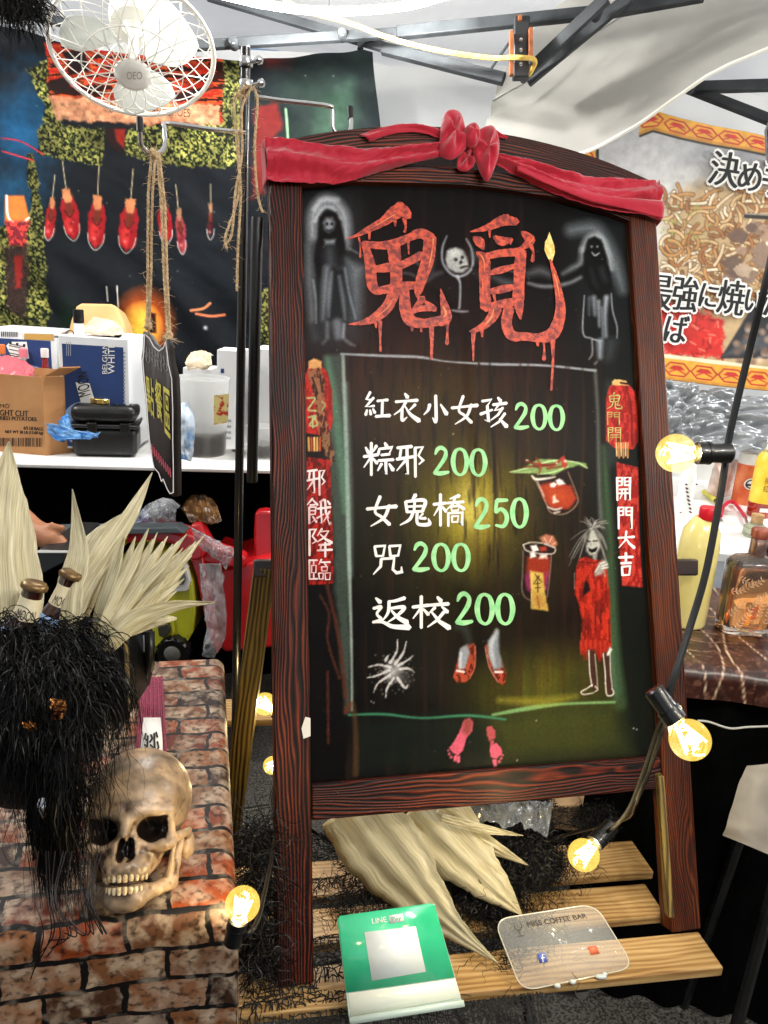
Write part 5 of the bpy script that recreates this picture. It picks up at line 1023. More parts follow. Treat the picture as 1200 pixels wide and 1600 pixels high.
# ------------------------------------------------------------------ caged fan
FT = 2.12; fc = At(208, 80, FT); _r = nrm(ray(208, 80)); _u = nrm(Uv - _r * (Uv @ _r)); fax = nrm(-_r * .755 - _u * .655)
fx = nrm(np.cross(fax, A3(0, 0, 1))); fy = np.cross(fax, fx)
if fx @ Rv < 0: fx, fy = -fx, -fy
fan = thing('caged_fan', 'white oscillating fan with a wire cage hanging from the tent roof', 'fan', fc)
M_fan = mat('fan_white', 'e4e2da', rough=.35, coat=.2)
RF = .213
def ringp(r, h, n=72): t = np.linspace(0, 2 * math.pi, n, endpoint=True); return fc + fax * h + np.outer(np.cos(t), fx) * r + np.outer(np.sin(t), fy) * r
mk('cage_rim', G().tube(ringp(RF, 0), .0065, 8, False), M_fan, fan)
g = G()
for k in range(18):
    for sg in (-1, 1):
        a0 = 2 * math.pi * k / 18; P_ = []
        for u in np.linspace(0, 1, 12):
            r = .045 + (RF - .045) * u; h = .085 * (1 - u ** 2.2); a = a0 + sg * .62 * u ** 1.0
            P_.append(fc + fax * h + (fx * math.cos(a) + fy * math.sin(a)) * r)
        g.tube(P_, .0015, 5)
mk('front_wires', g, M_fan, fan)['kind'] = 'stuff'
g = G()
for k in range(30):
    a = 2 * math.pi * k / 30 + .05; g.tube([fc - fax * (.09 * (1 - u ** 2)) + (fx * math.cos(a) + fy * math.sin(a)) * (.04 + (RF - .04) * u) for u in np.linspace(0, 1, 8)], .0012, 5)
mk('rear_wires', g, M_fan, fan)['kind'] = 'stuff'
mk('middle_ring', G().tube(ringp(.13, .068), .0016, 5, False), M_fan, fan)
mk('hub_cap', G().lathe([(.0001, .098), (.03, .097), (.046, .09), (.05, .082), (.046, .078)][::-1], fc, fax, 32, xd=fx), mat('hub_white', 'ecebe4', rough=.3), fan)
HP = Plane(fc + fax * .0982, fx, np.cross(fax, fx) if np.cross(fax, fx)[2] > 0 else -np.cross(fax, fx)); HP.N = fax
g = G(); text_on(g, HP, 'OEO', [(198, 112), (222, 112), (222, 124), (198, 124)], .0004); mk('hub_lettering', g, mat('hub_grey', 'a8a69e', rough=.5), fan)
M_blade = mat('blade_plastic', 'd8dcd8', rough=.3, transl=.35, alpha=.75)
for k in range(3):
    a = k * 2.094 + .5; P_ = np.zeros((14, 12, 3))
    for i, u in enumerate(np.linspace(0, 1, 14)):
        for j, v in enumerate(np.linspace(-1, 1, 12)):
            r = .035 + .15 * u; w = .75 * math.sin(min(1, u * 1.15 + .25) * math.pi * .62) * (1 - .35 * max(0, u - .7) / .3); an = a + v * w * .85 + .3 * u
            P_[i, j] = fc + fax * (.012 - .025 * v) + (fx * math.cos(an) + fy * math.sin(an)) * r
    mk('blade', G().grid(P_), M_blade, fan, solid=.002)
mk('motor_housing', G().lathe([(.0001, -.20), (.045, -.195), (.062, -.17), (.066, -.12), (.06, -.09), (.03, -.085), (.012, -.06), (.012, .02)], fc, fax, 28, xd=fx), M_fan, fan)
up_ = fc - fax * .14; mk('neck', G().tube(spline([up_, up_ + A3(0, .03, .08), up_ + A3(0, .04, .25), up_ + A3(0, .04, .62)], 20), .018, 12), M_fan, fan)
mk('mount_plate', G().lathe([(.07, .6), (.07, .62)], up_ + A3(0, .04, 0), n=24), M_fan, fan)
# black fur tuft above
def strands(g, start, dirs, n, L, w, grav=.3, curl=.1, seed=0, seg=9, sp=.02, taper=True):
    """hair as thin two-sided ribbons; start/dirs are callables giving root point and direction"""
    rr = np.random.default_rng(seed)
    for k in range(n):
        p0 = start(rr); d = dirs(rr, p0); l = L * (.6 + .7 * rr.random()); P_ = [p0]; ph = rr.random() * 6.3; side = rr.normal(size=3); side = np.cross(d, side); side /= np.linalg.norm(side) + 1e-9
        for i in range(seg):
            d = nrm(d + A3(0, 0, -grav) + side * curl * math.sin(ph + i * .9) + rr.normal(size=3) * .05); P_.append(P_[-1] + d * l / seg)
        P_ = np.array(P_); T = np.gradient(P_, axis=0); S_ = np.cross(T, CAM - P_ + rr.normal(size=3) * .4); S_ /= np.linalg.norm(S_, axis=1)[:, None] + 1e-9
        ww = w * (.6 + .8 * rr.random()) * (1 - np.linspace(0, 1, seg + 1) ** 2 * .8)[:, None] / 2
        V = np.stack([P_ - S_ * ww, P_ + S_ * ww], 1).reshape(-1, 3); g.add(V, [(2 * i, 2 * i + 1, 2 * i + 3, 2 * i + 2) for i in range(seg)])
    return g
M_hair = mat('black_hair', '050404', '0c0a09', rough=.38, ns=60, spec=.22)
c0 = At(20, -4, 1.5); tuft = thing('fur_tuft', 'tangle of black hair hanging at the top left corner', 'decoration', c0)
g = strands(G(), lambda r: c0 + r.normal(size=3) * A3(.02, .02, .01), lambda r, q: nrm(r.normal(size=3) + A3(.3, 0, -.1)), 700, .075, .0016, .15, .5, 4)
mk('hair', g, M_hair, tuft)['kind'] = 'stuff'
mk('core', G().sphere(c0, (.03, .03, .018)), M_hair, tuft)
mk('loop', G().tube(spline([At(0, 14, 1.5), At(14, 30, 1.5), At(34, 30, 1.5), At(44, 14, 1.5), At(34, -6, 1.5)], 24), .004, 6), M_hair, tuft)

# ------------------------------------------------------------------ left serving counter
SZ = .90
cf0, cf1 = Az(-80, 722, SZ), Az(470, 736, SZ); cdir = nrm(cf1 - cf0); cb = A3(-cdir[1], cdir[0], 0)
ctr = thing('serving_counter', 'long white topped counter below the tapestry with black backing added as shade underneath', 'counter', ((cf0 + cf1) / 2) * A3(1, 1, 0))
c1 = cf0 - cdir * .6; LN = float(np.linalg.norm(cf1 - c1)) + .25
mk('counter_top', G().box(c1 - A3(0, 0, .012), cdir * LN, cb * .62, A3(0, 0, .012)), mat('white_laminate', 'e8e8e6', rough=.35), ctr, bev=.003)
mk('shade_backing', G().grid(np.array([[c1 + cdir * LN * u + cb * (.30 + .01 * math.sin(u * 60)) + A3(0, 0, -.012 - z * (SZ - .012)) for u in np.linspace(0, 1, 120)] for z in np.linspace(0, 1, 6)])), M_skirt, ctr)  # black cloth added for the deep shade under the counter
for u in (.4, 1.6, 2.9): mk('leg', G().box(c1 + cdir * u + cb * .03 - A3(0, 0, SZ), cdir * .03, cb * .03, A3(0, 0, SZ - .013)), M_blackmetal, ctr)
def on(px, py, z=SZ): return Az(px, py, z)
def boxon(nm, fl, fr, depth, h, m, parent, z=SZ, th=None):
    a, b = on(*fl, z), on(*fr, z); d = nrm(b - a); k = A3(-d[1], d[0], 0); g = G().box(a, b - a, k * depth, A3(0, 0, h)); return mk(nm, g, m, parent, bev=.003), a, b, d, k
M_card = mat('brown_cardboard', 'a8764a', 'b88858', rough=.85, ns=6, bump=.15, bs=50)
M_navy = mat('navy_print', '20396c', rough=.55); M_sky_ = mat('sky_blue_print', '7fa0d4', '9ab8e2', rough=.55, ns=4)
M_ink2 = mat('black_print', '161210', rough=.7)
# open potato carton
a, b = on(-60, 700), on(72, 712); d = nrm(b - a); k = A3(-d[1], d[0], 0); k = nrm(k * .85 + d * .55); hh = .30
CP_ = Plane(b, d, (0, 0, 1)); hh = (CP_.st(72, 590)[1])
carton = thing('potato_carton', 'open brown cardboard carton of fried potatoes printed in black on the counter', 'carton', (a + b) / 2)
dp = .26; tk = .004
g = G(); g.box(a, b - a, A3(0, 0, hh) , nrm(k) * tk); mk('front_panel', g, M_card, carton)
mk('side_panel', G().box(b - d * tk + k * tk, d * tk, k * dp, A3(0, 0, hh)), M_card, carton)
mk('back_panel', G().box(a + k * dp, b - a - d * tk, k * tk, A3(0, 0, hh)), M_card, carton); mk('bottom_panel', G().box(a + k * tk + A3(0, 0, .002), (b - a) * .98, k * dp * .96, A3(0, 0, .004)), M_card, carton)
mk('side_flap', G().box(b + k * .01 + A3(0, 0, hh + .002), d * .002 + A3(.05, 0, .03), k * (dp - .02), A3(-.002, 0, .003)), M_card, carton)
for s_, q in [("MÓ'", [(0, 629), (16, 630), (16, 638), (0, 637)]), ('GHT CUT', [(0, 640), (44, 642), (44, 651), (0, 649)]), ('RIED POTATOES', [(0, 650), (57, 652), (57, 658), (0, 656)]), ('6/5 LB BAGS', [(37, 666), (67, 668), (67, 673), (37, 671)]), ('NET WT 30 LB (13.60 kg)', [(8, 672), (67, 674), (67, 680), (8, 678)])]:
    g = G(); text_on(g, CP_, s_, q, .0008)
    if len(s_) > 3: text_on(g, CP_, s_, [(x + .6, y) for x, y in q], .0009)
    mk('carton_lettering', g, M_ink2, carton, smooth=False)
g = G(); rr = np.random.default_rng(5); x = -6.0
while x < 66:
    w = rr.choice([.7, 1.1, 1.8]); P_ = [CP_.P(*q, .0008) for q in ((x, 684), (x, 697 + x * .02), (x + w, 697 + x * .02), (x + w, 684))]; g.add(P_, [(0, 1, 2, 3)]); x += w + rr.choice([.8, 1.3, 1.8])
mk('barcode', g, M_ink2, carton, smooth=False)['kind'] = 'stuff'
# bottles standing in the carton
M_rg = mat('red_sauce', '8c0f12', rough=.15, coat=.6); M_cl = mat('clear_plastic', 'e8ecf0', rough=.08, trans=.9, ior=1.3)
def sbottle(px, t, y0, y1, w, label, cap, body, neck=.35):
    c = At(px, y1, t); h = (y1 - y0) / FPX * t; r = w / FPX * t / 2; b_ = thing('sauce_bottle', label, 'bottle', c, 'bottles in the carton')
    mk('body', G().lathe([(r * .9, 0), (r, .01), (r, h * .55), (r * .8, h * .68), (r * neck, h * .78), (r * neck, h * .88)], c, n=20), body, b_)
    mk('cap', G().lathe([(r * neck * 1.35, h * .87), (r * neck * 1.4, h * .99), (r * neck * 1.2, h)], c, n=20), cap, b_)
    mk('label', G().lathe([(r * 1.02, h * .22), (r * 1.02, h * .5)], c, n=20), M_white, b_)
sbottle(75, 2.78, 546, 650, 17, 'clear bottle of red sauce with white cap in the right corner of the carton', mat('white_red_cap', 'd8d0cc', rough=.4), M_rg, .5)
sbottle(42, 2.82, 546, 650, 18, 'clear bottle with pink cap standing in the middle of the potato carton', mat('pink_cap', 'e07a88', rough=.4), M_cl, .5)
sbottle(10, 2.78, 540, 650, 12, 'narrow bottle with orange cap at the left end of the potato carton', mat('orange_cap', 'c86a30', rough=.4), M_cl, .6)
bag = loft([At(-10, 562, 2.64), At(20, 560, 2.68), At(40, 568, 2.66), At(56, 580, 2.64)], [At(-10, 600, 2.6), At(18, 594, 2.6), At(36, 594, 2.6), At(52, 592, 2.6)], 30, 14, lambda u, v: .02 * fbm(u * 9, v * 9, 3))
tag(mk('pink_plastic_bag', G().grid(bag), mat('pink_film', 'e8808c', rough=.2, transl=.4, alpha=.8), base=bag[0, 0], solid=.001), 'crumpled pink plastic bag stuffed in the open potato carton', 'bag')

def beer_case(nm, label, tl, tr, br, bl, t, dep, group='blue beer cartons'):
    """white edged beer carton: front measured at its four corners"""
    A_ = At(*bl, t); Bp = Plane(A_, (math.cos(.05), math.sin(.05), 0), (0, 0, 1)); w = Bp.st(*br)[0]; h = Bp.st(*tl)[1]
    th_ = thing(nm, label, 'beer carton', A_, group)
    mk('carton', G().box(Bp.w(0, 0), Bp.X * w, -Bp.N * dep, Bp.Z * h), mat('white_carton', 'dcdfe2', rough=.6), th_, bev=.002)
    def quad(s0, t0, s1, t1, o): return [Bp.w(s0 * w, t0 * h, o), Bp.w(s1 * w, t0 * h, o), Bp.w(s1 * w, t1 * h, o), Bp.w(s0 * w, t1 * h, o)]
    g = G().add(quad(.05, .02, .93, .93, .0006), [(0, 1, 2, 3)]); mk('navy_panel', g, M_navy, th_, smooth=False)
    return th_, Bp, w, h
th_, Bp, w, h = beer_case('beer_carton', 'blue and white beer carton with pale moon disc and white lettering behind the black case', (97, 524), (202, 528), (204, 700), (99, 700), 2.62, .27)
n = 40; c = (.36, .02); g = G(); P_ = [Bp.w(*( c[0] * w + .36 * w * math.cos(2 * math.pi * i / n), max(.02 * h, .22 * h + .36 * w * math.sin(2 * math.pi * i / n))), .0012) for i in range(n)]; g.add(P_, [tuple(range(n))]); mk('moon_disc', g, M_sky_, th_, smooth=False)
g = G(); P_ = [Bp.w(.92 * w * (x) + .04 * w, y * h, .0018) for x, y in ((.20, .60), (.42, .60), (.60, .24), (.40, .12))]; g.add(P_, [(0, 3, 2, 1)]); mk('white_band', g, M_white, th_, smooth=False)
g = G(); text_on(g, Bp, 'MOON', [(126, 608), (122, 586), (134, 584), (146, 618)][::1], .0026); 
g = G()
for dx in (0, .5):
    text_on(g, Bp, 'MOON', [(121 + dx, 607), (127 + dx, 583), (137 + dx, 588), (144 + dx, 618)] if False else [(122 + dx, 622), (121 + dx, 582), (136 + dx, 580), (142 + dx, 616)], .0024 + dx * .0002)
mk('band_lettering', g, M_ink2, th_, smooth=False)
g = G(); text_on(g, Bp, 'BELGIAN', [(160, 584), (160, 537), (168, 537), (168, 584)], .0016); text_on(g, Bp, 'WHITE', [(169, 584), (169, 537), (179, 537), (179, 584)], .0016)
for dx in (.5,): text_on(g, Bp, 'WHITE', [(169 + dx, 584), (169 + dx, 537), (179 + dx, 537), (179 + dx, 584)], .0018)
mk('side_lettering', g, M_white, th_, smooth=False)
g = G()
for k in range(18): y = 550 + k * 6; g.add([Bp.P(193, y, .0012), Bp.P(196, y, .0012), Bp.P(196, y + 3, .0012), Bp.P(193, y + 3, .0012)], [(0, 1, 2, 3)])
for k in range(3): g.add([Bp.P(104 + k * 3, 534, .0013), Bp.P(105 + k * 3, 534, .0013), Bp.P(105 + k * 3, 556, .0013), Bp.P(104 + k * 3, 556, .0013)], [(0, 1, 2, 3)])
mk('small_print', g, mat('grey_print', '9aa0a8', rough=.6), th_, smooth=False)['kind'] = 'stuff'
th_, Bp, w, h = beer_case('beer_carton', 'white and blue beer carton partly hidden behind the open potato carton', (-22, 514), (93, 516), (95, 690), (-20, 690), 2.86, .27)
n = 40; g = G(); P_ = [Bp.w(.62 * w + .40 * w * math.cos(2 * math.pi * i / n), .45 * h + .40 * w * math.sin(2 * math.pi * i / n), .0012) for i in range(n)]; g.add(P_, [tuple(range(n))]); mk('moon_disc', g, M_sky_, th_, smooth=False)
g = G().add([Bp.P(10, 540, .0018), Bp.P(16, 534, .0018), Bp.P(42, 534, .0018), Bp.P(46, 560, .0018), Bp.P(22, 566, .0018)], [(0, 4, 3, 2, 1)]); mk('white_band', g, M_white, th_, smooth=False)
g = G(); 
for dx in (0, .6): text_on(g, Bp, 'BLUE', [(13 + dx, 558), (15 + dx, 533), (40 + dx, 538), (36 + dx, 563)], .0024 + dx * .0002)
mk('band_lettering', g, M_ink2, th_, smooth=False)
g = G().add([Bp.P(38, 521, .0019), Bp.P(38, 530, .0019), Bp.P(84, 532, .0019), Bp.P(84, 522, .0019)], [(0, 1, 2, 3)]); mk('gold_strip', g, mat('gold_print', 'b8904c', rough=.5), th_, smooth=False)
g = G()
for k in range(9): g.add([Bp.P(2 + k * 3, 518, .002), Bp.P(2 + k * 3, 526, .002), Bp.P(3.4 + k * 3, 526, .002), Bp.P(3.4 + k * 3, 518, .002)], [(0, 1, 2, 3)])
mk('barcode', g, M_ink2, th_, smooth=False)['kind'] = 'stuff'
# kraft paper bag, spray bottle and paper bits on the moon carton
topz = Az(150, 528, 0)[2]
g = G(); o_ = [(104, 526), (110, 500), (118, 478), (126, 473), (172, 474), (182, 478), (192, 500), (199, 524)]; P_ = [At(x, y, 2.80) for x, y in o_]; g.prism(P_[::-1], Fv * .10)
tag(mk('kraft_bag', g, mat('kraft_paper', 'c89c64', 'd8b07a', rough=.75, ns=5, bump=.3, bs=20), base=P_[0], bev=.01), 'tan kraft paper bag on top of the beer carton', 'bag')
c = At(124, 526, 2.66); sb = thing('spray_bottle', 'small white bottle with black cap on top of the beer carton', 'bottle', c)
mk('body', G().lathe([(.016, 0), (.017, .004), (.016, .04), (.012, .05)], c, n=20), M_white, sb); mk('cap', G().lathe([(.0165, .045), (.018, .05), (.017, .088), (.015, .09)], c, n=20), M_black, sb)
P_ = loft([At(132, 516, 2.6), At(150, 500, 2.62), At(176, 506, 2.62), At(192, 516, 2.6)], [At(134, 525, 2.56), At(150, 528, 2.56), At(176, 528, 2.56), At(196, 527, 2.56)], 24, 10, lambda u, v: .02 * fbm(u * 8, v * 6, 2))
tag(mk('crumpled_paper', G().grid(P_), mat('tan_crumple', 'b8a288', 'd8c8b0', rough=.5, ns=20), base=P_[0, 0], solid=.002), 'crumpled tan paper lying on top of the beer carton', 'paper')
for (x, y, lb) in ((109, 524, 'black sunglasses folded at the left end of the beer carton top'), (184, 524, 'black keys and ring at the right end of the beer carton top')):
    c = At(x, y, 2.58); b_ = thing('sunglasses' if x < 150 else 'key_ring', lb, 'glasses' if x < 150 else 'keys', c)
    mk('ring', G().tube([c + Rv * .013 * math.cos(t) + Uv * (.011 * math.sin(t) + .005) for t in np.linspace(0, 6.28, 20)], .002, 6), M_black, b_)
    mk('arm', G().tube(spline([c + Rv * .01, c + Rv * -.02 + Uv * -.004, c + Rv * -.05 + Uv * -.004], 10), .004, 6), M_black, b_)
# black plastic case
def rbox(nm, O, X, Y, Z, m, parent, r=.02, seg=3):
    o = mk(nm, G().box(O, X, Y, Z), m, parent, angle=60); md = o.modifiers.new('b', 'BEVEL'); md.width = r; md.segments = seg; return o
a, b = on(112, 714), on(214, 716); d = nrm(b - a); k = A3(-d[1], d[0], 0); case = thing('black_case', 'black plastic tool case with ribbed lid and a gold lid on top', 'case', (a + b) / 2)
M_case = mat('case_black', '0c0c0d', '161617', rough=.38, ns=50, bump=.1, bs=300)
PQ = Plane(a, d, (0, 0, 1)); hC = PQ.st(108, 668)[1]; hT = PQ.st(108, 648)[1]; W_c = np.linalg.norm(b - a)
rbox('tray', a + A3(0, 0, .001), d * W_c, k * .17, A3(0, 0, hC), M_case, case, .022, 4); rbox('rim', a - d * .006 - k * .004 + A3(0, 0, hC), d * (W_c + .012), k * .178, A3(0, 0, .012), M_case, case, .004, 2)
rbox('lid', a - d * .001 + A3(0, 0, hC + .013), d * (W_c + .002), k * .17, A3(0, 0, hT - hC + .02), M_case, case, .026, 4)
for q in range(5): mk('lid_rib', G().box(a + d * W_c * (.55 + q * .085) + k * .02 + A3(0, 0, hT + .0335), d * .006, k * .13, A3(0, 0, .003)), M_case, case, bev=.001)
for q in (.25, .75): mk('latch', G().box(a + d * W_c * q - k * .006 + A3(0, 0, hC - .012), d * .03, k * .006, A3(0, 0, .03)), M_black, case, bev=.002)
c = a + d * W_c * .45 + k * .06 + A3(0, 0, hT + .034); gl = mk('gold_lid', G().lathe([(.036, 0), (.038, .002), (.038, .014), (.036, .016), (.0001, .016)], c, n=36), mat('brass', 'b09048', 'd8c078', rough=.25, metal=.9, ns=20), base=c)
tag(gl, 'round gold jar lid lying on the black plastic case', 'lid')
P_ = loft([At(74, 662, 2.30), At(100, 668, 2.24), At(130, 676, 2.22), At(158, 676, 2.22)], [At(76, 678, 2.28), At(92, 690, 2.22), At(122, 688, 2.2), At(150, 684, 2.2)], 40, 16, lambda u, v: .03 * (fbm(u * 9, v * 7, 4) - .4))
bb = thing('blue_plastic_bag', 'crumpled light blue plastic bag in front of the black case', 'bag', P_[0, 0]); M_bb = mat('blue_film', '3f8ad0', '8cc0ec', rough=.25, ns=14, transl=.3)
mk('film', G().grid(P_), M_bb, bb, solid=.001)
P_ = loft([At(92, 664, 2.32), At(98, 656, 2.32), At(108, 650, 2.34)], [At(112, 688, 2.26), At(114, 676, 2.28), At(112, 668, 2.3)], 16, 10, lambda u, v: .02 * fbm(u * 9, v * 7, 8)); mk('film', G().grid(P_), M_bb, bb, solid=.001)
# glass bottle, jug, tissue, white cartons
M_glass = mat('clear_glass', 'f4f8f6', rough=.03, trans=1.0, ior=1.45)
c = on(218, 655); tag(mk('glass_bottle', G().lathe([(.03, 0), (.032, .02), (.032, .09), (.012, .12), (.01, .15), (.013, .152)], c, n=24), M_glass, base=c), 'small clear glass bottle behind the hanging sign', 'bottle')
c = At(316, 708, 2.42); jug = thing('tea_jug', 'frosted plastic jug half full of dark tea on the counter', 'jug', c); hj = 118 / FPX * 2.42; rj = 40 / FPX * 2.42
mk('jug_body', G().lathe([(rj * .86, .0), (rj * .9, .004), (rj, hj * .97), (rj * 1.04, hj), (rj * 1.0, hj), (rj * .96, hj * .96)], c, n=40), mat('frosted_plastic', 'e4e6e6', rough=.3, transl=.5, alpha=.55), jug)
mk('tea', G().lathe([(.0001, .006), (rj * .82, .006), (rj * .885, hj * .33), (.0001, hj * .33)], c, n=40), mat('dark_tea', '1e0f0c', rough=.2), jug)
g = G(); JP = Plane(c - A3(0, rj * 1.03, 0), (1, 0, 0), (0, 0, 1)); P_ = [JP.P(*q) for q in ((334, 618), (358, 615), (356, 660), (334, 664))]; g.add(P_, [(0, 3, 2, 1)]); mk('sticker', g, mat('fruit_sticker', 'e8d890', 'c83a28', rough=.5, ns=60, ramp=(.5, .6)), jug, smooth=False)
P_ = loft([At(278, 640, 2.3), At(276, 670, 2.28), At(276, 700, 2.28), At(284, 720, 2.28)], [At(296, 630, 2.3), At(306, 660, 2.28), At(304, 700, 2.28), At(300, 722, 2.28)], 30, 18, lambda u, v: .025 * np.sin(v * 3.1) + .02 * fbm(u * 6, v * 6, 5))
tag(mk('blue_white_bag', G().grid(P_), mat('blue_white_film', 'd4e2f0', '5a9cd8', rough=.25, ns=14, transl=.3, ramp=(.5, .6)), base=P_[-1, 0], solid=.001), 'small blue and white plastic bag leaning on the tea jug', 'bag')
def cartonlet(x0, x1, y0, y1, t, lb, nm='white_box', cat='box', m=None, dep=.12):
    c = At(x0, y1, t); Pn = Plane(c, (1, 0, 0), (0, 0, 1)); w = Pn.st(x1, y1)[0]; h = Pn.st(x0, y0)[1]; b_ = thing(nm, lb, cat, c)
    mk('box_body', G().box(c, Pn.X * w, A3(0, dep, 0), A3(0, 0, h)), m or mat('box_white', 'e2e3e4', rough=.6), b_, bev=.002); return b_, Pn, w, h
b_, Pn, w, h = cartonlet(338, 376, 546, 700, 2.66, 'tall white carton behind the tea jug')
g = G(); [g.add([Pn.w(w * .1, h * (.1 + q * .06), .001), Pn.w(w * .6, h * (.1 + q * .06), .001), Pn.w(w * .6, h * (.125 + q * .06), .001), Pn.w(w * .1, h * (.125 + q * .06), .001)], [(0, 1, 2, 3)]) for q in range(4)]; mk('small_print', g, mat('grey_print', '9aa0a8', rough=.6), b_, smooth=False)['kind'] = 'stuff'
g = G().add([Pn.P(345, 576, .001), Pn.P(345, 583, .001), Pn.P(350, 583, .001), Pn.P(350, 576, .001)], [(0, 1, 2, 3)]); mk('blue_mark', g, M_navy, b_, smooth=False)
cartonlet(395, 440, 544, 690, 2.70, 'wide white carton right of the black pole', dep=.16)
cartonlet(286, 330, 574, 610, 2.72, 'low white tissue box behind the tea jug', 'tissue_box')
P_ = loft([At(294, 574, 2.66), At(300, 556, 2.68), At(318, 552, 2.68), At(336, 560, 2.66)], [At(296, 582, 2.62), At(306, 580, 2.62), At(322, 580, 2.62), At(334, 576, 2.62)], 24, 14, lambda u, v: .02 * np.sin(v * 3.1) + .02 * fbm(u * 7, v * 7, 2))
tag(mk('brown_paper_wad', G().grid(P_), mat('paper_wad', 'c0ac8c', 'd8c8ac', rough=.7, ns=30), base=P_[0, 0], solid=.002), 'wad of brown paper napkins on the tissue box', 'napkins')
c = on(372, 705); cup = thing('tea_cup', 'small clear cup of brown tea beside the black pole', 'cup', c); mk('cup', G().lathe([(.022, 0), (.028, .07), (.026, .07), (.021, .004)], c, n=24), M_glass, cup); mk('tea', G().lathe([(.0001, .005), (.02, .005), (.0235, .045), (.0001, .045)], c, n=24), mat('amber_tea', '7a3c14', rough=.2), cup)
c = At(408, 712, 2.40); cup = thing('dark_sauce_tub', 'frosted tub of dark sauce on the counter right of the black pole', 'tub', c); mk('tub', G().lathe([(.04, 0), (.045, .09), (.047, .092)], c, n=28), mat('frosted_plastic', 'e4e6e6'), cup); mk('sauce', G().lathe([(.0001, .004), (.037, .004), (.04, .04), (.0001, .04)], c, n=28), mat('dark_tea', '1e0f0c'), cup)

# ------------------------------------------------------------------ below the counter: bin, cooler, bags
def rsolid(nm, prof_px, t, dep, m, parent, bev=.01):
    P_ = [At(x, y, t) for x, y in prof_px]; o = mk(nm, G().prism(P_[::-1], nrm(Fv * A3(1, 1, 0)) * dep), m, parent, angle=50); md = o.modifiers.new('b', 'BEVEL'); md.width = bev; md.segments = 3; md.limit_method = 'ANGLE'; return o
M_rp = mat('red_plastic', 'b5141a', 'c41c22', rough=.32, ns=8, coat=.3); M_lime = mat('lime_plastic', 'a4a41c', 'b8b828', rough=.35, ns=8, coat=.3)
rb = thing('red_plastic_bin', 'large red plastic bin with open handles under the counter', 'bin', At(360, 1030, 2.55))
rsolid('bin_panel', [(318, 880), (326, 960), (338, 1008), (352, 1020), (428, 1012), (432, 900), (424, 872), (370, 884), (350, 890)], 2.50, .30, M_rp, rb)
rsolid('bin_post', [(398, 800), (412, 798), (432, 800), (432, 880), (396, 884), (396, 830)], 2.56, .05, M_rp, rb)
rsolid('bin_rail', [(296, 820), (312, 818), (330, 852), (372, 866), (384, 872), (380, 890), (366, 888), (312, 880), (302, 860)], 2.46, .06, M_rp, rb)
rsolid('bin_rim', [(188, 836), (215, 830), (262, 828), (300, 838), (318, 856), (316, 874), (300, 878), (286, 870), (268, 850), (230, 846), (196, 850)], 2.40, .10, M_rp, rb)
rsolid('bin_side', [(296, 872), (316, 872), (334, 1000), (340, 1024), (326, 1000), (306, 900)], 2.44, .20, M_rp, rb, .006)
lc = thing('lime_cooler', 'lime green rolling cooler with a dark window and a black wheel', 'cooler', At(260, 1024, 2.52))
rsolid('cooler_body', [(178, 880), (200, 862), (262, 858), (288, 878), (300, 912), (304, 950), (300, 990), (290, 1008), (232, 1026), (180, 1030)], 2.42, .22, M_lime, lc, .012)
rsolid('white_trim', [(262, 870), (290, 876), (297, 908), (292, 924), (262, 926)], 2.405, .02, M_white, lc, .004)
rsolid('window', [(266, 884), (284, 884), (290, 906), (286, 914), (268, 916)], 2.395, .012, mat('grey_window', '54585a', rough=.2), lc, .004)
rsolid('raised_panel', [(238, 974), (270, 966), (272, 990), (266, 1002), (236, 1014)], 2.41, .016, M_lime, lc, .004)
rsolid('yellow_lid', [(180, 846), (196, 842), (190, 858), (178, 862)], 2.38, .1, mat('yellow_plastic', 'd4c828', rough=.4), lc, .004)
rsolid('dark_recess', [(246, 980), (264, 974), (266, 986), (258, 998), (248, 994)], 2.395, .012, mat('recess_dark', '2c2c20', rough=.5), lc, .003)
c = At(269, 1022, 2.40); g = G(); g.lathe([(.045, 0), (.05, .006), (.05, .034), (.045, .04)], c, (0, 1, 0), 28); mk('wheel', g, M_black, lc)
for k in range(14): an = k / 14 * 6.28; mk('tread', G().cbox(c + A3(.049 * math.cos(an), .02, .049 * math.sin(an)), A3(-math.sin(an), 0, math.cos(an)) * .010, A3(0, .038, 0), A3(math.cos(an), 0, math.sin(an)) * .006), M_black, lc)
mk('wheel_hub', G().lathe([(.0001, -.008), (.02, -.006), (.026, .0)], c, (0, 1, 0), 20), mat('hub_grey2', '6c6c66', rough=.4), lc)
M_film = mat('clear_film', 'c8ccd0', '8c9096', rough=.14, ns=12, alpha=.42, coat=.5, spec=.8)
for lb, up_, lo_, t in [('clear plastic bag hanging down inside the red bin', [(312, 880), (318, 930), (322, 980), (320, 1020)], [(346, 880), (352, 930), (354, 990), (336, 1028)], 2.38),
                        ('long roll of clear plastic film on the rim of the red bin', [(292, 822), (320, 836), (350, 850), (372, 862)], [(304, 848), (330, 870), (345, 880), (352, 892)], 2.38),
                        ('clear plastic bag of ice on the cooler under the counter', [(214, 806), (236, 786), (262, 778), (282, 790)], [(212, 832), (240, 834), (262, 832), (276, 824)], 2.5)]:
    P_ = loft([At(*q, t) for q in up_], [At(*q, t - .03) for q in lo_], 44, 26, lambda u, v: .03 * np.sin(v * 3.14) + .03 * (fbm(u * 12, v * 8, 4) - .5))
    tag(mk('clear_plastic_bag', G().grid(P_), M_film, base=P_[-1, 0], solid=.0008), lb, 'bag')
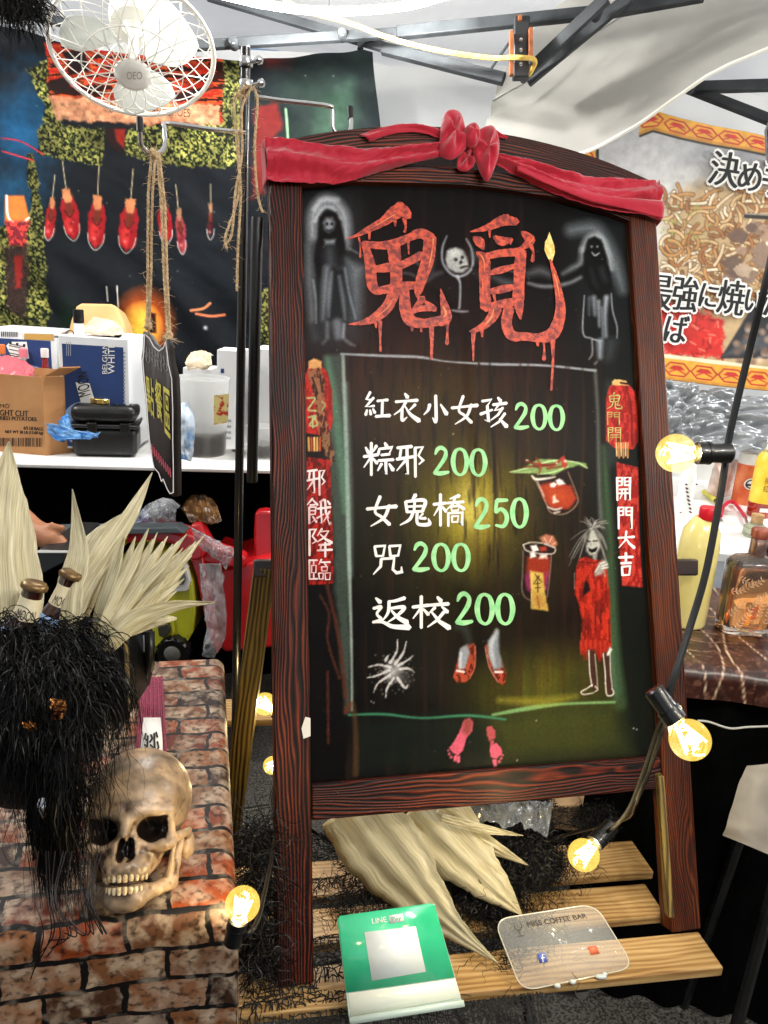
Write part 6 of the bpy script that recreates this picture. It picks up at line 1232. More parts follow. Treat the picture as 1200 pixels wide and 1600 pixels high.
P_ = loft([At(196, 822, 2.56), At(208, 800, 2.56), At(232, 796, 2.56)], [At(200, 836, 2.5), At(220, 836, 2.5), At(240, 834, 2.5)], 20, 14, lambda u, v: .03 * fbm(u * 8, v * 8, 3)); tag(mk('blue_film_wad', G().grid(P_), mat('navy_film', '1c2c54', '44588c', rough=.25, ns=20), base=P_[0, 0], solid=.001), 'dark blue plastic wad beside the clear ice bag', 'bag')
P_ = loft([At(284, 800, 2.6), At(300, 784, 2.6), At(322, 782, 2.6), At(340, 796, 2.6)], [At(300, 826, 2.5), At(320, 824, 2.5), At(336, 824, 2.5), At(348, 820, 2.5)], 24, 16, lambda u, v: .04 * fbm(u * 8, v * 8, 9)); tag(mk('brown_paper_sack', G().grid(P_), mat('brown_gloss', '1e120a', '6c4822', rough=.3, ns=20), base=P_[0, 0], solid=.001), 'shiny brown packet under the counter above the red bin', 'packet')
rsolid_ = rsolid('grey_tray', [(60, 828), (276, 824), (290, 834), (276, 834), (60, 838)], 2.36, .06, mat('tray_grey', '4c5458', rough=.4), None, .004); tag(rsolid_, 'flat dark grey tray lying under the counter behind the dry leaves', 'tray')
rs = rsolid('dark_box', [(60, 858), (100, 860), (100, 880), (60, 900)], 2.0, .25, mat('dark_box', '101214', rough=.4), None, .004); tag(rs, 'dark box the hand rests on behind the large dry leaf', 'box')
tag(mk('table_edge_strip', G().cbox(At(85, 862, 1.98), Rv * .10, Fv * .02, Uv * .005), M_white, base=At(85, 862, 1.98)), 'thin white edged shelf under the resting hand', 'shelf')

# ------------------------------------------------------------------ the person whose forearm shows behind the leaf
sh_ = At(-190, 600, 2.15); el = At(-10, 778, 2.12); wr = At(66, 836, 2.08); kn = At(80, 845, 2.07)
def armf(P_):
    D = sC(P_, el, wr, .042, .025); D = sU(D, sC(P_, wr, kn, .028, .030), .02); D = sU(D, sC(P_, sh_, el, .05, .042), .02)
    f0 = kn
    for k, (dx, dz, L) in enumerate([(.030, .010, .045), (.034, .000, .052), (.033, -.010, .050), (.026, -.019, .040)]):
        a = f0 + Rv * .005 + Uv * (dz) - Fv * .006 * k; b = a + Rv * (L * .55) + Uv * -.006; c = b + Rv * L * .35 + Uv * -.022
        D = sU(D, np.minimum(sC(P_, a, b, .0098, .009), sC(P_, b, c, .009, .0075)), .004)
    a = wr + Uv * .012; b = a + Rv * .03 + Uv * .012 - Fv * .012; D = sU(D, np.minimum(sC(P_, a, b, .013, .011), sC(P_, b, b + Rv * .028 + Uv * -.006, .011, .009)), .008)
    ch = sh_ + A3(-.20, .05, -.12); D = sU(D, sE(P_, ch, (.20, .13, .30)), .05); D = sU(D, sC(P_, ch + A3(0, 0, .25), ch + A3(0, 0, .38), .055), .03)
    hd = ch + A3(.02, -.02, .50); D = sU(D, sE(P_, hd, (.078, .095, .12)), .02); D = sU(D, sE(P_, hd + A3(0, -.10, -.01), (.014, .02, .022)), .012)
    D = sU(D, sC(P_, ch + A3(-.1, 0, -.2), ch + A3(-.12, -.1, -.5), .11, .09), .05); D = sU(D, sC(P_, ch + A3(.1, 0, -.2), ch + A3(.1, -.1, -.5), .11, .09), .05); return D
lo_ = np.minimum.reduce([sh_, el, kn]) - A3(.46, .2, .65); hi_ = np.maximum.reduce([sh_, el, kn]) + A3(.12, .25, .52)
V, F = nets(armf, lo_, hi_, .0085)
person = thing('person', 'person mostly out of frame resting a bare forearm on the dark box behind the leaf', 'person', A3(sh_[0] - .2, sh_[1] + .05, 0))
M_skin = mat('skin', '96603f', 'a87250', rough=.5, ns=14, sss=.15, bump=.06, bs=200)
mk('body', G().add(V, F), M_skin, person, angle=180)
ch = sh_ + A3(-.20, .05, -.12)
def shirt(P_):
    D = sE(P_, ch, (.215, .145, .315)); D = sU(D, sC(P_, sh_, sh_ * .55 + el * .45, .066, .06), .03); D = sU(D, sC(P_, ch + A3(-.1, 0, -.2), ch + A3(-.12, -.1, -.5), .12, .1), .05); return sU(D, sC(P_, ch + A3(.1, 0, -.2), ch + A3(.1, -.1, -.5), .12, .1), .05)
V, F = nets(shirt, lo_ - .03, hi_ + .03, .014); mk('black_shirt', G().add(V, F), M_skirt, person, angle=180)
V, F = nets(lambda P_: np.maximum(sE(P_, ch + A3(.02, .0, .52), (.088, .10, .118)), -(P_[..., 2] - ch[2] - .50 + (P_[..., 1] - ch[1]) * -.9)), ch + A3(-.12, -.15, .36), ch + A3(.16, .16, .68), .01); mk('hair', G().add(V, F), M_hair, person)
# ------------------------------------------------------------------ table under a brick printed cloth
TZ = .75
FRr, NRr = Az(333, 1030, TZ), Az(343, 1404, TZ); ev = nrm(FRr - NRr); eu = A3(-ev[1], ev[0], 0); LV = float(np.linalg.norm(FRr - NRr))
m = bpy.data.materials.new('brick_print'); m.use_nodes = True; nt = m.node_tree; N_ = nt.nodes; K = nt.links; bs = N_['Principled BSDF']; bs.inputs['Roughness'].default_value = .55; pset(bs, 'Specular IOR Level', .3)
at = N_.new('ShaderNodeAttribute'); at.attribute_name = 'tc'
def nz_(sc, det=4, vec=None, dist=0):
    n = N_.new('ShaderNodeTexNoise'); n.inputs['Scale'].default_value = sc; n.inputs['Detail'].default_value = det; n.inputs['Distortion'].default_value = dist; K.new(vec or at.outputs['Vector'], n.inputs['Vector']); return n
def rmp(fac, stops):
    r = N_.new('ShaderNodeValToRGB'); e = r.color_ramp.elements; e[0].position, e[0].color = stops[0][0], L4(stops[0][1]); e[1].position, e[1].color = stops[-1][0], L4(stops[-1][1])
    for p_, c_ in stops[1:-1]: q = e.new(p_); q.color = L4(c_)
    K.new(fac, r.inputs[0]); return r.outputs[0]
wn = nz_(22, 3); va = N_.new('ShaderNodeVectorMath'); va.operation = 'MULTIPLY_ADD'; va.inputs[1].default_value = (.026, .018, 0); K.new(wn.outputs['Color'], va.inputs[0]); K.new(at.outputs['Vector'], va.inputs[2])
bk = N_.new('ShaderNodeTexBrick'); bk.inputs['Scale'].default_value = 1; bk.inputs['Brick Width'].default_value = .098; bk.inputs['Row Height'].default_value = .049; bk.inputs['Mortar Size'].default_value = .0042; bk.inputs['Mortar Smooth'].default_value = .3
bk.inputs['Color1'].default_value = (0, 0, 0, 1); bk.inputs['Color2'].default_value = (1, 1, 1, 1); bk.inputs['Mortar'].default_value = (.5, .5, .5, 1); K.new(va.outputs[0], bk.inputs['Vector'])
c1 = rmp(bk.outputs['Color'], [(0, '4c1c0e'), (.25, '8c3e12'), (.45, '28130b'), (.65, '644026'), (.85, '84522e'), (1, '74665a')])
n1 = nz_(34, 8, dist=.3); n2 = nz_(95, 8, dist=.3); n3 = nz_(9, 3)
def mixc(f, a, b):
    x = N_.new('ShaderNodeMix'); x.data_type = 'RGBA'; K.new(f, x.inputs[0])
    for i, v in ((6, a), (7, b)):
        if isinstance(v, str): x.inputs[i].default_value = L4(v)
        else: K.new(v, x.inputs[i])
    return x.outputs[2]
def fac(o, a, b):
    r = N_.new('ShaderNodeMapRange'); r.inputs['From Min'].default_value = a; r.inputs['From Max'].default_value = b; K.new(o, r.inputs['Value']); return r.outputs[0]
c2 = mixc(fac(n1.outputs['Fac'], .44, .74), c1, 'b8a48c'); c3 = mixc(fac(n2.outputs['Fac'], .50, .72), c2, '180b06'); c4 = mixc(fac(n3.outputs['Fac'], .52, .76), c3, mixc(fac(n2.outputs['Fac'], .42, .60), 'b4a490', '241409'))
n4 = nz_(30, 5); mo = mixc(fac(n4.outputs['Fac'], .50, .70), '080504', '84786a')
c5 = mixc(bk.outputs['Fac'], c4, mo); K.new(c5, bs.inputs['Base Color']); M_brick = m
bt_ = thing('brick_cloth_table', 'table covered with a red and white brick printed cloth under the skull', 'table', A3(*(NRr[:2] - eu[:2] * .0), 0))
RR = .022
def wrapd(s):   # arc-length s past an edge -> (outward, down)
    a = s / RR
    if s <= 0: return s, 0.0
    if a < math.pi / 2: return RR * math.sin(a), RR * (1 - math.cos(a))
    return RR, RR + (s - RR * math.pi / 2)
us = np.concatenate([np.linspace(-1.25, 0, 70), np.linspace(.003, .05, 14), np.linspace(.06, .62, 20)]); vs_ = np.concatenate([np.linspace(-LV, 0, 50), np.linspace(.003, .05, 14), np.linspace(.06, .72, 40)])
P_ = np.zeros((len(vs_), len(us), 3)); T_ = np.zeros_like(P_)
for i, v in enumerate(vs_):
    ov, dv = wrapd(v)
    for j, u in enumerate(us):
        ou, du = wrapd(u)
        dn = max(du, dv) if min(u, v) > 0 else du + dv
        fl = min(max(0, u), max(0, v)) * .03
        w = .006 * math.sin(u * 22 + 1) * min(1, max(0, dv - .03) * 5) + .003 * float(fbm(u * 8, v * 8, 3))
        P_[i, j] = NRr - eu * (ou + fl * .6) - ev * (ov + w + fl) + A3(0, 0, -dn + .002 * float(fbm(u * 6 + 9, v * 6, 5))); T_[i, j] = (u, -v, 0)
mk('brick_cloth', G().grid(P_[::-1], T_[::-1]), M_brick, bt_, angle=180)
g = G(); g.box(NRr + eu * 1.24 + A3(0, 0, -.03) + ev * .002, -eu * 1.235, ev * (LV - .01), A3(0, 0, .026)); mk('tabletop', g, M_oldwood, bt_)
for a, b in ((.04, .04), (1.15, .04), (.04, LV - .05), (1.15, LV - .05)): mk('leg', G().cbox(NRr + eu * a + ev * b + A3(0, 0, -(TZ + .03) / 2), eu * .035, ev * .035, A3(0, 0, TZ - .03)), M_blackmetal, bt_)

# ------------------------------------------------------------------ skull
def sym(P): Q = P.copy(); Q[..., 0] = np.abs(Q[..., 0]); return Q
def skullf(P):
    S = sym(P); D = sE(S, (0, 1.2, 14.0), (7.0, 8.8, 6.9))
    D = sU(D, sE(S, (0, -4.4, 13.2), (5.6, 3.6, 4.2)), 1.6); D = sU(D, sE(S, (0, -3.6, 8.2), (4.6, 4.4, 4.6)), 1.4)
    D = sU(D, sC(S, (1.0, -7.7, 12.0), (5.0, -6.1, 12.1), .75, .75), .9); D = sU(D, sC(S, (5.3, -6.0, 12.0), (5.5, -5.4, 8.9), .6, .7), .6)
    D = sU(D, sE(S, (4.5, -5.9, 8.0), (1.7, 1.5, 1.0)), .9); D = sU(D, sC(S, (5.2, -4.8, 8.3), (6.7, .8, 9.2), .7, .6), .7)
    D = sU(D, sE(S, (0, -6.0, 5.3), (3.2, 3.0, 2.1)), .9); D = sU(D, sC(S, (0, -8.0, 11.3), (0, -9.0, 9.3), .75, .62), .8)
    D = sS(D, sE(S, (3.05, -8.3, 9.9), (1.95, 3.4, 1.65)), .5); D = sS(D, sE(S, (2.6, -5.5, 9.9), (1.2, 2.6, 1.0)), .5)
    D = sS(D, sE(S, (.55, -8.6, 7.4), (.75, 3.0, 1.35)), .25); D = sS(D, sE(S, (.4, -8.4, 8.3), (.45, 2.6, .9)), .25)
    D = sS(D, sE(S, (7.6, -4.2, 11.4), (1.6, 2.6, 2.8)), 1.0); D = sS(D, sE(S, (5.2, -3.0, 5.8), (1.2, 2.4, 1.4)), .6)
    D = sU(D, sE(S, (6.3, 2.4, 7.4), (1.2, 1.5, 1.9)), .9)
    J = sE(S, (0, -6.9, 1.3), (2.3, 1.4, 1.3)); J = sU(J, sC(S, (1.5, -7.0, 1.7), (4.8, -2.0, 2.9), 1.0, .95), .8); J = sU(J, sC(S, (4.9, -1.7, 3.0), (5.8, .2, 8.6), .95, .6), .8)
    J = sU(J, sE(S, (0, -6.2, 2.9), (2.8, 2.0, .9)), .6); J = sU(J, sC(S, (4.8, -2.2, 3.2), (5.3, -2.6, 7.4), .6, .35), .6)
    D = sU(D, J, .25)
    D = D + .10 * (np.sin(S[..., 0] * 3.1 + 1) * np.sin(S[..., 1] * 2.3) * np.sin(S[..., 2] * 2.7)) * (S[..., 2] < 9.5) + .03 * np.sin(S[..., 0] * 9) * np.sin(S[..., 1] * 8 + 2) * np.sin(S[..., 2] * 9)
    sut = np.abs(S[..., 1] + 1.0 + .25 * np.sin(S[..., 0] * 5)) ; D = D + .07 * np.exp(-(sut / .16) ** 2) * (S[..., 2] > 14)
    sq = np.abs(np.hypot(S[..., 1] - 1.5, (S[..., 2] - 9.5) * 1.1) - 5.2 + .2 * np.sin(S[..., 1] * 4)); D = D + .07 * np.exp(-(sq / .15) ** 2) * (S[..., 0] > 4)
    return D
V, F = nets(skullf, (-9, -10.5, -1), (9, 11, 22), .19)
sc_ = .0092; r0 = nrm(ray(215, 1320)); zz = nrm(Uv - r0 * (Uv @ r0)); zz = nrm(zz * math.cos(.02) + (-r0) * math.sin(.02)); zz = nrm(zz + Rv * .05)
fd = -r0 - zz * (-r0 @ zz); fd = nrm(fd); sdx = np.cross(fd, zz); fd = nrm(fd * math.cos(.20) + (-Rv) * math.sin(.20)); fd = nrm(fd - zz * (fd @ zz)); xx = np.cross(zz, fd)   # x axis of skull
if xx @ Rv < 0: xx = -xx
base_s = At(192, 1428, .92)
O_s = base_s - (xx * 0 + (-fd) * -7.2 * sc_)
def sk(P): P = np.asarray(P, float) * sc_; return O_s + P[..., :1] * xx + P[..., 1:2] * (-fd) + P[..., 2:3] * zz
M_bone = mat('aged_bone', 'e0cca8', 'a88a66', rough=.42, ns=9, nd=7, ramp=(.42, .72), bump=.35, bs=55, bd=.002, coat=.25, sss=.05)
skull = thing('skull', 'aged human skull prop facing the viewer on the brick printed cloth', 'skull', base_s)
VW = sk(V)
# grime in the hollows; left side and sockets carry painted shade
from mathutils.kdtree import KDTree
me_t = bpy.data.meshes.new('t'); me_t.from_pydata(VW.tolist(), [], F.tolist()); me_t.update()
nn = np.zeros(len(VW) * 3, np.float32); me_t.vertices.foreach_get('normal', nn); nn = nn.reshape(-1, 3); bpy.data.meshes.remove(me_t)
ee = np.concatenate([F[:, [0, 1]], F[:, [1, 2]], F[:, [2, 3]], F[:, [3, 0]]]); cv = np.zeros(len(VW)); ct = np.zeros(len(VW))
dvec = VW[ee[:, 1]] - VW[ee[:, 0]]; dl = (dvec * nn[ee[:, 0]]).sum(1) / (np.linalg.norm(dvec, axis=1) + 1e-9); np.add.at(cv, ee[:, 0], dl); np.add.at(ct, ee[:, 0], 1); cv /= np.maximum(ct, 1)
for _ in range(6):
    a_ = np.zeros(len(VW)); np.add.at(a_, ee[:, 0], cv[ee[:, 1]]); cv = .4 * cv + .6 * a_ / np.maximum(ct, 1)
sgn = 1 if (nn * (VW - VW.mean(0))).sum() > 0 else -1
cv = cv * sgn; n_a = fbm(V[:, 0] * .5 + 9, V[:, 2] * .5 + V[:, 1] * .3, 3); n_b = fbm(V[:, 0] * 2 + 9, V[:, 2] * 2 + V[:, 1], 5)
base_c = hx('c8a680')[None] * (.34 + .70 * n_a[:, None]); dirt_shade = np.clip(cv * 20 + (n_b - .48) * 1.3 + .30 * sstep(10.5, 5, V[:, 2]) + .25 * (V[:, 0] < -2) * (V[:, 2] < 12), 0, 1)[:, None]
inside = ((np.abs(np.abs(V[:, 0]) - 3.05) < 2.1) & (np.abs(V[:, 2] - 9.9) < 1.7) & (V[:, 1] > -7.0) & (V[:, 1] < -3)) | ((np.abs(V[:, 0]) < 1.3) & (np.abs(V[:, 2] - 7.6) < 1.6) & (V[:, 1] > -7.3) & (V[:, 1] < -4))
colr = base_c * (1 - dirt_shade * .8) + hx('2c170c')[None] * dirt_shade * .8; colr[inside] = hx('1a100a')
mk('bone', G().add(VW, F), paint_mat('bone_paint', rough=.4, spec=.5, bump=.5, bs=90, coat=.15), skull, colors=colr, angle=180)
M_tooth = mat('old_teeth', 'd8c49c', '9c7c50', rough=.35, ns=120, ramp=(.4, .7))
for up_t in (1, 0):
    for k in range(10):
        a = (k - 4.5) * .235; rx, ry = 2.75 - .15 * (1 - up_t), 3.1; cx, cy = rx * math.sin(a * 1.15), -5.6 - ry * math.cos(a * 1.15) + (.2 if not up_t else 0)
        h = (1.05 if abs(k - 4.5) < 1 else .92) * (1 if up_t else .85); zc = 3.85 if up_t else 3.0 - .1; dz = 1 if up_t else -1
        c = A3(cx, cy, (4.3 if up_t else 2.75)); g = G(); w_ = .30 if abs(k - 4.5) > 2 else .36
        prof = [(.55, .55), (.9, .25), (1, -.1), (.9, -.48), (.5, -.55)]; vs2 = []
        for r_, z_ in prof:
            for q in range(8):
                t = q * math.pi / 4; vs2.append(sk(A3(c[0] + (math.cos(t) * w_ * r_ * math.cos(a * 1.15)) - math.sin(t) * .26 * r_ * -math.sin(a * 1.15), c[1] + math.cos(t) * w_ * r_ * math.sin(a * 1.15) - math.sin(t) * .26 * r_, c[2] + z_ * h * dz)))
        f = [(i * 8 + q, i * 8 + (q + 1) % 8, (i + 1) * 8 + (q + 1) % 8, (i + 1) * 8 + q) for i in range(4) for q in range(8)] + [tuple(range(8)), tuple(range(32, 40))]
        mk('tooth', G().add(vs2, f), M_tooth, skull, angle=80)

# ------------------------------------------------------------------ maroon stick bundle and card holder
a, b, c_, d_ = Az(222, 1062, TZ + .018), Az(254, 1060, TZ + .018), Az(262, 1205, TZ + .018), Az(208, 1205, TZ + .018)
bun = thing('incense_bundle', 'bundle of maroon sticks with a white paper band lying behind the skull', 'incense', (a + b) / 2)
M_mar = mat('maroon_sticks', '5c1028', '8a2444', rough=.6, ns=200, stretch=(1, 1, .1))
for k in range(12):
    u = (k + .5) / 12; P0_, P1_ = a * (1 - u) + b * u, d_ * (1 - u) + c_ * u; mk('stick', G().tube([P0_ + A3(0, 0, .004 * rng.random()), P1_ + A3(0, 0, .003 * rng.random())], .0019 + .0006 * (k % 2), 6), M_mar, bun)
mk('stick_core', G().prism([a - A3(0, 0, .002), d_ - A3(0, 0, .002), c_ - A3(0, 0, .002), b - A3(0, 0, .002)], A3(0, 0, -.012)), M_mar, bun)
IP = Plane((d_ + c_) / 2, c_ - d_, np.cross(A3(0, 0, 1), nrm(c_ - d_))); IP.N = np.cross(IP.X, IP.Z)
if IP.N[2] < 0: IP.N = -IP.N
band = [IP.P(x, y, .006) for x, y in ((224, 1126), (221, 1160), (217, 1200), (255, 1200), (254, 1160), (251, 1126))]
mk('paper_band', G().prism(band if np.cross(band[1] - band[0], band[3] - band[1])[2] > 0 else band[::-1], A3(0, 0, -.001)), mat('band_paper', 'dcd8d0', rough=.7), bun, smooth=False)
g = G()
for k, pts in enumerate([[(228, 1152), (226, 1160), (230, 1163)], [(236, 1154), (238, 1160), (234, 1166)], [(244, 1150), (246, 1158)], [(226, 1170), (230, 1172), (226, 1180)], [(235, 1170), (239, 1174), (236, 1182)], [(246, 1165), (248, 1174), (244, 1180)], [(231, 1156), (230, 1178)], [(241, 1152), (242, 1182)]]):
    ribbon(g, IP, pts, 3.2, .0072 + .00005 * k, sm=False)
mk('brush_marks', g, M_ink2, bun, smooth=False)['kind'] = 'stuff'
HPn = Plane(At(212, 1075, 1.32), (math.cos(1.0), -math.sin(1.0), 0), (0, 0, 1))
if HPn.N @ (CAM - HPn.O) < 0: HPn = Plane(At(212, 1075, 1.32), (math.cos(.7), -math.sin(.7), 0), (0, 0, 1))
ch_ = thing('card_holder', 'black framed white card with blue writing standing at the far end of the brick cloth', 'sign', HPn.P(210, 1078))
fr = [HPn.P(x, y) for x, y in ((199, 990), (202, 1084), (222, 1072), (230, 1040), (230, 988))]; mk('frame', G().prism(fr, -HPn.N * .012), M_black, ch_, smooth=False)
cdp = [HPn.P(x, y, .001) for x, y in ((206, 996), (207, 1070), (216, 1052), (226, 1018), (226, 992))]; mk('card', G().prism(cdp, -HPn.N * .0008), mat('pale_blue_card', 'ccd6ea', rough=.5), ch_, smooth=False)
g = G()
for k, pts in enumerate([[(210, 1004), (222, 1002)], [(211, 1000), (212, 1014)], [(217, 1000), (217, 1016)], [(210, 1012), (222, 1010)], [(210, 1022), (221, 1020)], [(215, 1018), (212, 1034)], [(215, 1024), (220, 1034)], [(209, 1040), (216, 1038)], [(212, 1036), (211, 1050)]]): ribbon(g, HPn, pts, 1.7, .0016 + .00004 * k, sm=False)
mk('blue_writing', g, mat('blue_ink', '28386c', rough=.6), ch_, smooth=False)['kind'] = 'stuff'
dkb = rsolid('dark_void_box', [(128, 1000), (200, 985), (204, 1080), (196, 1130), (120, 1130)], 1.18, .12, M_black, None, .004); tag(dkb, 'black box added to fill the dark void behind the black wig', 'box')  # black box added where there is only a dark void
mk('wood_edge', G().tube([At(196, 1000, 1.15), At(202, 1100, 1.12)], .003, 6), M_oldwood, dkb)

# ------------------------------------------------------------------ dried leaves
M_leaf = mat('dry_bamboo_leaf', 'dcd2b0', 'a3966c', rough=.55, ns=7, nd=8, stretch=(110, 110, 2), coord='tc', ramp=(.35, .68), bump=.35, bs=7, bd=.0015, coat=.1, transl=.12)
def leaf(nm, pts, t0, t1, cup=.12, parent=None, twist=.3, m=None, nu=40, nv=11, base=None, k=0, tz=None):
    """pts: (px, py, full width px); a blade with a midrib fold; tz optionally maps along-length u to depth"""
    Q = spline(np.array(pts, float), nu); wl = 1 + .22 * (fbm(np.arange(nu) * .35, np.full(nu, k * 2.3), 3) - .5); wr_ = 1 + .22 * (fbm(np.arange(nu) * .35, np.full(nu, k * 2.3 + 50), 3) - .5); T = np.gradient(Q[:, :2], axis=0); T /= np.linalg.norm(T, axis=1)[:, None] + 1e-9; Nn = np.c_[-T[:, 1], T[:, 0]]
    g = G(); P_ = np.zeros((nu, nv, 3)); TC = np.zeros_like(P_)
    for i in range(nu):
        u = i / (nu - 1); t = (t0 * (1 - u) + t1 * u) if tz is None else tz(u)
        for j in range(nv):
            v = (j / (nv - 1) - .5); q = Q[i, :2] + Nn[i] * v * max(Q[i, 2], .6) * (wl[i] if v < 0 else wr_[i]); W_m = Q[i, 2] / FPX * t
            z = cup * W_m * (abs(v) * 2 - .5) + twist * W_m * v + .05 * W_m * math.sin(v * 20 + k) + .012 * (float(fbm(u * 5 + k, v * 2.5 + 5, 3)) - .5)
            P_[i, j] = At(q[0], q[1], t + z); TC[i, j] = (v * W_m + k * .31, k * .2, u * .3)
    return mk(nm, g.grid(P_, TC), m or M_leaf, parent, base=P_[0, nv // 2] if parent is None else None, angle=180, solid=.0003)
big = leaf('large_dry_leaf', [(4, 1030, 80), (2, 940, 130), (-2, 850, 120), (2, 780, 80), (10, 730, 34), (14, 690, 2)], .98, 1.05, cup=.15, k=1)
tag(big, 'broad dried bamboo leaf standing upright at the left edge', 'leaf', 'dried leaves')
bunch = thing('leaf_bunch', 'fanned bunch of dried bamboo leaves sticking up from the black wig', 'dried leaves', At(140, 1010, 1.0))
leaf('leaf', [(104, 975, 40), (110, 920, 44), (122, 870, 34), (120, 820, 18), (113, 764, 1)], 1.0, 1.06, parent=bunch, k=2, twist=-.5)
leaf('leaf', [(100, 985, 40), (128, 920, 44), (166, 860, 34), (206, 800, 22), (238, 738, 1)], 1.01, 1.10, parent=bunch, k=3, twist=.4)
leaf('leaf', [(120, 960, 40), (135, 890, 64), (160, 840, 36), (200, 800, 4)], 1.08, 1.16, parent=bunch, k=4, twist=-.3)
rr = np.random.default_rng(11)
tips = [(196, 832), (212, 838), (222, 850), (232, 826), (238, 842), (246, 832), (254, 846), (262, 838), (270, 850), (278, 846), (286, 856), (292, 834), (298, 852), (306, 846), (300, 868), (318, 838), (296, 884), (288, 904), (276, 924), (262, 900), (250, 880), (240, 900), (228, 880), (214, 870), (204, 890)]
for k, (x, y) in enumerate(tips):
    bx, by = 138 + 12 * rr.random(), 1022 + 14 * rr.random(); w = 15 + 9 * rr.random(); mx, my = (bx + x) / 2 - 6 + 10 * rr.random(), (by + y) / 2 + 4 - 12 * rr.random()
    leaf('leaf', [(bx, by, 7), ((bx + mx) / 2, (by + my) / 2, w * .8), (mx, my, w), ((mx + x) / 2 + 2, (my + y) / 2, w * .8), (x, y, 1)], .98 + .03 * rr.random(), 1.02 + .10 * ((k * .37) % 1), parent=bunch, k=5 + k, twist=(rr.random() - .5) * 1.4, nv=7, nu=24)
leaf('leaf', [(132, 1038, 8), (165, 1010, 26), (210, 970, 34), (270, 948, 18), (336, 941, 1)], .97, 1.0, parent=bunch, k=40, twist=.4)
leaf('leaf', [(150, 1020, 8), (190, 990, 20), (240, 970, 22), (276, 966, 4)], 1.0, 1.05, parent=bunch, k=41, twist=-.4)
# ------------------------------------------------------------------ beer bottles under the wig
M_amber = mat('amber_glass', '3a1206', '1c0804', rough=.06, ns=3, coat=.8, spec=.8); M_crown = mat('crown_cap', '8c7048', '4a3420', rough=.35, metal=.6, ns=50)
def beer(top, bot, t, lb, txt):
    a = At(*top, t); b = At(*bot, t * 1.0 + .01); ax = nrm(a - b); h = .20; o = a - ax * h; b_ = thing('beer_bottle', lb, 'bottle', o, 'beer bottles under the wig')
    mk('glass', G().lathe([(.0001, 0), (.028, 0), (.030, .004), (.030, .105), (.026, .125), (.0155, .150), (.0125, .170), (.0125, .188), (.0145, .189), (.0145, .193), (.0125, .195)], o, ax, 28), M_amber, b_)
    n = 42; g = G(); vs2 = []
    for r_, z_ in ((.0145, .1885), (.0150, .1925), (.0132, .1965), (.009, .1975), (.0001, .1975)):
        for q in range(n): t_ = 2 * math.pi * q / n; w = 1 + (.10 if q % 2 else 0) * (z_ < .195); x_ = nrm(np.cross(ax, A3(0, 1, .2))); y_ = np.cross(ax, x_); vs2.append(o + (x_ * math.cos(t_) + y_ * math.sin(t_)) * r_ * w + ax * z_)
    g.add(vs2, [(i * n + q, i * n + (q + 1) % n, (i + 1) * n + (q + 1) % n, (i + 1) * n + q) for i in range(4) for q in range(n)]); mk('crown_cap', g, M_crown, b_, smooth=False)
    mk('neck_label', G().lathe([(.0160, .150), (.0131, .170), (.0130, .178)], o, ax, 28), mat('cream_label', 'e4d8b8', 'd8c8a0', rough=.6, ns=20), b_)
    mk('blue_label', G().lathe([(.0305, .06), (.0305, .105), (.0268, .125), (.0220, .136)], o, ax, 28), M_sky_, b_)
    tx_ = nrm(np.cross(ax, CAM - o)); 
    if tx_ @ Rv < 0: tx_ = -tx_
    Lp = Plane(o + ax * .150, tx_, ax); Lp.N = nrm(CAM - o - ax * ((CAM - o) @ ax)); v_, f_ = text_mesh(txt); lo2, hi2 = v_[:, :2].min(0), v_[:, :2].max(0); u_ = (v_[:, :2] - lo2) / (hi2 - lo2)
    g = G(); ang = (u_[:, 0] - .5) * 1.5; rad = .0168 - .0022 * u_[:, 1]; g.add(o + ax * (.152 + .012 * u_[:, 1])[:, None] + Lp.N * (np.cos(ang) * rad)[:, None] + tx_ * (np.sin(ang) * rad)[:, None], f_); mk('label_lettering', g, M_ink2, b_, smooth=False)
beer((57, 906), (26, 1010), .96, 'left beer bottle with pleated gold cap and cream neck label in the wig', 'MOON')
beer((115, 889), (76, 1000), 1.02, 'right beer bottle partly wrapped by a dry leaf above the wig', 'MOON')
# ------------------------------------------------------------------ black wig
wig = thing('black_wig', 'shaggy black wig spilling over the brick cloth at the left with long hanging strands', 'wig', At(70, 1200, .95))
wc = At(52, 1075, .97)
def wigf(P): return sU(sU(sE(P, wc, (.075, .06, .07)), sE(P, At(112, 1050, .99), (.04, .04, .04)), .03), sE(P, At(30, 1180, .97), (.07, .05, .07)), .04)
V, F = nets(wigf, wc - A3(.2, .15, .3), wc + A3(.2, .15, .2), .009); mk('wig_cap', G().add(V, F), mat('wig_base', '040404', rough=.7), wig)
g = G()
cs = [At(30, 1010, .95), At(100, 1010, .97), At(60, 1060, .93), At(125, 1060, .95), At(20, 1120, .93)]
def st1(r):
    c = cs[r.integers(5)]; d = nrm(r.normal(size=3) * A3(1, .6, .8) + A3(0, -.6, .3)); return c + d * A3(.045, .03, .035)
strands(g, st1, lambda r, q: nrm(q - wc + r.normal(size=3) * .03 + A3(.03 * (q[0] > wc[0]) - .01, -.01, .02)), 1900, .075, .0011, .45, .5, 21, 12)
def st2(r): return At(-10 + 165 * r.random() ** 1.2, 1010 + 90 * r.random(), .93 + .05 * r.random())
strands(g, st2, lambda r, q: nrm(A3(r.normal() * .22 - .12, -.10 + r.normal() * .1, -.7)), 1500, .12, .0011, .35, .35, 22, 12)
def st3(r): return At(74 + r.normal() * 13, 1130 + 60 * r.random(), .90 + .02 * r.random())
strands(g, st3, lambda r, q: nrm(A3(r.normal() * .07, -.18, -.8)), 1000, .17, .0011, .5, .14, 23, 12)
def st4(r): return At(-20 + 60 * r.random(), 985 + 30 * r.random(), .93)
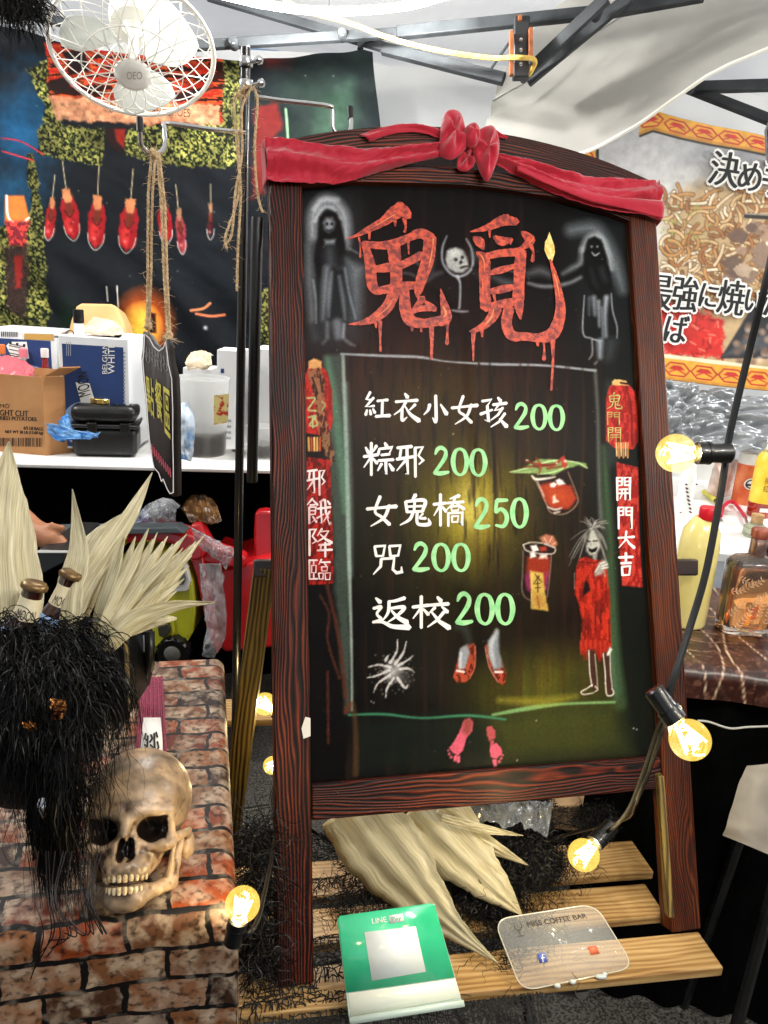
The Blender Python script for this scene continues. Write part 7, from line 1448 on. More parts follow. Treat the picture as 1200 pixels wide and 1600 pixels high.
strands(g, st4, lambda r, q: nrm(A3(.9 + r.normal() * .3, r.normal() * .3, .15)), 350, .10, .0010, .40, .35, 24, 12)
def st5(r): return At(-10 + 130 * r.random(), 985 + 30 * r.random(), .94 + .03 * r.random())
strands(g, st5, lambda r, q: nrm(A3(.8 + r.normal() * .3, -.1 + r.normal() * .2, .25 + r.normal() * .25)), 1100, .15, .0010, .42, .3, 25, 14)
strands(g, lambda r: At(10 + 135 * r.random(), 1050 + 90 * r.random(), .90), lambda r, q: nrm(A3(r.normal() * .5, -.2, -.5)), 500, .17, .0009, .30, .55, 26, 14)
strands(g, lambda r: At(100 + 12 * r.normal(), 1170 + 40 * r.random(), .88), lambda r, q: nrm(A3(r.normal() * .16 + .03, -.2, -.7)), 260, .17, .0009, .35, .35, 27, 14)
mk('strand_mass', g, M_hair, wig)['kind'] = 'stuff'
for k in range(12):
    x = 60 + k * 9 + 3 * math.sin(k * 2); mk('loose_lock', G().tube(spline([At(x, 1330, .87), At(x - 6 + 10 * math.sin(k), 1400, .84), At(x + 8, 1460, .83), At(x - 12 - 8 * (k % 3), 1530 - 12 * k, .83)], 20), .0007, 5), M_hair, wig)
M_gold = mat('glint_foil', '3c1c0c', 'b07840', rough=.25, metal=.7, ns=60, ramp=(.45, .6))  # foil pieces made up for the amber glass glints in the wig
for (x, y, w, h, lb) in ((97, 1108, 24, 34, 'crinkled foil added as an amber glass glint high in the black wig'), (50, 1142, 22, 12, 'small foil scrap added as an amber glint low in the black wig')):
    P_ = loft([At(x - w / 2, y - h / 2, .885), At(x + w / 2, y - h / 2 + 4, .885)], [At(x - w / 2 + 4, y + h / 2, .88), At(x + w / 2 - 4, y + h / 2 - 2, .88)], 14, 12, lambda u, v: .022 * fbm(u * 7, v * 7, 6)); tag(mk('glint_foil_scrap', G().grid(P_), M_gold, base=P_[0, 0], solid=.001), lb, 'foil')
P_ = loft([At(62, 1246, .90), At(68, 1244, .90), At(76, 1252, .90)], [At(60, 1262, .9), At(68, 1278, .9), At(75, 1262, .9)], 10, 8, lambda u, v: .004 * np.sin(v * 3)); tag(mk('silver_clasp', G().grid(P_), M_steel, base=P_[0, 0], solid=.0015), 'small bright silver clasp hanging in the wig strands', 'clasp')

# ------------------------------------------------------------------ things on the bench
def zl(px, py, z): r = ray(px, py); return (z - CAM[2]) / r[2]
def leafz(pts, zs, lb, k, twist=.3):
    n = len(zs)
    tzs = [zl(p_[0], p_[1], z) for p_, z in zip(pts, zs)]
    o = leaf('dry_leaf', pts, 1, 1, tz=lambda u: float(np.interp(u, np.linspace(0, 1, n), tzs)), k=k, twist=twist, nu=50, nv=15, cup=.10)
    return tag(o, lb, 'leaf', 'dried leaves')
leafz([(545, 1258, 104), (584, 1310, 124), (632, 1368, 106), (676, 1420, 70), (716, 1456, 34), (778, 1505, 1)], [.60, .575, .545, .52, .50, .475], 'longest dried leaf hanging down in front with its tip over the front plank', 60)
leafz([(650, 1258, 130), (696, 1308, 118), (742, 1356, 80), (782, 1396, 44), (816, 1430, 1)], [.605, .58, .555, .53, .50], 'broad dried leaf whose tip ends above the clear acrylic plate', 61, -.2)
leafz([(680, 1270, 40), (730, 1300, 34), (775, 1326, 22), (826, 1352, 1)], [.60, .59, .57, .54], 'narrow dried leaf behind the broad one pointing right', 62, .4)
leafz([(690, 1278, 14), (750, 1294, 16), (818, 1306, 1)], [.62, .615, .61], 'thin grey dried leaf tucked under the clear plastic bag', 63, .1)
# support mound: black curly wig
cw = thing('curly_black_wig', 'curly black wig lying across the bench under the dried leaves', 'wig', Az(760, 1370, BZ))
cpts = [Az(640, 1330, .48), Az(720, 1350, .49), Az(790, 1350, .49), Az(835, 1350, .48), Az(760, 1400, .47), Az(560, 1400, .46), Az(620, 1430, .46), Az(790, 1450, .46)]
def cwf(P):
    D = sE(P, cpts[0], (.09, .05, .04))
    for c in cpts[1:5]: D = sU(D, sE(P, c, (.055, .045, .035)), .03)
    return D
V, F = nets(cwf, np.min(cpts, 0) - .12, np.max(cpts, 0) + .12, .01); mk('wig_base', G().add(V, F), mat('wig_base', '040404'), cw)
g = G(); strands(g, lambda r: cpts[r.integers(5)] + r.normal(size=3) * A3(.035, .028, .012) + A3(0, -.01, .028), lambda r, q: nrm(r.normal(size=3) + A3(.1, -.3, .1)), 4200, .06, .0012, .12, 1.1, 31, 12)
strands(g, lambda r: cpts[r.integers(5, 8)] + r.normal(size=3) * A3(.045, .04, .008), lambda r, q: nrm(r.normal(size=3) * A3(1, 1, .3) + A3(.0, -.3, 0)), 1800, .05, .0009, .1, 1.0, 32, 10)
mk('curls', g, M_hair, cw)['kind'] = 'stuff'
# clear bag
P_ = loft([At(700, 1262, 1.5), At(760, 1255, 1.5), At(820, 1252, 1.5), At(866, 1248, 1.5)], [At(696, 1276, 1.44), At(760, 1284, 1.44), At(820, 1294, 1.44), At(856, 1306, 1.44)], 60, 30, lambda u, v: .02 * np.sin(v * 3.14) + .035 * (fbm(u * 16, v * 4, 4) - .5))
tag(mk('plastic_packet', G().grid(P_), mat('grey_film', 'b4b8bc', '6c7074', rough=.12, ns=30, alpha=.55, coat=.8, spec=.9), base=P_[-1, 0], solid=.0008), 'clear plastic packet lying behind the bottom rail of the menu stand', 'bag')
# black net
def net(nm, fn, u0, u1, v0, v1, cell, w, m, base, lb, hole=None):
    nx, ny = int((u1 - u0) / cell), int((v1 - v0) / cell); rr = np.random.default_rng(int(u0 * 100) & 63)
    U, V_ = np.meshgrid(np.linspace(u0, u1, nx), np.linspace(v0, v1, ny)); U = U + rr.normal(size=U.shape) * cell * .38 + cell * 1.6 * (fbm(U * 18, V_ * 18, 3) - .5); V_ = V_ + rr.normal(size=U.shape) * cell * .38 + cell * 1.6 * (fbm(U * 18, V_ * 18, 7) - .5)
    P_ = fn(U, V_); g = G(); vs2 = []; fs = []; c = 0
    E_ = [(P_[:, :-1], P_[:, 1:], rr.random((ny, nx - 1))), (P_[:-1], P_[1:], rr.random((ny - 1, nx)))]
    for a, b, q in E_:
        a, b = a.reshape(-1, 3), b.reshape(-1, 3); k = q.ravel() < .86; a, b = a[k], b[k]; d = b - a; s = np.cross(d, CAM - a); s /= np.linalg.norm(s, axis=1)[:, None] + 1e-9; ww = w * (.6 + .8 * rr.random(len(a)))[:, None] / 2
        v_ = np.stack([a - s * ww, a + s * ww, b + s * ww, b - s * ww], 1).reshape(-1, 3); g.add(v_, np.arange(len(v_)).reshape(-1, 4))
    o = mk(nm, g, m, base=base); return tag(o, lb, 'netting', kind='stuff') if False else tag(o, lb, 'netting', 'black netting on the bench')
M_net = mat('black_yarn', '070706', rough=.8)
e1, e2 = bdir, bback; OB = Az(433, 1545, BZ)
def nf(U, V_):
    z = BZ + .006 + .022 * fbm(U * 9 + 3, V_ * 9, 5) - .05 * sstep(.02, .10, -V_) - .02 * sstep(.35, .5, fbm(U * 3, V_ * 14, 9))
    P_ = OB + U[..., None] * e1 + V_[..., None] * e2; P_[..., 2] = z - .25 * np.clip(-U - .05, 0, 1); return P_
net('black_netting', nf, -.12, .42, -.10, .36, .0050, .0016, M_net, OB, 'ragged black net draped over the left half of the bench')
net('black_netting', lambda U, V_: (lambda P_: P_)(OB + U[..., None] * e1 + V_[..., None] * e2 + (.010 + .02 * fbm(U * 9, V_ * 9, 8))[..., None] * A3(0, 0, 1)), .46, .66, .30, .44, .0050, .0014, M_net, OB + e1 * .6, 'black net bunched on the rear plank right of the curly wig')
g = G(); strands(g, lambda r: At(905 + 50 * r.random(), 1262 + 34 * r.random(), 1.52), lambda r, q: nrm(r.normal(size=3)), 700, .05, .0010, .1, 1.2, 41, 10)
tag(mk('black_hair_tangle', g, M_hair, base=At(950, 1290, 1.5)), 'black tangle of hair behind the lowest right bulb', 'hair', kind=None)
gb = rsolid('straw_box', [(862, 1262), (964, 1250), (968, 1286), (900, 1300), (866, 1296)], 1.66, .06, mat('straw_card', 'b09068', '8c6c48', rough=.8, ns=20), None, .004); tag(gb, 'tan cardboard piece under the black net behind the rear plank', 'cardboard')
# lower left tangle beside the stand
g = G(); strands(g, lambda r: At(385 + 40 * r.random(), 1290 + 240 * r.random(), 1.15 + .2 * r.random()), lambda r, q: nrm(r.normal(size=3) * A3(1, .4, 1) + A3(0, 0, -.3)), 1500, .10, .0011, .1, .8, 42, 12)
tag(mk('black_hair_tangle', g, M_hair, base=At(400, 1500, 1.2)), 'black hair tangle between the brick cloth and the left post', 'hair')

# green payment sign in its holder
g0, g1 = Az(545, 1594, BZ + .012), Az(722, 1566, BZ + .012)
GX = nrm(g1 - g0); back = nrm(np.cross(A3(0, 0, 1), GX)); GP = Plane(g0, GX, A3(0, 0, 1) * math.cos(.62) + back * math.sin(.62))
pay = thing('payment_sign', 'green payment sign with a blank white square standing in a clear holder at the front', 'sign', g0)
w_ = GP.st(722, 1566)[0]; h_ = GP.st(530, 1432)[1]
def rquad(P_, x0, z0, x1, z1, r, n=5, off=0):
    o = []
    for cx, cz, a0 in ((x1 - r, z1 - r, 0), (x0 + r, z1 - r, 90), (x0 + r, z0 + r, 180), (x1 - r, z0 + r, 270)):
        for k in range(n + 1): a = R(a0 + 90 * k / n); o.append(P_.w(cx + r * math.cos(a), cz + r * math.sin(a), off))
    return o
def pquad(P_, px, off): return [P_.P(x, y, off) for x, y in px]
mk('holder', G().prism(pquad(GP, [(527, 1437), (546, 1597), (723, 1568), (679, 1412)], 0), -GP.N * .004), mat('acrylic_edge', 'd4e6dc', rough=.15, alpha=.7, coat=.5), pay, bev=.001, smooth=False)
M_grn = mat('green_card', '2cb480', '48c898', rough=.16, ns=9, coat=.8)
gr = [(527, 1436), (531, 1431), (674, 1411), (679, 1414), (710, 1527), (541, 1551)]; mk('green_card', G().prism(pquad(GP, gr, .0012), -GP.N * .001), M_grn, pay, smooth=False)
mk('footer_card', G().prism(pquad(GP, [(544, 1552), (711, 1529), (720, 1558), (548, 1590)], .0012), -GP.N * .001), mat('cream_card', 'e8ecdc', rough=.2, coat=.5), pay, smooth=False)
mk('blank_square', G().prism(pquad(GP, [(569, 1456), (581, 1532), (665, 1518), (649, 1447)], .0020), -GP.N * .0006), mat('white_card', 'e6ece8', rough=.2, coat=.5), pay, smooth=False)
g = G(); 
for q in (0, .5): text_on(g, GP, 'LINE', [(580 + q, 1435), (602 + q, 1432), (604 + q, 1440), (581 + q, 1443)], .0018 + q * .0004)
mk('lettering', g, M_white, pay, smooth=False)
mk('label_patch', G().prism(pquad(GP, [(607, 1430), (629, 1427), (631, 1439), (608, 1443)], .0018), -GP.N * .0004), M_white, pay, smooth=False)
g = G(); text_on(g, GP, 'Pay', [(611, 1433), (626, 1430), (627, 1438), (612, 1441)], .0024); mk('lettering', g, mat('green_ink', '3c9c7c', rough=.4), pay, smooth=False)
mk('holder_foot', G().prism(pquad(GP, [(545, 1588), (546, 1599), (724, 1571), (722, 1561)], .008), -GP.N * .012), mat('acrylic_edge', 'd4e6dc'), pay, smooth=False)
# clear acrylic plate
a0_, a1_ = Az(822, 1548, BZ + .004), Az(985, 1518, BZ + .004); AX = nrm(a1_ - a0_); ab = nrm(np.cross(A3(0, 0, 1), AX)); AP = Plane(a0_, AX, A3(0, 0, 1) * math.cos(.75) + ab * math.sin(.75))
ac = thing('acrylic_plate', 'clear rounded acrylic plate with engraved bar name propped on the front plank', 'sign', a0_)
cr = [(772, 1437), (930, 1412), (992, 1512), (816, 1549)]; o_ = []
for i in range(4):
    p0, p1, p2 = np.array(cr[i - 1], float), np.array(cr[i], float), np.array(cr[(i + 1) % 4], float); a_ = p1 + (p0 - p1) / np.linalg.norm(p0 - p1) * 26; b_ = p1 + (p2 - p1) / np.linalg.norm(p2 - p1) * 26
    for t in np.linspace(0, 1, 8): o_.append((1 - t) ** 2 * a_ + 2 * t * (1 - t) * p1 + t * t * b_)
mk('plate', G().prism([AP.P(*q, 0) for q in o_][::-1], -AP.N * .003), mat('clear_acrylic', 'f4f6f4', rough=.02, alpha=.16, coat=1, spec=.8), ac, smooth=False)
mk('bright_rim', G().tube([AP.P(*q, -.0015) for q in o_ + o_[:1]], .0011, 5, False), mat('acrylic_rim', 'e8e4d0', rough=.1, alpha=.75, coat=1), ac)
M_eng = mat('engraved_grey', '241e1a', rough=.5)
g = G()
for q in (0, .4): text_on(g, AP, 'MISS COFFEE BAR', [(822 + q, 1440), (914 + q, 1427), (917 + q, 1434), (825 + q, 1449)], .0006 + q * .0003)
mk('lettering', g, M_eng, ac, smooth=False)
g = G(); ribbon(g, AP, [(803, 1442), (804, 1450), (810, 1454), (815, 1448), (812, 1440)], 1, .0006); ribbon(g, AP, [(810, 1454), (813, 1462)], 1, .0007); ribbon(g, AP, [(809, 1463), (817, 1462)], 1, .0008); ribbon(g, AP, [(807, 1444), (809, 1450)], .8, .0009); mk('wine_glass_emblem', g, M_eng, ac, smooth=False)
for (px, c1_, c2_) in (([(839, 1490), (851, 1488), (856, 1503), (843, 1505)], '4a5cb4', '6c7cc8'), ([(918, 1479), (931, 1477), (937, 1490), (923, 1492)], 'd8405c', 'e87850')):
    o = mk('round_icon', G().prism(pquad(AP, px, .0008), -AP.N * .0004), mat('icon_' + c1_, c1_, c2_, rough=.4, ns=60), ac, smooth=False)
g = G(); ribbon(g, AP, [(850, 1491), (847, 1491), (848, 1503)], 1.5, .0012, sm=False); ribbon(g, AP, [(845, 1497), (851, 1496)], 1.3, .0014, sm=False); mk('icon_mark', g, M_white, ac, smooth=False)
for (x, y, w) in ((870, 1540, 6), (894, 1534, 6), (938, 1526, 11), (944, 1522, 5)):
    mk('foot_blob', G().sphere(AP.P(x, y, .002), (w / 1100, .004, .004), 10, 8), mat('glue_white', 'c8d0d0', rough=.2, coat=.5), ac)

# ------------------------------------------------------------------ festoon string light
fest = thing('string_light', 'black cable string light with warm round bulbs hanging across the menu stand', 'string light', At(1060, 900, .98))
M_cable = mat('black_cable', '08080a', rough=.35, coat=.3); M_bglass = mat('bulb_glass', 'ffe9a0', rough=.02, trans=1, alpha=.28, coat=.5, emit='ffd658', es=1.3); M_fil = mat('filament', 'fff0c0', emit='ffe090', es=22)
def bulb(c, ax, r, power):
    """c: glass centre; ax: from socket to glass"""
    ax = nrm(ax); n = 16
    prof = [(r * math.sin(a), -r * math.cos(a)) for a in np.linspace(.42, math.pi, 16)]; prof = [(r * .44, -r * 1.35), (r * .42, -r * 1.1)] + prof
    gl_ = mk('bulb', G().lathe(prof[:-1] + [(.0002, r)], c, ax, 26), M_bglass, fest)
    x = nrm(np.cross(ax, Fv)); y = np.cross(ax, x); P_ = [c + ax * (-r * .9 + 1.5 * r * u) + (x * math.cos(u * 18) + y * math.sin(u * 18)) * r * .26 * (1 - .3 * u) for u in np.linspace(0, 1, 50)]
    f_ = mk('filament', G().tube(P_, r * .035, 5), M_fil, gl_)
    for s_ in (-1, 1): mk('led_stick', G().tube([c - ax * r * .7 + x * s_ * r * .12, c + ax * r * .35 + x * s_ * r * .4], r * .05, 6), M_fil, gl_)
    mk('socket', G().lathe([(r * .42, -r * 2.9), (r * .52, -r * 2.8), (r * .5, -r * 1.9), (r * .58, -r * 1.5), (r * .58, -r * 1.1), (r * .46, -r * 1.05)], c, ax, 20), M_cable, fest)
    mk('collar', G().lathe([(r * .60, -r * 1.75), (r * .60, -r * 1.6)], c, ax, 20), M_cable, fest)
    l = bpy.data.lights.new('bulb_light', 'POINT'); l.energy = power; l.color = (1, .78, .38); l.shadow_soft_size = r * .16
    o = bpy.data.objects.new('bulb_light', l); COL.objects.link(o); o.parent = fest; o.location = tuple(c - np.array(fest.location)); gl_.visible_shadow = True; return c - ax * r * 2.8
RB = .0235
B1 = At(1056, 708, .95); s1 = bulb(B1, At(1056, 708, .95) - At(1120, 708, .95), RB, 1.8)
B2 = At(1078, 1156, .90); s2 = bulb(B2, At(1078, 1156, .90) - At(1040, 1104, .91), RB, 1.8)
B3 = At(912, 1336, 1.17); s3 = bulb(B3, At(912, 1336, 1.17) - At(944, 1302, 1.19), RB, 1.8)
B4 = At(379, 1413, .90); s4 = bulb(B4, A3(0, 0, -1) * -1 + Rv * .2, .0200, 1.2)
B5 = At(414, 1100, 1.62); s5 = bulb(B5, At(414, 1100, 1.62) - At(440, 1120, 1.62), RB, 1.5)
B6 = At(425, 1196, 1.45); s6 = bulb(B6, At(425, 1196, 1.45) - At(445, 1180, 1.46), RB * .7, .4)
s7 = At(424, 1240, 1.35)
# unseen bulbs added overhead on the string, placed so the varnish mirrors their glow
def mirr(px, py, dist):
    Pb = B.P(px, py, FR); d = nrm(Pb - CAM); r_ = d - 2 * (d @ B.N) * B.N; return Pb + r_ * dist
B8 = mirr(735, 795, 1.62); B9 = mirr(868, 1088, 1.30)
bulb(B8, A3(0, 0, -1), RB, 7.0); bulb(B9, A3(0, 0, -1), RB, 2.2)
def cab(pts, r=.0042): mk('cable', G().tube(spline(pts, 70), r, 8), M_cable, fest)
cab([B9 + A3(0, 0, .066), B8 + A3(.1, .05, .08), B8 + A3(0, 0, .068), A3(.62, .45, 2.05), At(1262, 100, .86), At(1222, 320, .90), At(1197, 440, .92), At(1168, 560, .95), At(1140, 680, .965), At(1128, 760, .96), At(1104, 890, .95), At(1078, 980, .94), At(1056, 1050, .92), At(1043, 1096, .915)], .0046)
cab([At(1040, 1104, .92), At(1028, 1140, .95), At(1008, 1200, 1.02), At(985, 1260, 1.10), At(962, 1290, 1.16), At(944, 1302, 1.19)], .0032)
cab([At(1046, 1100, .92), At(1032, 1150, .95), At(1014, 1204, 1.02), At(992, 1256, 1.10), At(975, 1280, 1.3), At(900, 1300, 1.5), At(780, 1330, 1.6), At(560, 1330, 1.62), At(450, 1260, 1.5), s6, At(440, 1180, 1.6), s5], .0032)
cab([s6, s7, At(430, 1300, 1.25), At(412, 1400, 1.02), At(396, 1450, .92), s4], .0030)
g = G(); g.tube([At(1024, 1100, .935), At(1034, 1096, .93), At(1040, 1108, .93), At(1056, 1132, .925), At(1050, 1150, .93)], .0022, 6); mk('clip', g, M_cable, fest)
tag(mk('paper_label_scrap', G().prism([At(1040, 1118, 1.01), At(1046, 1150, 1.01), At(1052, 1148, 1.01), At(1066, 1106, 1.01), At(1060, 1100, 1.01)], Fv * .001), mat('tag_paper', 'dcd8d0'), base=At(1050, 1130, 1.01)), 'torn white paper stuck on the right post behind the bulb', 'paper')
# ------------------------------------------------------------------ right white counter and what stands on it
WZ = .80
a, b = Az(1020, 858, WZ), Az(1260, 872, WZ); dd = nrm(b - a); bk_ = A3(-dd[1], dd[0], 0)
wc_ = thing('white_table', 'white topped folding table crowded with bottles behind the menu stand on the right', 'table', A3(*((a + b) / 2)[:2], 0))
mk('tabletop', G().box(a - dd * .5 - A3(0, 0, .03), dd * 2.2, bk_ * 1.2, A3(0, 0, .03)), mat('white_laminate', 'e8e8e6'), wc_, bev=.004)
for u, v in ((0, .04), (1.6, .04), (0, 1.1), (1.6, 1.1)): mk('leg', G().tube([a - dd * .45 + dd * u + bk_ * v - A3(0, 0, .03), a - dd * .45 + dd * u + bk_ * v - A3(0, 0, WZ)], .014, 10), M_steel, wc_)
def stand(px, py, z=WZ): return Az(px, py, z), zl(px, py, z)
def rlathe(prof_px, px, py, m, parent, nm, z=WZ, n=32, sy=1, power=2, t=None):
    """profile as (half width px, height px) measured at the object's own distance"""
    c, t0 = stand(px, py, z); t = t0; k = t / FPX; return mk(nm, G().lathe([(max(w * k, .0001), h * k * 1.06) for w, h in prof_px], c, n=n, sy=sy, power=power), m, parent)
def at_(px, py, z=WZ): return Az(px, py, z)
# white tub
c, t = stand(1086, 742); tub = thing('white_tub', 'big round white tub with domed lid at the back of the white table', 'tub', c)
rlathe([(38, 0), (42, 60), (44, 62), (44, 72), (38, 82), (20, 90), (0, 92)], 1086, 742, M_white, tub, 'tub_body')
rlathe([(43, 44), (44.5, 45), (44.5, 49), (43, 50)], 1086, 742, mat('tub_rim', 'd0d0cc', rough=.4), tub, 'rim_band')
# silver pouch
P_ = loft([at_(1106, 776) + A3(0, 0, .15), at_(1124, 776) + A3(0, 0, .155), at_(1144, 776) + A3(0, 0, .15)], [at_(1100, 776) + A3(0, 0, .004), at_(1122, 778) + A3(0, 0, .002), at_(1140, 776) + A3(0, 0, .004)], 24, 24, lambda u, v: .03 * np.sin(v * 3.14) * np.sin(u * 3.14) + .01 * fbm(u * 6, v * 6, 2))
tag(mk('foil_pouch', G().grid(P_), mat('pale_pouch', 'c8a898', 'ecdcd4', rough=.3, ns=20, metal=.2), base=P_[-1, 12], solid=.002), 'pinkish silver foil pouch standing left of the orange carton', 'pouch')
# orange round carton
c, t = stand(1160, 786); oc = thing('orange_can', 'orange and white round drink can with pale lid on the white table', 'can', c)
rlathe([(17, 0), (17.5, 2), (17.5, 64), (17, 66)], 1160, 786, mat('orange_label', 'd05a30', 'e88a5c', rough=.4, ns=18), oc, 'can_body'); rlathe([(17.8, 60), (18.3, 62), (17.6, 76), (0, 77)], 1160, 786, M_white, oc, 'can_lid')
OP = Plane(c - A3(0, 17.8 / FPX * t, 0), (1, 0, 0), (0, 0, 1)); n = 24
for (r_, m_, o) in ((.030, M_white, .001), (.024, mat('label_dark', '2c2020', rough=.5), .0015), (.018, M_white, .002)):
    g = G().add([OP.w(r_ * math.cos(6.283 * i / n), .085 + r_ * .75 * math.sin(6.283 * i / n), o) for i in range(n)], [tuple(range(n))]); mk('label_roundel', g, m_, oc, smooth=False)
g = G(); v_, f_ = text_mesh('鐵觀音'); u_ = (v_[:, :2] - v_[:, :2].min(0)) / np.ptp(v_[:, :2], axis=0); 
mk('label_bar', G().add([OP.w(x_, z_, .0028) for x_, z_ in ((-.024, .078), (.024, .078), (.024, .086), (-.024, .086))], [(0, 1, 2, 3)]), mat('label_dark', '2c2020'), oc, smooth=False)
# lemon tea bottle
c, t = stand(1184, 806); lt = thing('lemon_tea_bottle', 'plastic bottle of red tea with yellow lemon label at the right edge', 'bottle', c)
rlathe([(16, 0), (17.5, 3), (17.5, 30)], 1184, 806, mat('red_tea', '8a1c10', 'a83018', rough=.1, coat=.8), lt, 'tea_body'); rlathe([(17.9, 22), (18, 23), (18, 82), (16, 90), (12, 96)], 1184, 806, mat('lemon_label', 'e0b82c', 'ecd050', rough=.35, ns=20), lt, 'lemon_label')
rlathe([(15, 88), (9, 102), (7, 108), (7, 112)], 1184, 806, M_cl, lt, 'bottle_neck'); rlathe([(8, 110), (8.4, 111), (8.4, 122), (7.6, 124), (0, 124)], 1184, 806, M_white, lt, 'bottle_cap')
LP = Plane(c - A3(0, 18.2 / FPX * t, 0), (1, 0, 0), (0, 0, 1)); k = t / FPX
for s_, z0, z1, x0, x1, m_ in (('檸檬', 52, 62, -9, 7, mat('label_brown', '7c3414', rough=.5)), ('紅茶', 40, 50, -9, 7, mat('label_brown', '7c3414'))):
    v_, f_ = text_mesh(s_); u_ = (v_[:, :2] - v_[:, :2].min(0)) / np.ptp(v_[:, :2], axis=0); g = G().add(np.array([LP.w((x0 + (x1 - x0) * q[0]) * k, (z0 + (z1 - z0) * q[1]) * k * 1.06, .0012) for q in u_]), f_); mk('label_lettering', g, m_, lt, smooth=False)
mk('red_seal', G().add([LP.w(x_ * k, z_ * k * 1.06, .001) for x_, z_ in ((-4, 68), (3, 68), (3, 80), (-4, 80))], [(0, 1, 2, 3)]), mat('seal_red', 'b82020', rough=.5), lt, smooth=False)
mk('red_seal', G().add([LP.w(x_ * k, z_ * k * 1.06, .001) for x_, z_ in ((-8, 10), (6, 10), (6, 16), (-8, 16))], [(0, 1, 2, 3)]), M_white, lt, smooth=False)
# small spice jar with print
c, t = stand(1064, 812); sj = thing('printed_bottle', 'narrow white bottle with black and red print beside the glowing bulb', 'bottle', c)
rlathe([(11, 0), (12, 2), (12, 66), (10, 72), (8, 84), (0, 84)], 1064, 812, M_white, sj, 'bottle_body')
JP = Plane(c - A3(0, 12.4 / FPX * t, 0), (1, 0, 0), (0, 0, 1)); k = t / FPX; g = G()
for i in range(26): x_, z_ = -9 + 17 * ((i * .618) % 1), 14 + 50 * ((i * .377) % 1); g.add([JP.w(x_ * k, z_ * k, .001), JP.w((x_ + 3) * k, z_ * k, .001), JP.w((x_ + 3) * k, (z_ + 1.6) * k, .001), JP.w(x_ * k, (z_ + 1.6) * k, .001)], [(0, 1, 2, 3)])
mk('print_marks', g, mat('dark_red_print', '5c2420', rough=.6), sj, smooth=False)['kind'] = 'stuff'
# marker, tongs, cork jar
mkr = thing('yellow_marker', 'yellow marker with black end lying on the white table', 'marker', at_(1108, 775, WZ + .012))
p0, p1 = at_(1100, 768, WZ + .012), at_(1118, 782, WZ + .012); mk('barrel', G().tube([p0, p1], .010, 12), mat('marker_yellow', 'd8cc50', rough=.4), mkr); mk('tip', G().tube([p1, p1 + (p1 - p0) * .25], .007, 10), M_black, mkr)
tg = thing('red_tongs', 'pair of red handled tongs opened on the white table', 'tongs', at_(1142, 790, WZ + .01))
M_tr2 = mat('tong_red', 'c41c3c', rough=.35)
mk('arm', G().tube(spline([at_(1126, 806, WZ + .01), at_(1130, 792, WZ + .012), at_(1140, 784, WZ + .014), at_(1148, 786, WZ + .014)], 16), .007, 8), M_tr2, tg); mk('arm', G().tube(spline([at_(1148, 786, WZ + .012), at_(1156, 796, WZ + .012), at_(1164, 808, WZ + .012)], 12), .006, 8), M_tr2, tg); mk('steel_tip', G().tube([at_(1164, 808, WZ + .012), at_(1168, 820, WZ + .01)], .005, 8), M_steel, tg)
c, t = stand(1178, 838); cj = thing('cork_jar', 'small glass jar with a cork stopper behind the whisky bottle', 'jar', c); rlathe([(16, 0), (18, 3), (18, 14), (10, 20), (9, 22)], 1178, 838, mat('green_jar', 'b8bca0', rough=.1, trans=.7), cj, 'jar_body'); rlathe([(8.5, 18), (9.5, 34), (0, 34.5)], 1178, 838, mat('cork', 'b89468', 'a07c50', rough=.9, ns=80), cj, 'cork_stopper')
st_ = thing('steel_scraper', 'grey steel scraper lying beside the red cap', 'scraper', at_(1122, 812)); mk('blade', G().prism([at_(1110, 806, WZ + .005), at_(1130, 814, WZ + .005), at_(1120, 796, WZ + .005)], A3(0, 0, -.002)), mat('scraper_grey', '8c9094', rough=.3, metal=.6), st_)
# crumpled silver sheet under the banner
P_ = loft([At(1030, 596, 3.0), At(1110, 606, 3.0), At(1280, 622, 3.0)], [At(1030, 700, 2.9), At(1110, 705, 2.9), At(1280, 720, 2.9)], 90, 60, lambda u, v: .10 * (fbm(u * 7, v * 7, 3, 3) - .5) + .05 * (fbm(u * 14 + v * 5, v * 16, 8, 3) - .5))
tag(mk('silver_sheet', G().grid(P_), mat('silver_plastic', '9a9ea2', '6a6e72', rough=.28, ns=5, metal=.3, spec=.8), base=P_[45, -1], solid=.001, angle=180), 'crumpled silver grey plastic sheet hanging below the noodle banner', 'tarpaulin')

# ------------------------------------------------------------------ table under brown leather patterned cloth
LZ = .84
l0, l1 = Az(1040, 1030, LZ), Az(1290, 1062, LZ); ld = nrm(l1 - l0); lb_ = A3(-ld[1], ld[0], 0)
lt_ = thing('leather_cloth_table', 'small table covered with brown patchwork leather cloth at the right, with black skirt added as shade below', 'table', A3(*((l0 + l1) / 2)[:2], 0))
us = np.linspace(-.12, .62, 210); vs2 = np.concatenate([np.linspace(-.46, 0, 110), np.linspace(.004, .05, 16), np.linspace(.055, .075, 10)]); UU, VV = np.meshgrid(us, vs2)
P_ = np.zeros(UU.shape + (3,))
for i in range(UU.shape[0]):
    ov, dv = wrapd(vs2[i]); w = .008 * np.sin(us * 34) * min(1, dv * 8) + .006 * fbm(us * 9, us * 0 + vs2[i] * 6, 3)
    P_[i] = l0[None] + us[:, None] * ld - lb_ * (ov + w)[:, None] + A3(0, 0, 1) * (-dv + .004 * fbm(us * 14, us * 0 + vs2[i] * 14, 6))[:, None]
lx, ly = UU * 1000, VV * 1000; p = Paint(lx, ly, '2e140e')
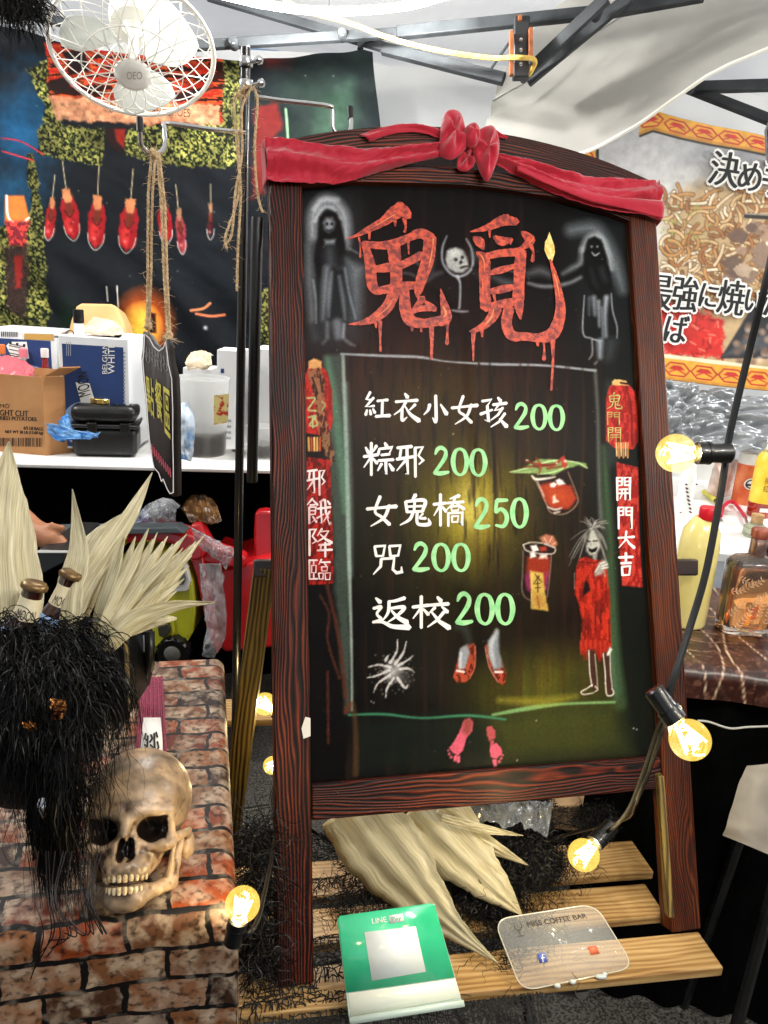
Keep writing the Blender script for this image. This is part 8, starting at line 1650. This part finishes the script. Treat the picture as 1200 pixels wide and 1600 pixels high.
i_ = np.arange(p.X.size); n1_ = fbm(p.X * .03, p.Y * .03, 3, 4); n2_ = fbm(p.X * .12, p.Y * .12, 8, 4); p.mix(i_, np.clip((n1_ - .45) * 4, 0, 1) * .6, '582c20'); p.mix(i_, np.clip((n2_ - .55) * 8, 0, 1) * .6, '8c6450'); p.mix(i_, np.clip((n1_ - .62) * 8, 0, 1) * .7, '1e0e0a')
for k in range(16):
    x = -110 + k * 48; p.line([(x + 26 * math.sin(k * 2.3 + q * .9) * .7 + q * 3, -460 + q * 66) for q in range(10)], 3.0, 'e4c8a8', .9, 2.5); p.line([(x + 6 + 26 * math.sin(k + q * .5) * .6 + q * 3, -460 + q * 66) for q in range(10)], 2.4, '1c0c08', .8, 2)
for k in range(90): x, y = -110 + 700 * ((k * .618) % 1), -440 + 500 * ((k * .377) % 1); p.line([(x, y), (x + 24, y + 6 * math.sin(k)), (x + 50, y - 4)], 2.4, 'c8a884', .7, 2)
mk('leather_cloth', G().grid(P_[::-1]), paint_mat('leather_print', rough=.35, bump=.5, bs=70, coat=.2), lt_, colors=p.C.reshape(UU.shape + (3,))[::-1].reshape(-1, 3), angle=180)
mk('shade_skirt', G().grid(np.array([[l0 + ld * u - lb_ * (-.006 + .010 * math.sin(u * 60)) + A3(0, 0, -.03 - z * .80) for u in np.linspace(-.11, .61, 120)] for z in np.linspace(0, 1, 8)])), M_skirt, lt_)  # black cloth standing in for the shade under the table
mk('tabletop', G().box(l0 - ld * .115 + lb_ * .01 - A3(0, 0, .028), ld * .72, lb_ * .44, A3(0, 0, .02)), M_oldwood, lt_)
# whisky bottle
c, t = stand(1158, 984, LZ + .004); kk = t / FPX; wb = thing('whisky_bottle', 'square shouldered whisky bottle with gold leaf etching on the leather cloth', 'bottle', c)
wd = A3(1, 0, 0) * 1.0
prof = [(0, 0), (36, 0), (39, 3), (40.5, 92), (39, 100), (30, 107), (16, 110), (11.5, 112), (11.5, 118)]
M_wg = mat('whisky_glass', 'f4e8dc', rough=.03, trans=.95, ior=1.45, coat=.5)
mk('glass', G().lathe([(max(w * kk, .0001), h * kk * 1.12) for w, h in prof], c, n=56, sy=.62, power=3.4), M_wg, wb)
mk('whisky', G().lathe([(max(w * kk, .0001), h * kk * 1.12) for w, h in [(0, 10), (33, 10), (36.5, 14), (37, 86), (34, 96), (0, 97)]], c, n=56, sy=.60, power=3.4), mat('whisky_amber', 'f4ac60', rough=.02, trans=1.0, ior=1.36), wb)
M_cop = mat('copper_stopper', '8a4434', 'b86c58', rough=.3, metal=.5, ns=20)
mk('neck_sleeve', G().lathe([(12 * kk, 112 * kk * 1.12), (12.6 * kk, 113 * kk * 1.12), (12.6 * kk, 134 * kk * 1.12), (12 * kk, 135 * kk * 1.12)], c, n=32), mat('steel_sleeve', 'b09088', rough=.2, metal=.8), wb)
mk('stopper', G().lathe([(12.4 * kk, 135.5 * kk * 1.12), (14.2 * kk, 136 * kk * 1.12), (14.4 * kk, 145 * kk * 1.12), (13 * kk, 148 * kk * 1.12), (.0001, 148.5 * kk * 1.12)], c, n=32), M_cop, wb)
M_etch = mat('pale_gold_etching', 'c89468', 'e8c09c', rough=.4, ns=40); rr = np.random.default_rng(4)
def onb(x, z):
    xs_ = np.clip(x / 40.5, -.98, .98); y = (1 - abs(xs_) ** 3.4) ** (1 / 3.4) * .62 * 40.5 * kk; return c + A3(x * kk, -y - .0006, z * kk * 1.12)
g = G(); nl = 0
for (x0, z0, a0, n_) in [(-34, 30, .6, 6), (-20, 10, 1.1, 7), (-36, 62, .2, 7), (0, 56, .1, 7), (10, 30, 1.4, 5), (22, 20, 1.3, 7), (30, 58, .4, 4), (-10, 74, .3, 4), (24, 76, -.2, 3), (-30, 82, -.3, 3), (-8, 38, .9, 4)]:
    x, z, a = x0, z0, a0
    for q in range(n_):
        x2, z2 = x + 5 * math.cos(a), z + 5 * math.sin(a)
        g.add([onb(x, z - .4), onb(x2, z2 - .4), onb(x2, z2 + .4), onb(x, z + .4)], [(0, 1, 2, 3)])
        for sg in (-1, 1):
            la = a + sg * 1.0; L = 5.5 + 2 * rr.random(); w = 1.15
            if abs(x + L * math.cos(la)) > 39 or not 6 < z + L * math.sin(la) < 96: continue
            pts = [onb(x, z), onb(x + L * .5 * math.cos(la) - w * math.sin(la), z + L * .5 * math.sin(la) + w * math.cos(la)), onb(x + L * math.cos(la), z + L * math.sin(la)), onb(x + L * .5 * math.cos(la) + w * math.sin(la), z + L * .5 * math.sin(la) - w * math.cos(la))]
            g.add(pts, [(0, 3, 2, 1)])
        x, z = x2, z2; a += (rr.random() - .5) * .7
mk('leaf_etching', g, M_etch, wb, smooth=False)['kind'] = 'stuff'
# yellow juice jug with red cap
c, t = stand(1082, 972, LZ + .004); yj = thing('juice_jug', 'tall plastic jug of pale yellow juice with red cap beside the right post', 'jug', c)
rlathe([(0, 0), (28, 0), (30, 4), (30, 120), (27, 142), (16, 158), (13, 162)], 1070, 972, mat('yellow_juice', 'e8d880', 'f0e4a0', rough=.2, ns=3, coat=.6, sss=.1), yj, 'jug_body', z=LZ + .004); rlathe([(14, 161), (14.6, 162), (14.6, 176), (13.4, 178), (0, 178)], 1076, 974, mat('cap_red', 'd0182c', rough=.35), yj, 'jug_cap', z=LZ + .004)
# glass foot of the jug and black bag
P_ = loft([At(1196, 796, 1.9), At(1186, 836, 1.9), At(1170, 880, 1.88)], [At(1260, 770, 1.9), At(1260, 840, 1.9), At(1250, 900, 1.86)], 24, 20, lambda u, v: .06 * fbm(u * 6, v * 6, 3)); tag(mk('black_plastic_bag', G().grid(P_), mat('black_film', '0a0c0a', '1e221e', rough=.25, ns=10), base=P_[-1, 0], solid=.001), 'black plastic bag leaning behind the whisky bottle', 'bag')
tag(mk('thin_white_cord', G().tube(spline([At(1090, 1126, 1.15), At(1108, 1128, 1.15), At(1140, 1138, 1.15), At(1170, 1136, 1.15), At(1230, 1134, 1.15)], 30), .0015, 6), mat('cord_grey', '9c9c98', rough=.5), base=At(1140, 1138, 1.15)), 'thin pale cord stretched in front of the black skirt', 'cord')
# grey cloth corner and the dark chair it covers
P_ = loft([At(1164, 1196, 1.40), At(1150, 1230, 1.38), At(1136, 1280, 1.36), At(1128, 1305, 1.36)], [At(1290, 1180, 1.40), At(1290, 1230, 1.38), At(1290, 1310, 1.36), At(1290, 1372, 1.36)], 24, 30, lambda u, v: .012 * np.sin(v * 9) + .01 * fbm(u * 5, v * 5, 3))
cc = thing('draped_stool', 'stool draped in grey beige cloth beside the black skirt at the lower right', 'stool', A3(*At(1210, 1330, 1.6)[:2], 0))
c2 = At(1260, 1262, 1.50); z0_, z1_ = .46, .72
mk('cloth_cover', G().grid(P_), mat('beige_cloth', 'a39a8c', '7c7468', rough=.8, ns=6, bump=.2, bs=60), cc)
for k in range(4): an = k * 1.57 + .8; mk('leg', G().tube([A3(c2[0] + .10 * math.cos(an), c2[1] + .10 * math.sin(an), .5), A3(c2[0] + .14 * math.cos(an), c2[1] + .14 * math.sin(an), 0)], .012, 8), M_blackmetal, cc)
# black curtain added to stand in for the shade behind the right table
tag(mk('shade_curtain', G().grid(np.array([[l0 + ld * (u) + lb_ * (.42 + .02 * math.sin(u * 40)) + A3(0, 0, -.02 - z * .80) for u in np.linspace(-.75, 1.4, 160)] for z in np.linspace(0, 1, 6)])), M_skirt, base=l0 + lb_ * .42 - A3(0, 0, .84)), 'black cloth curtain added as shade low behind the menu stand on the right', 'curtain')
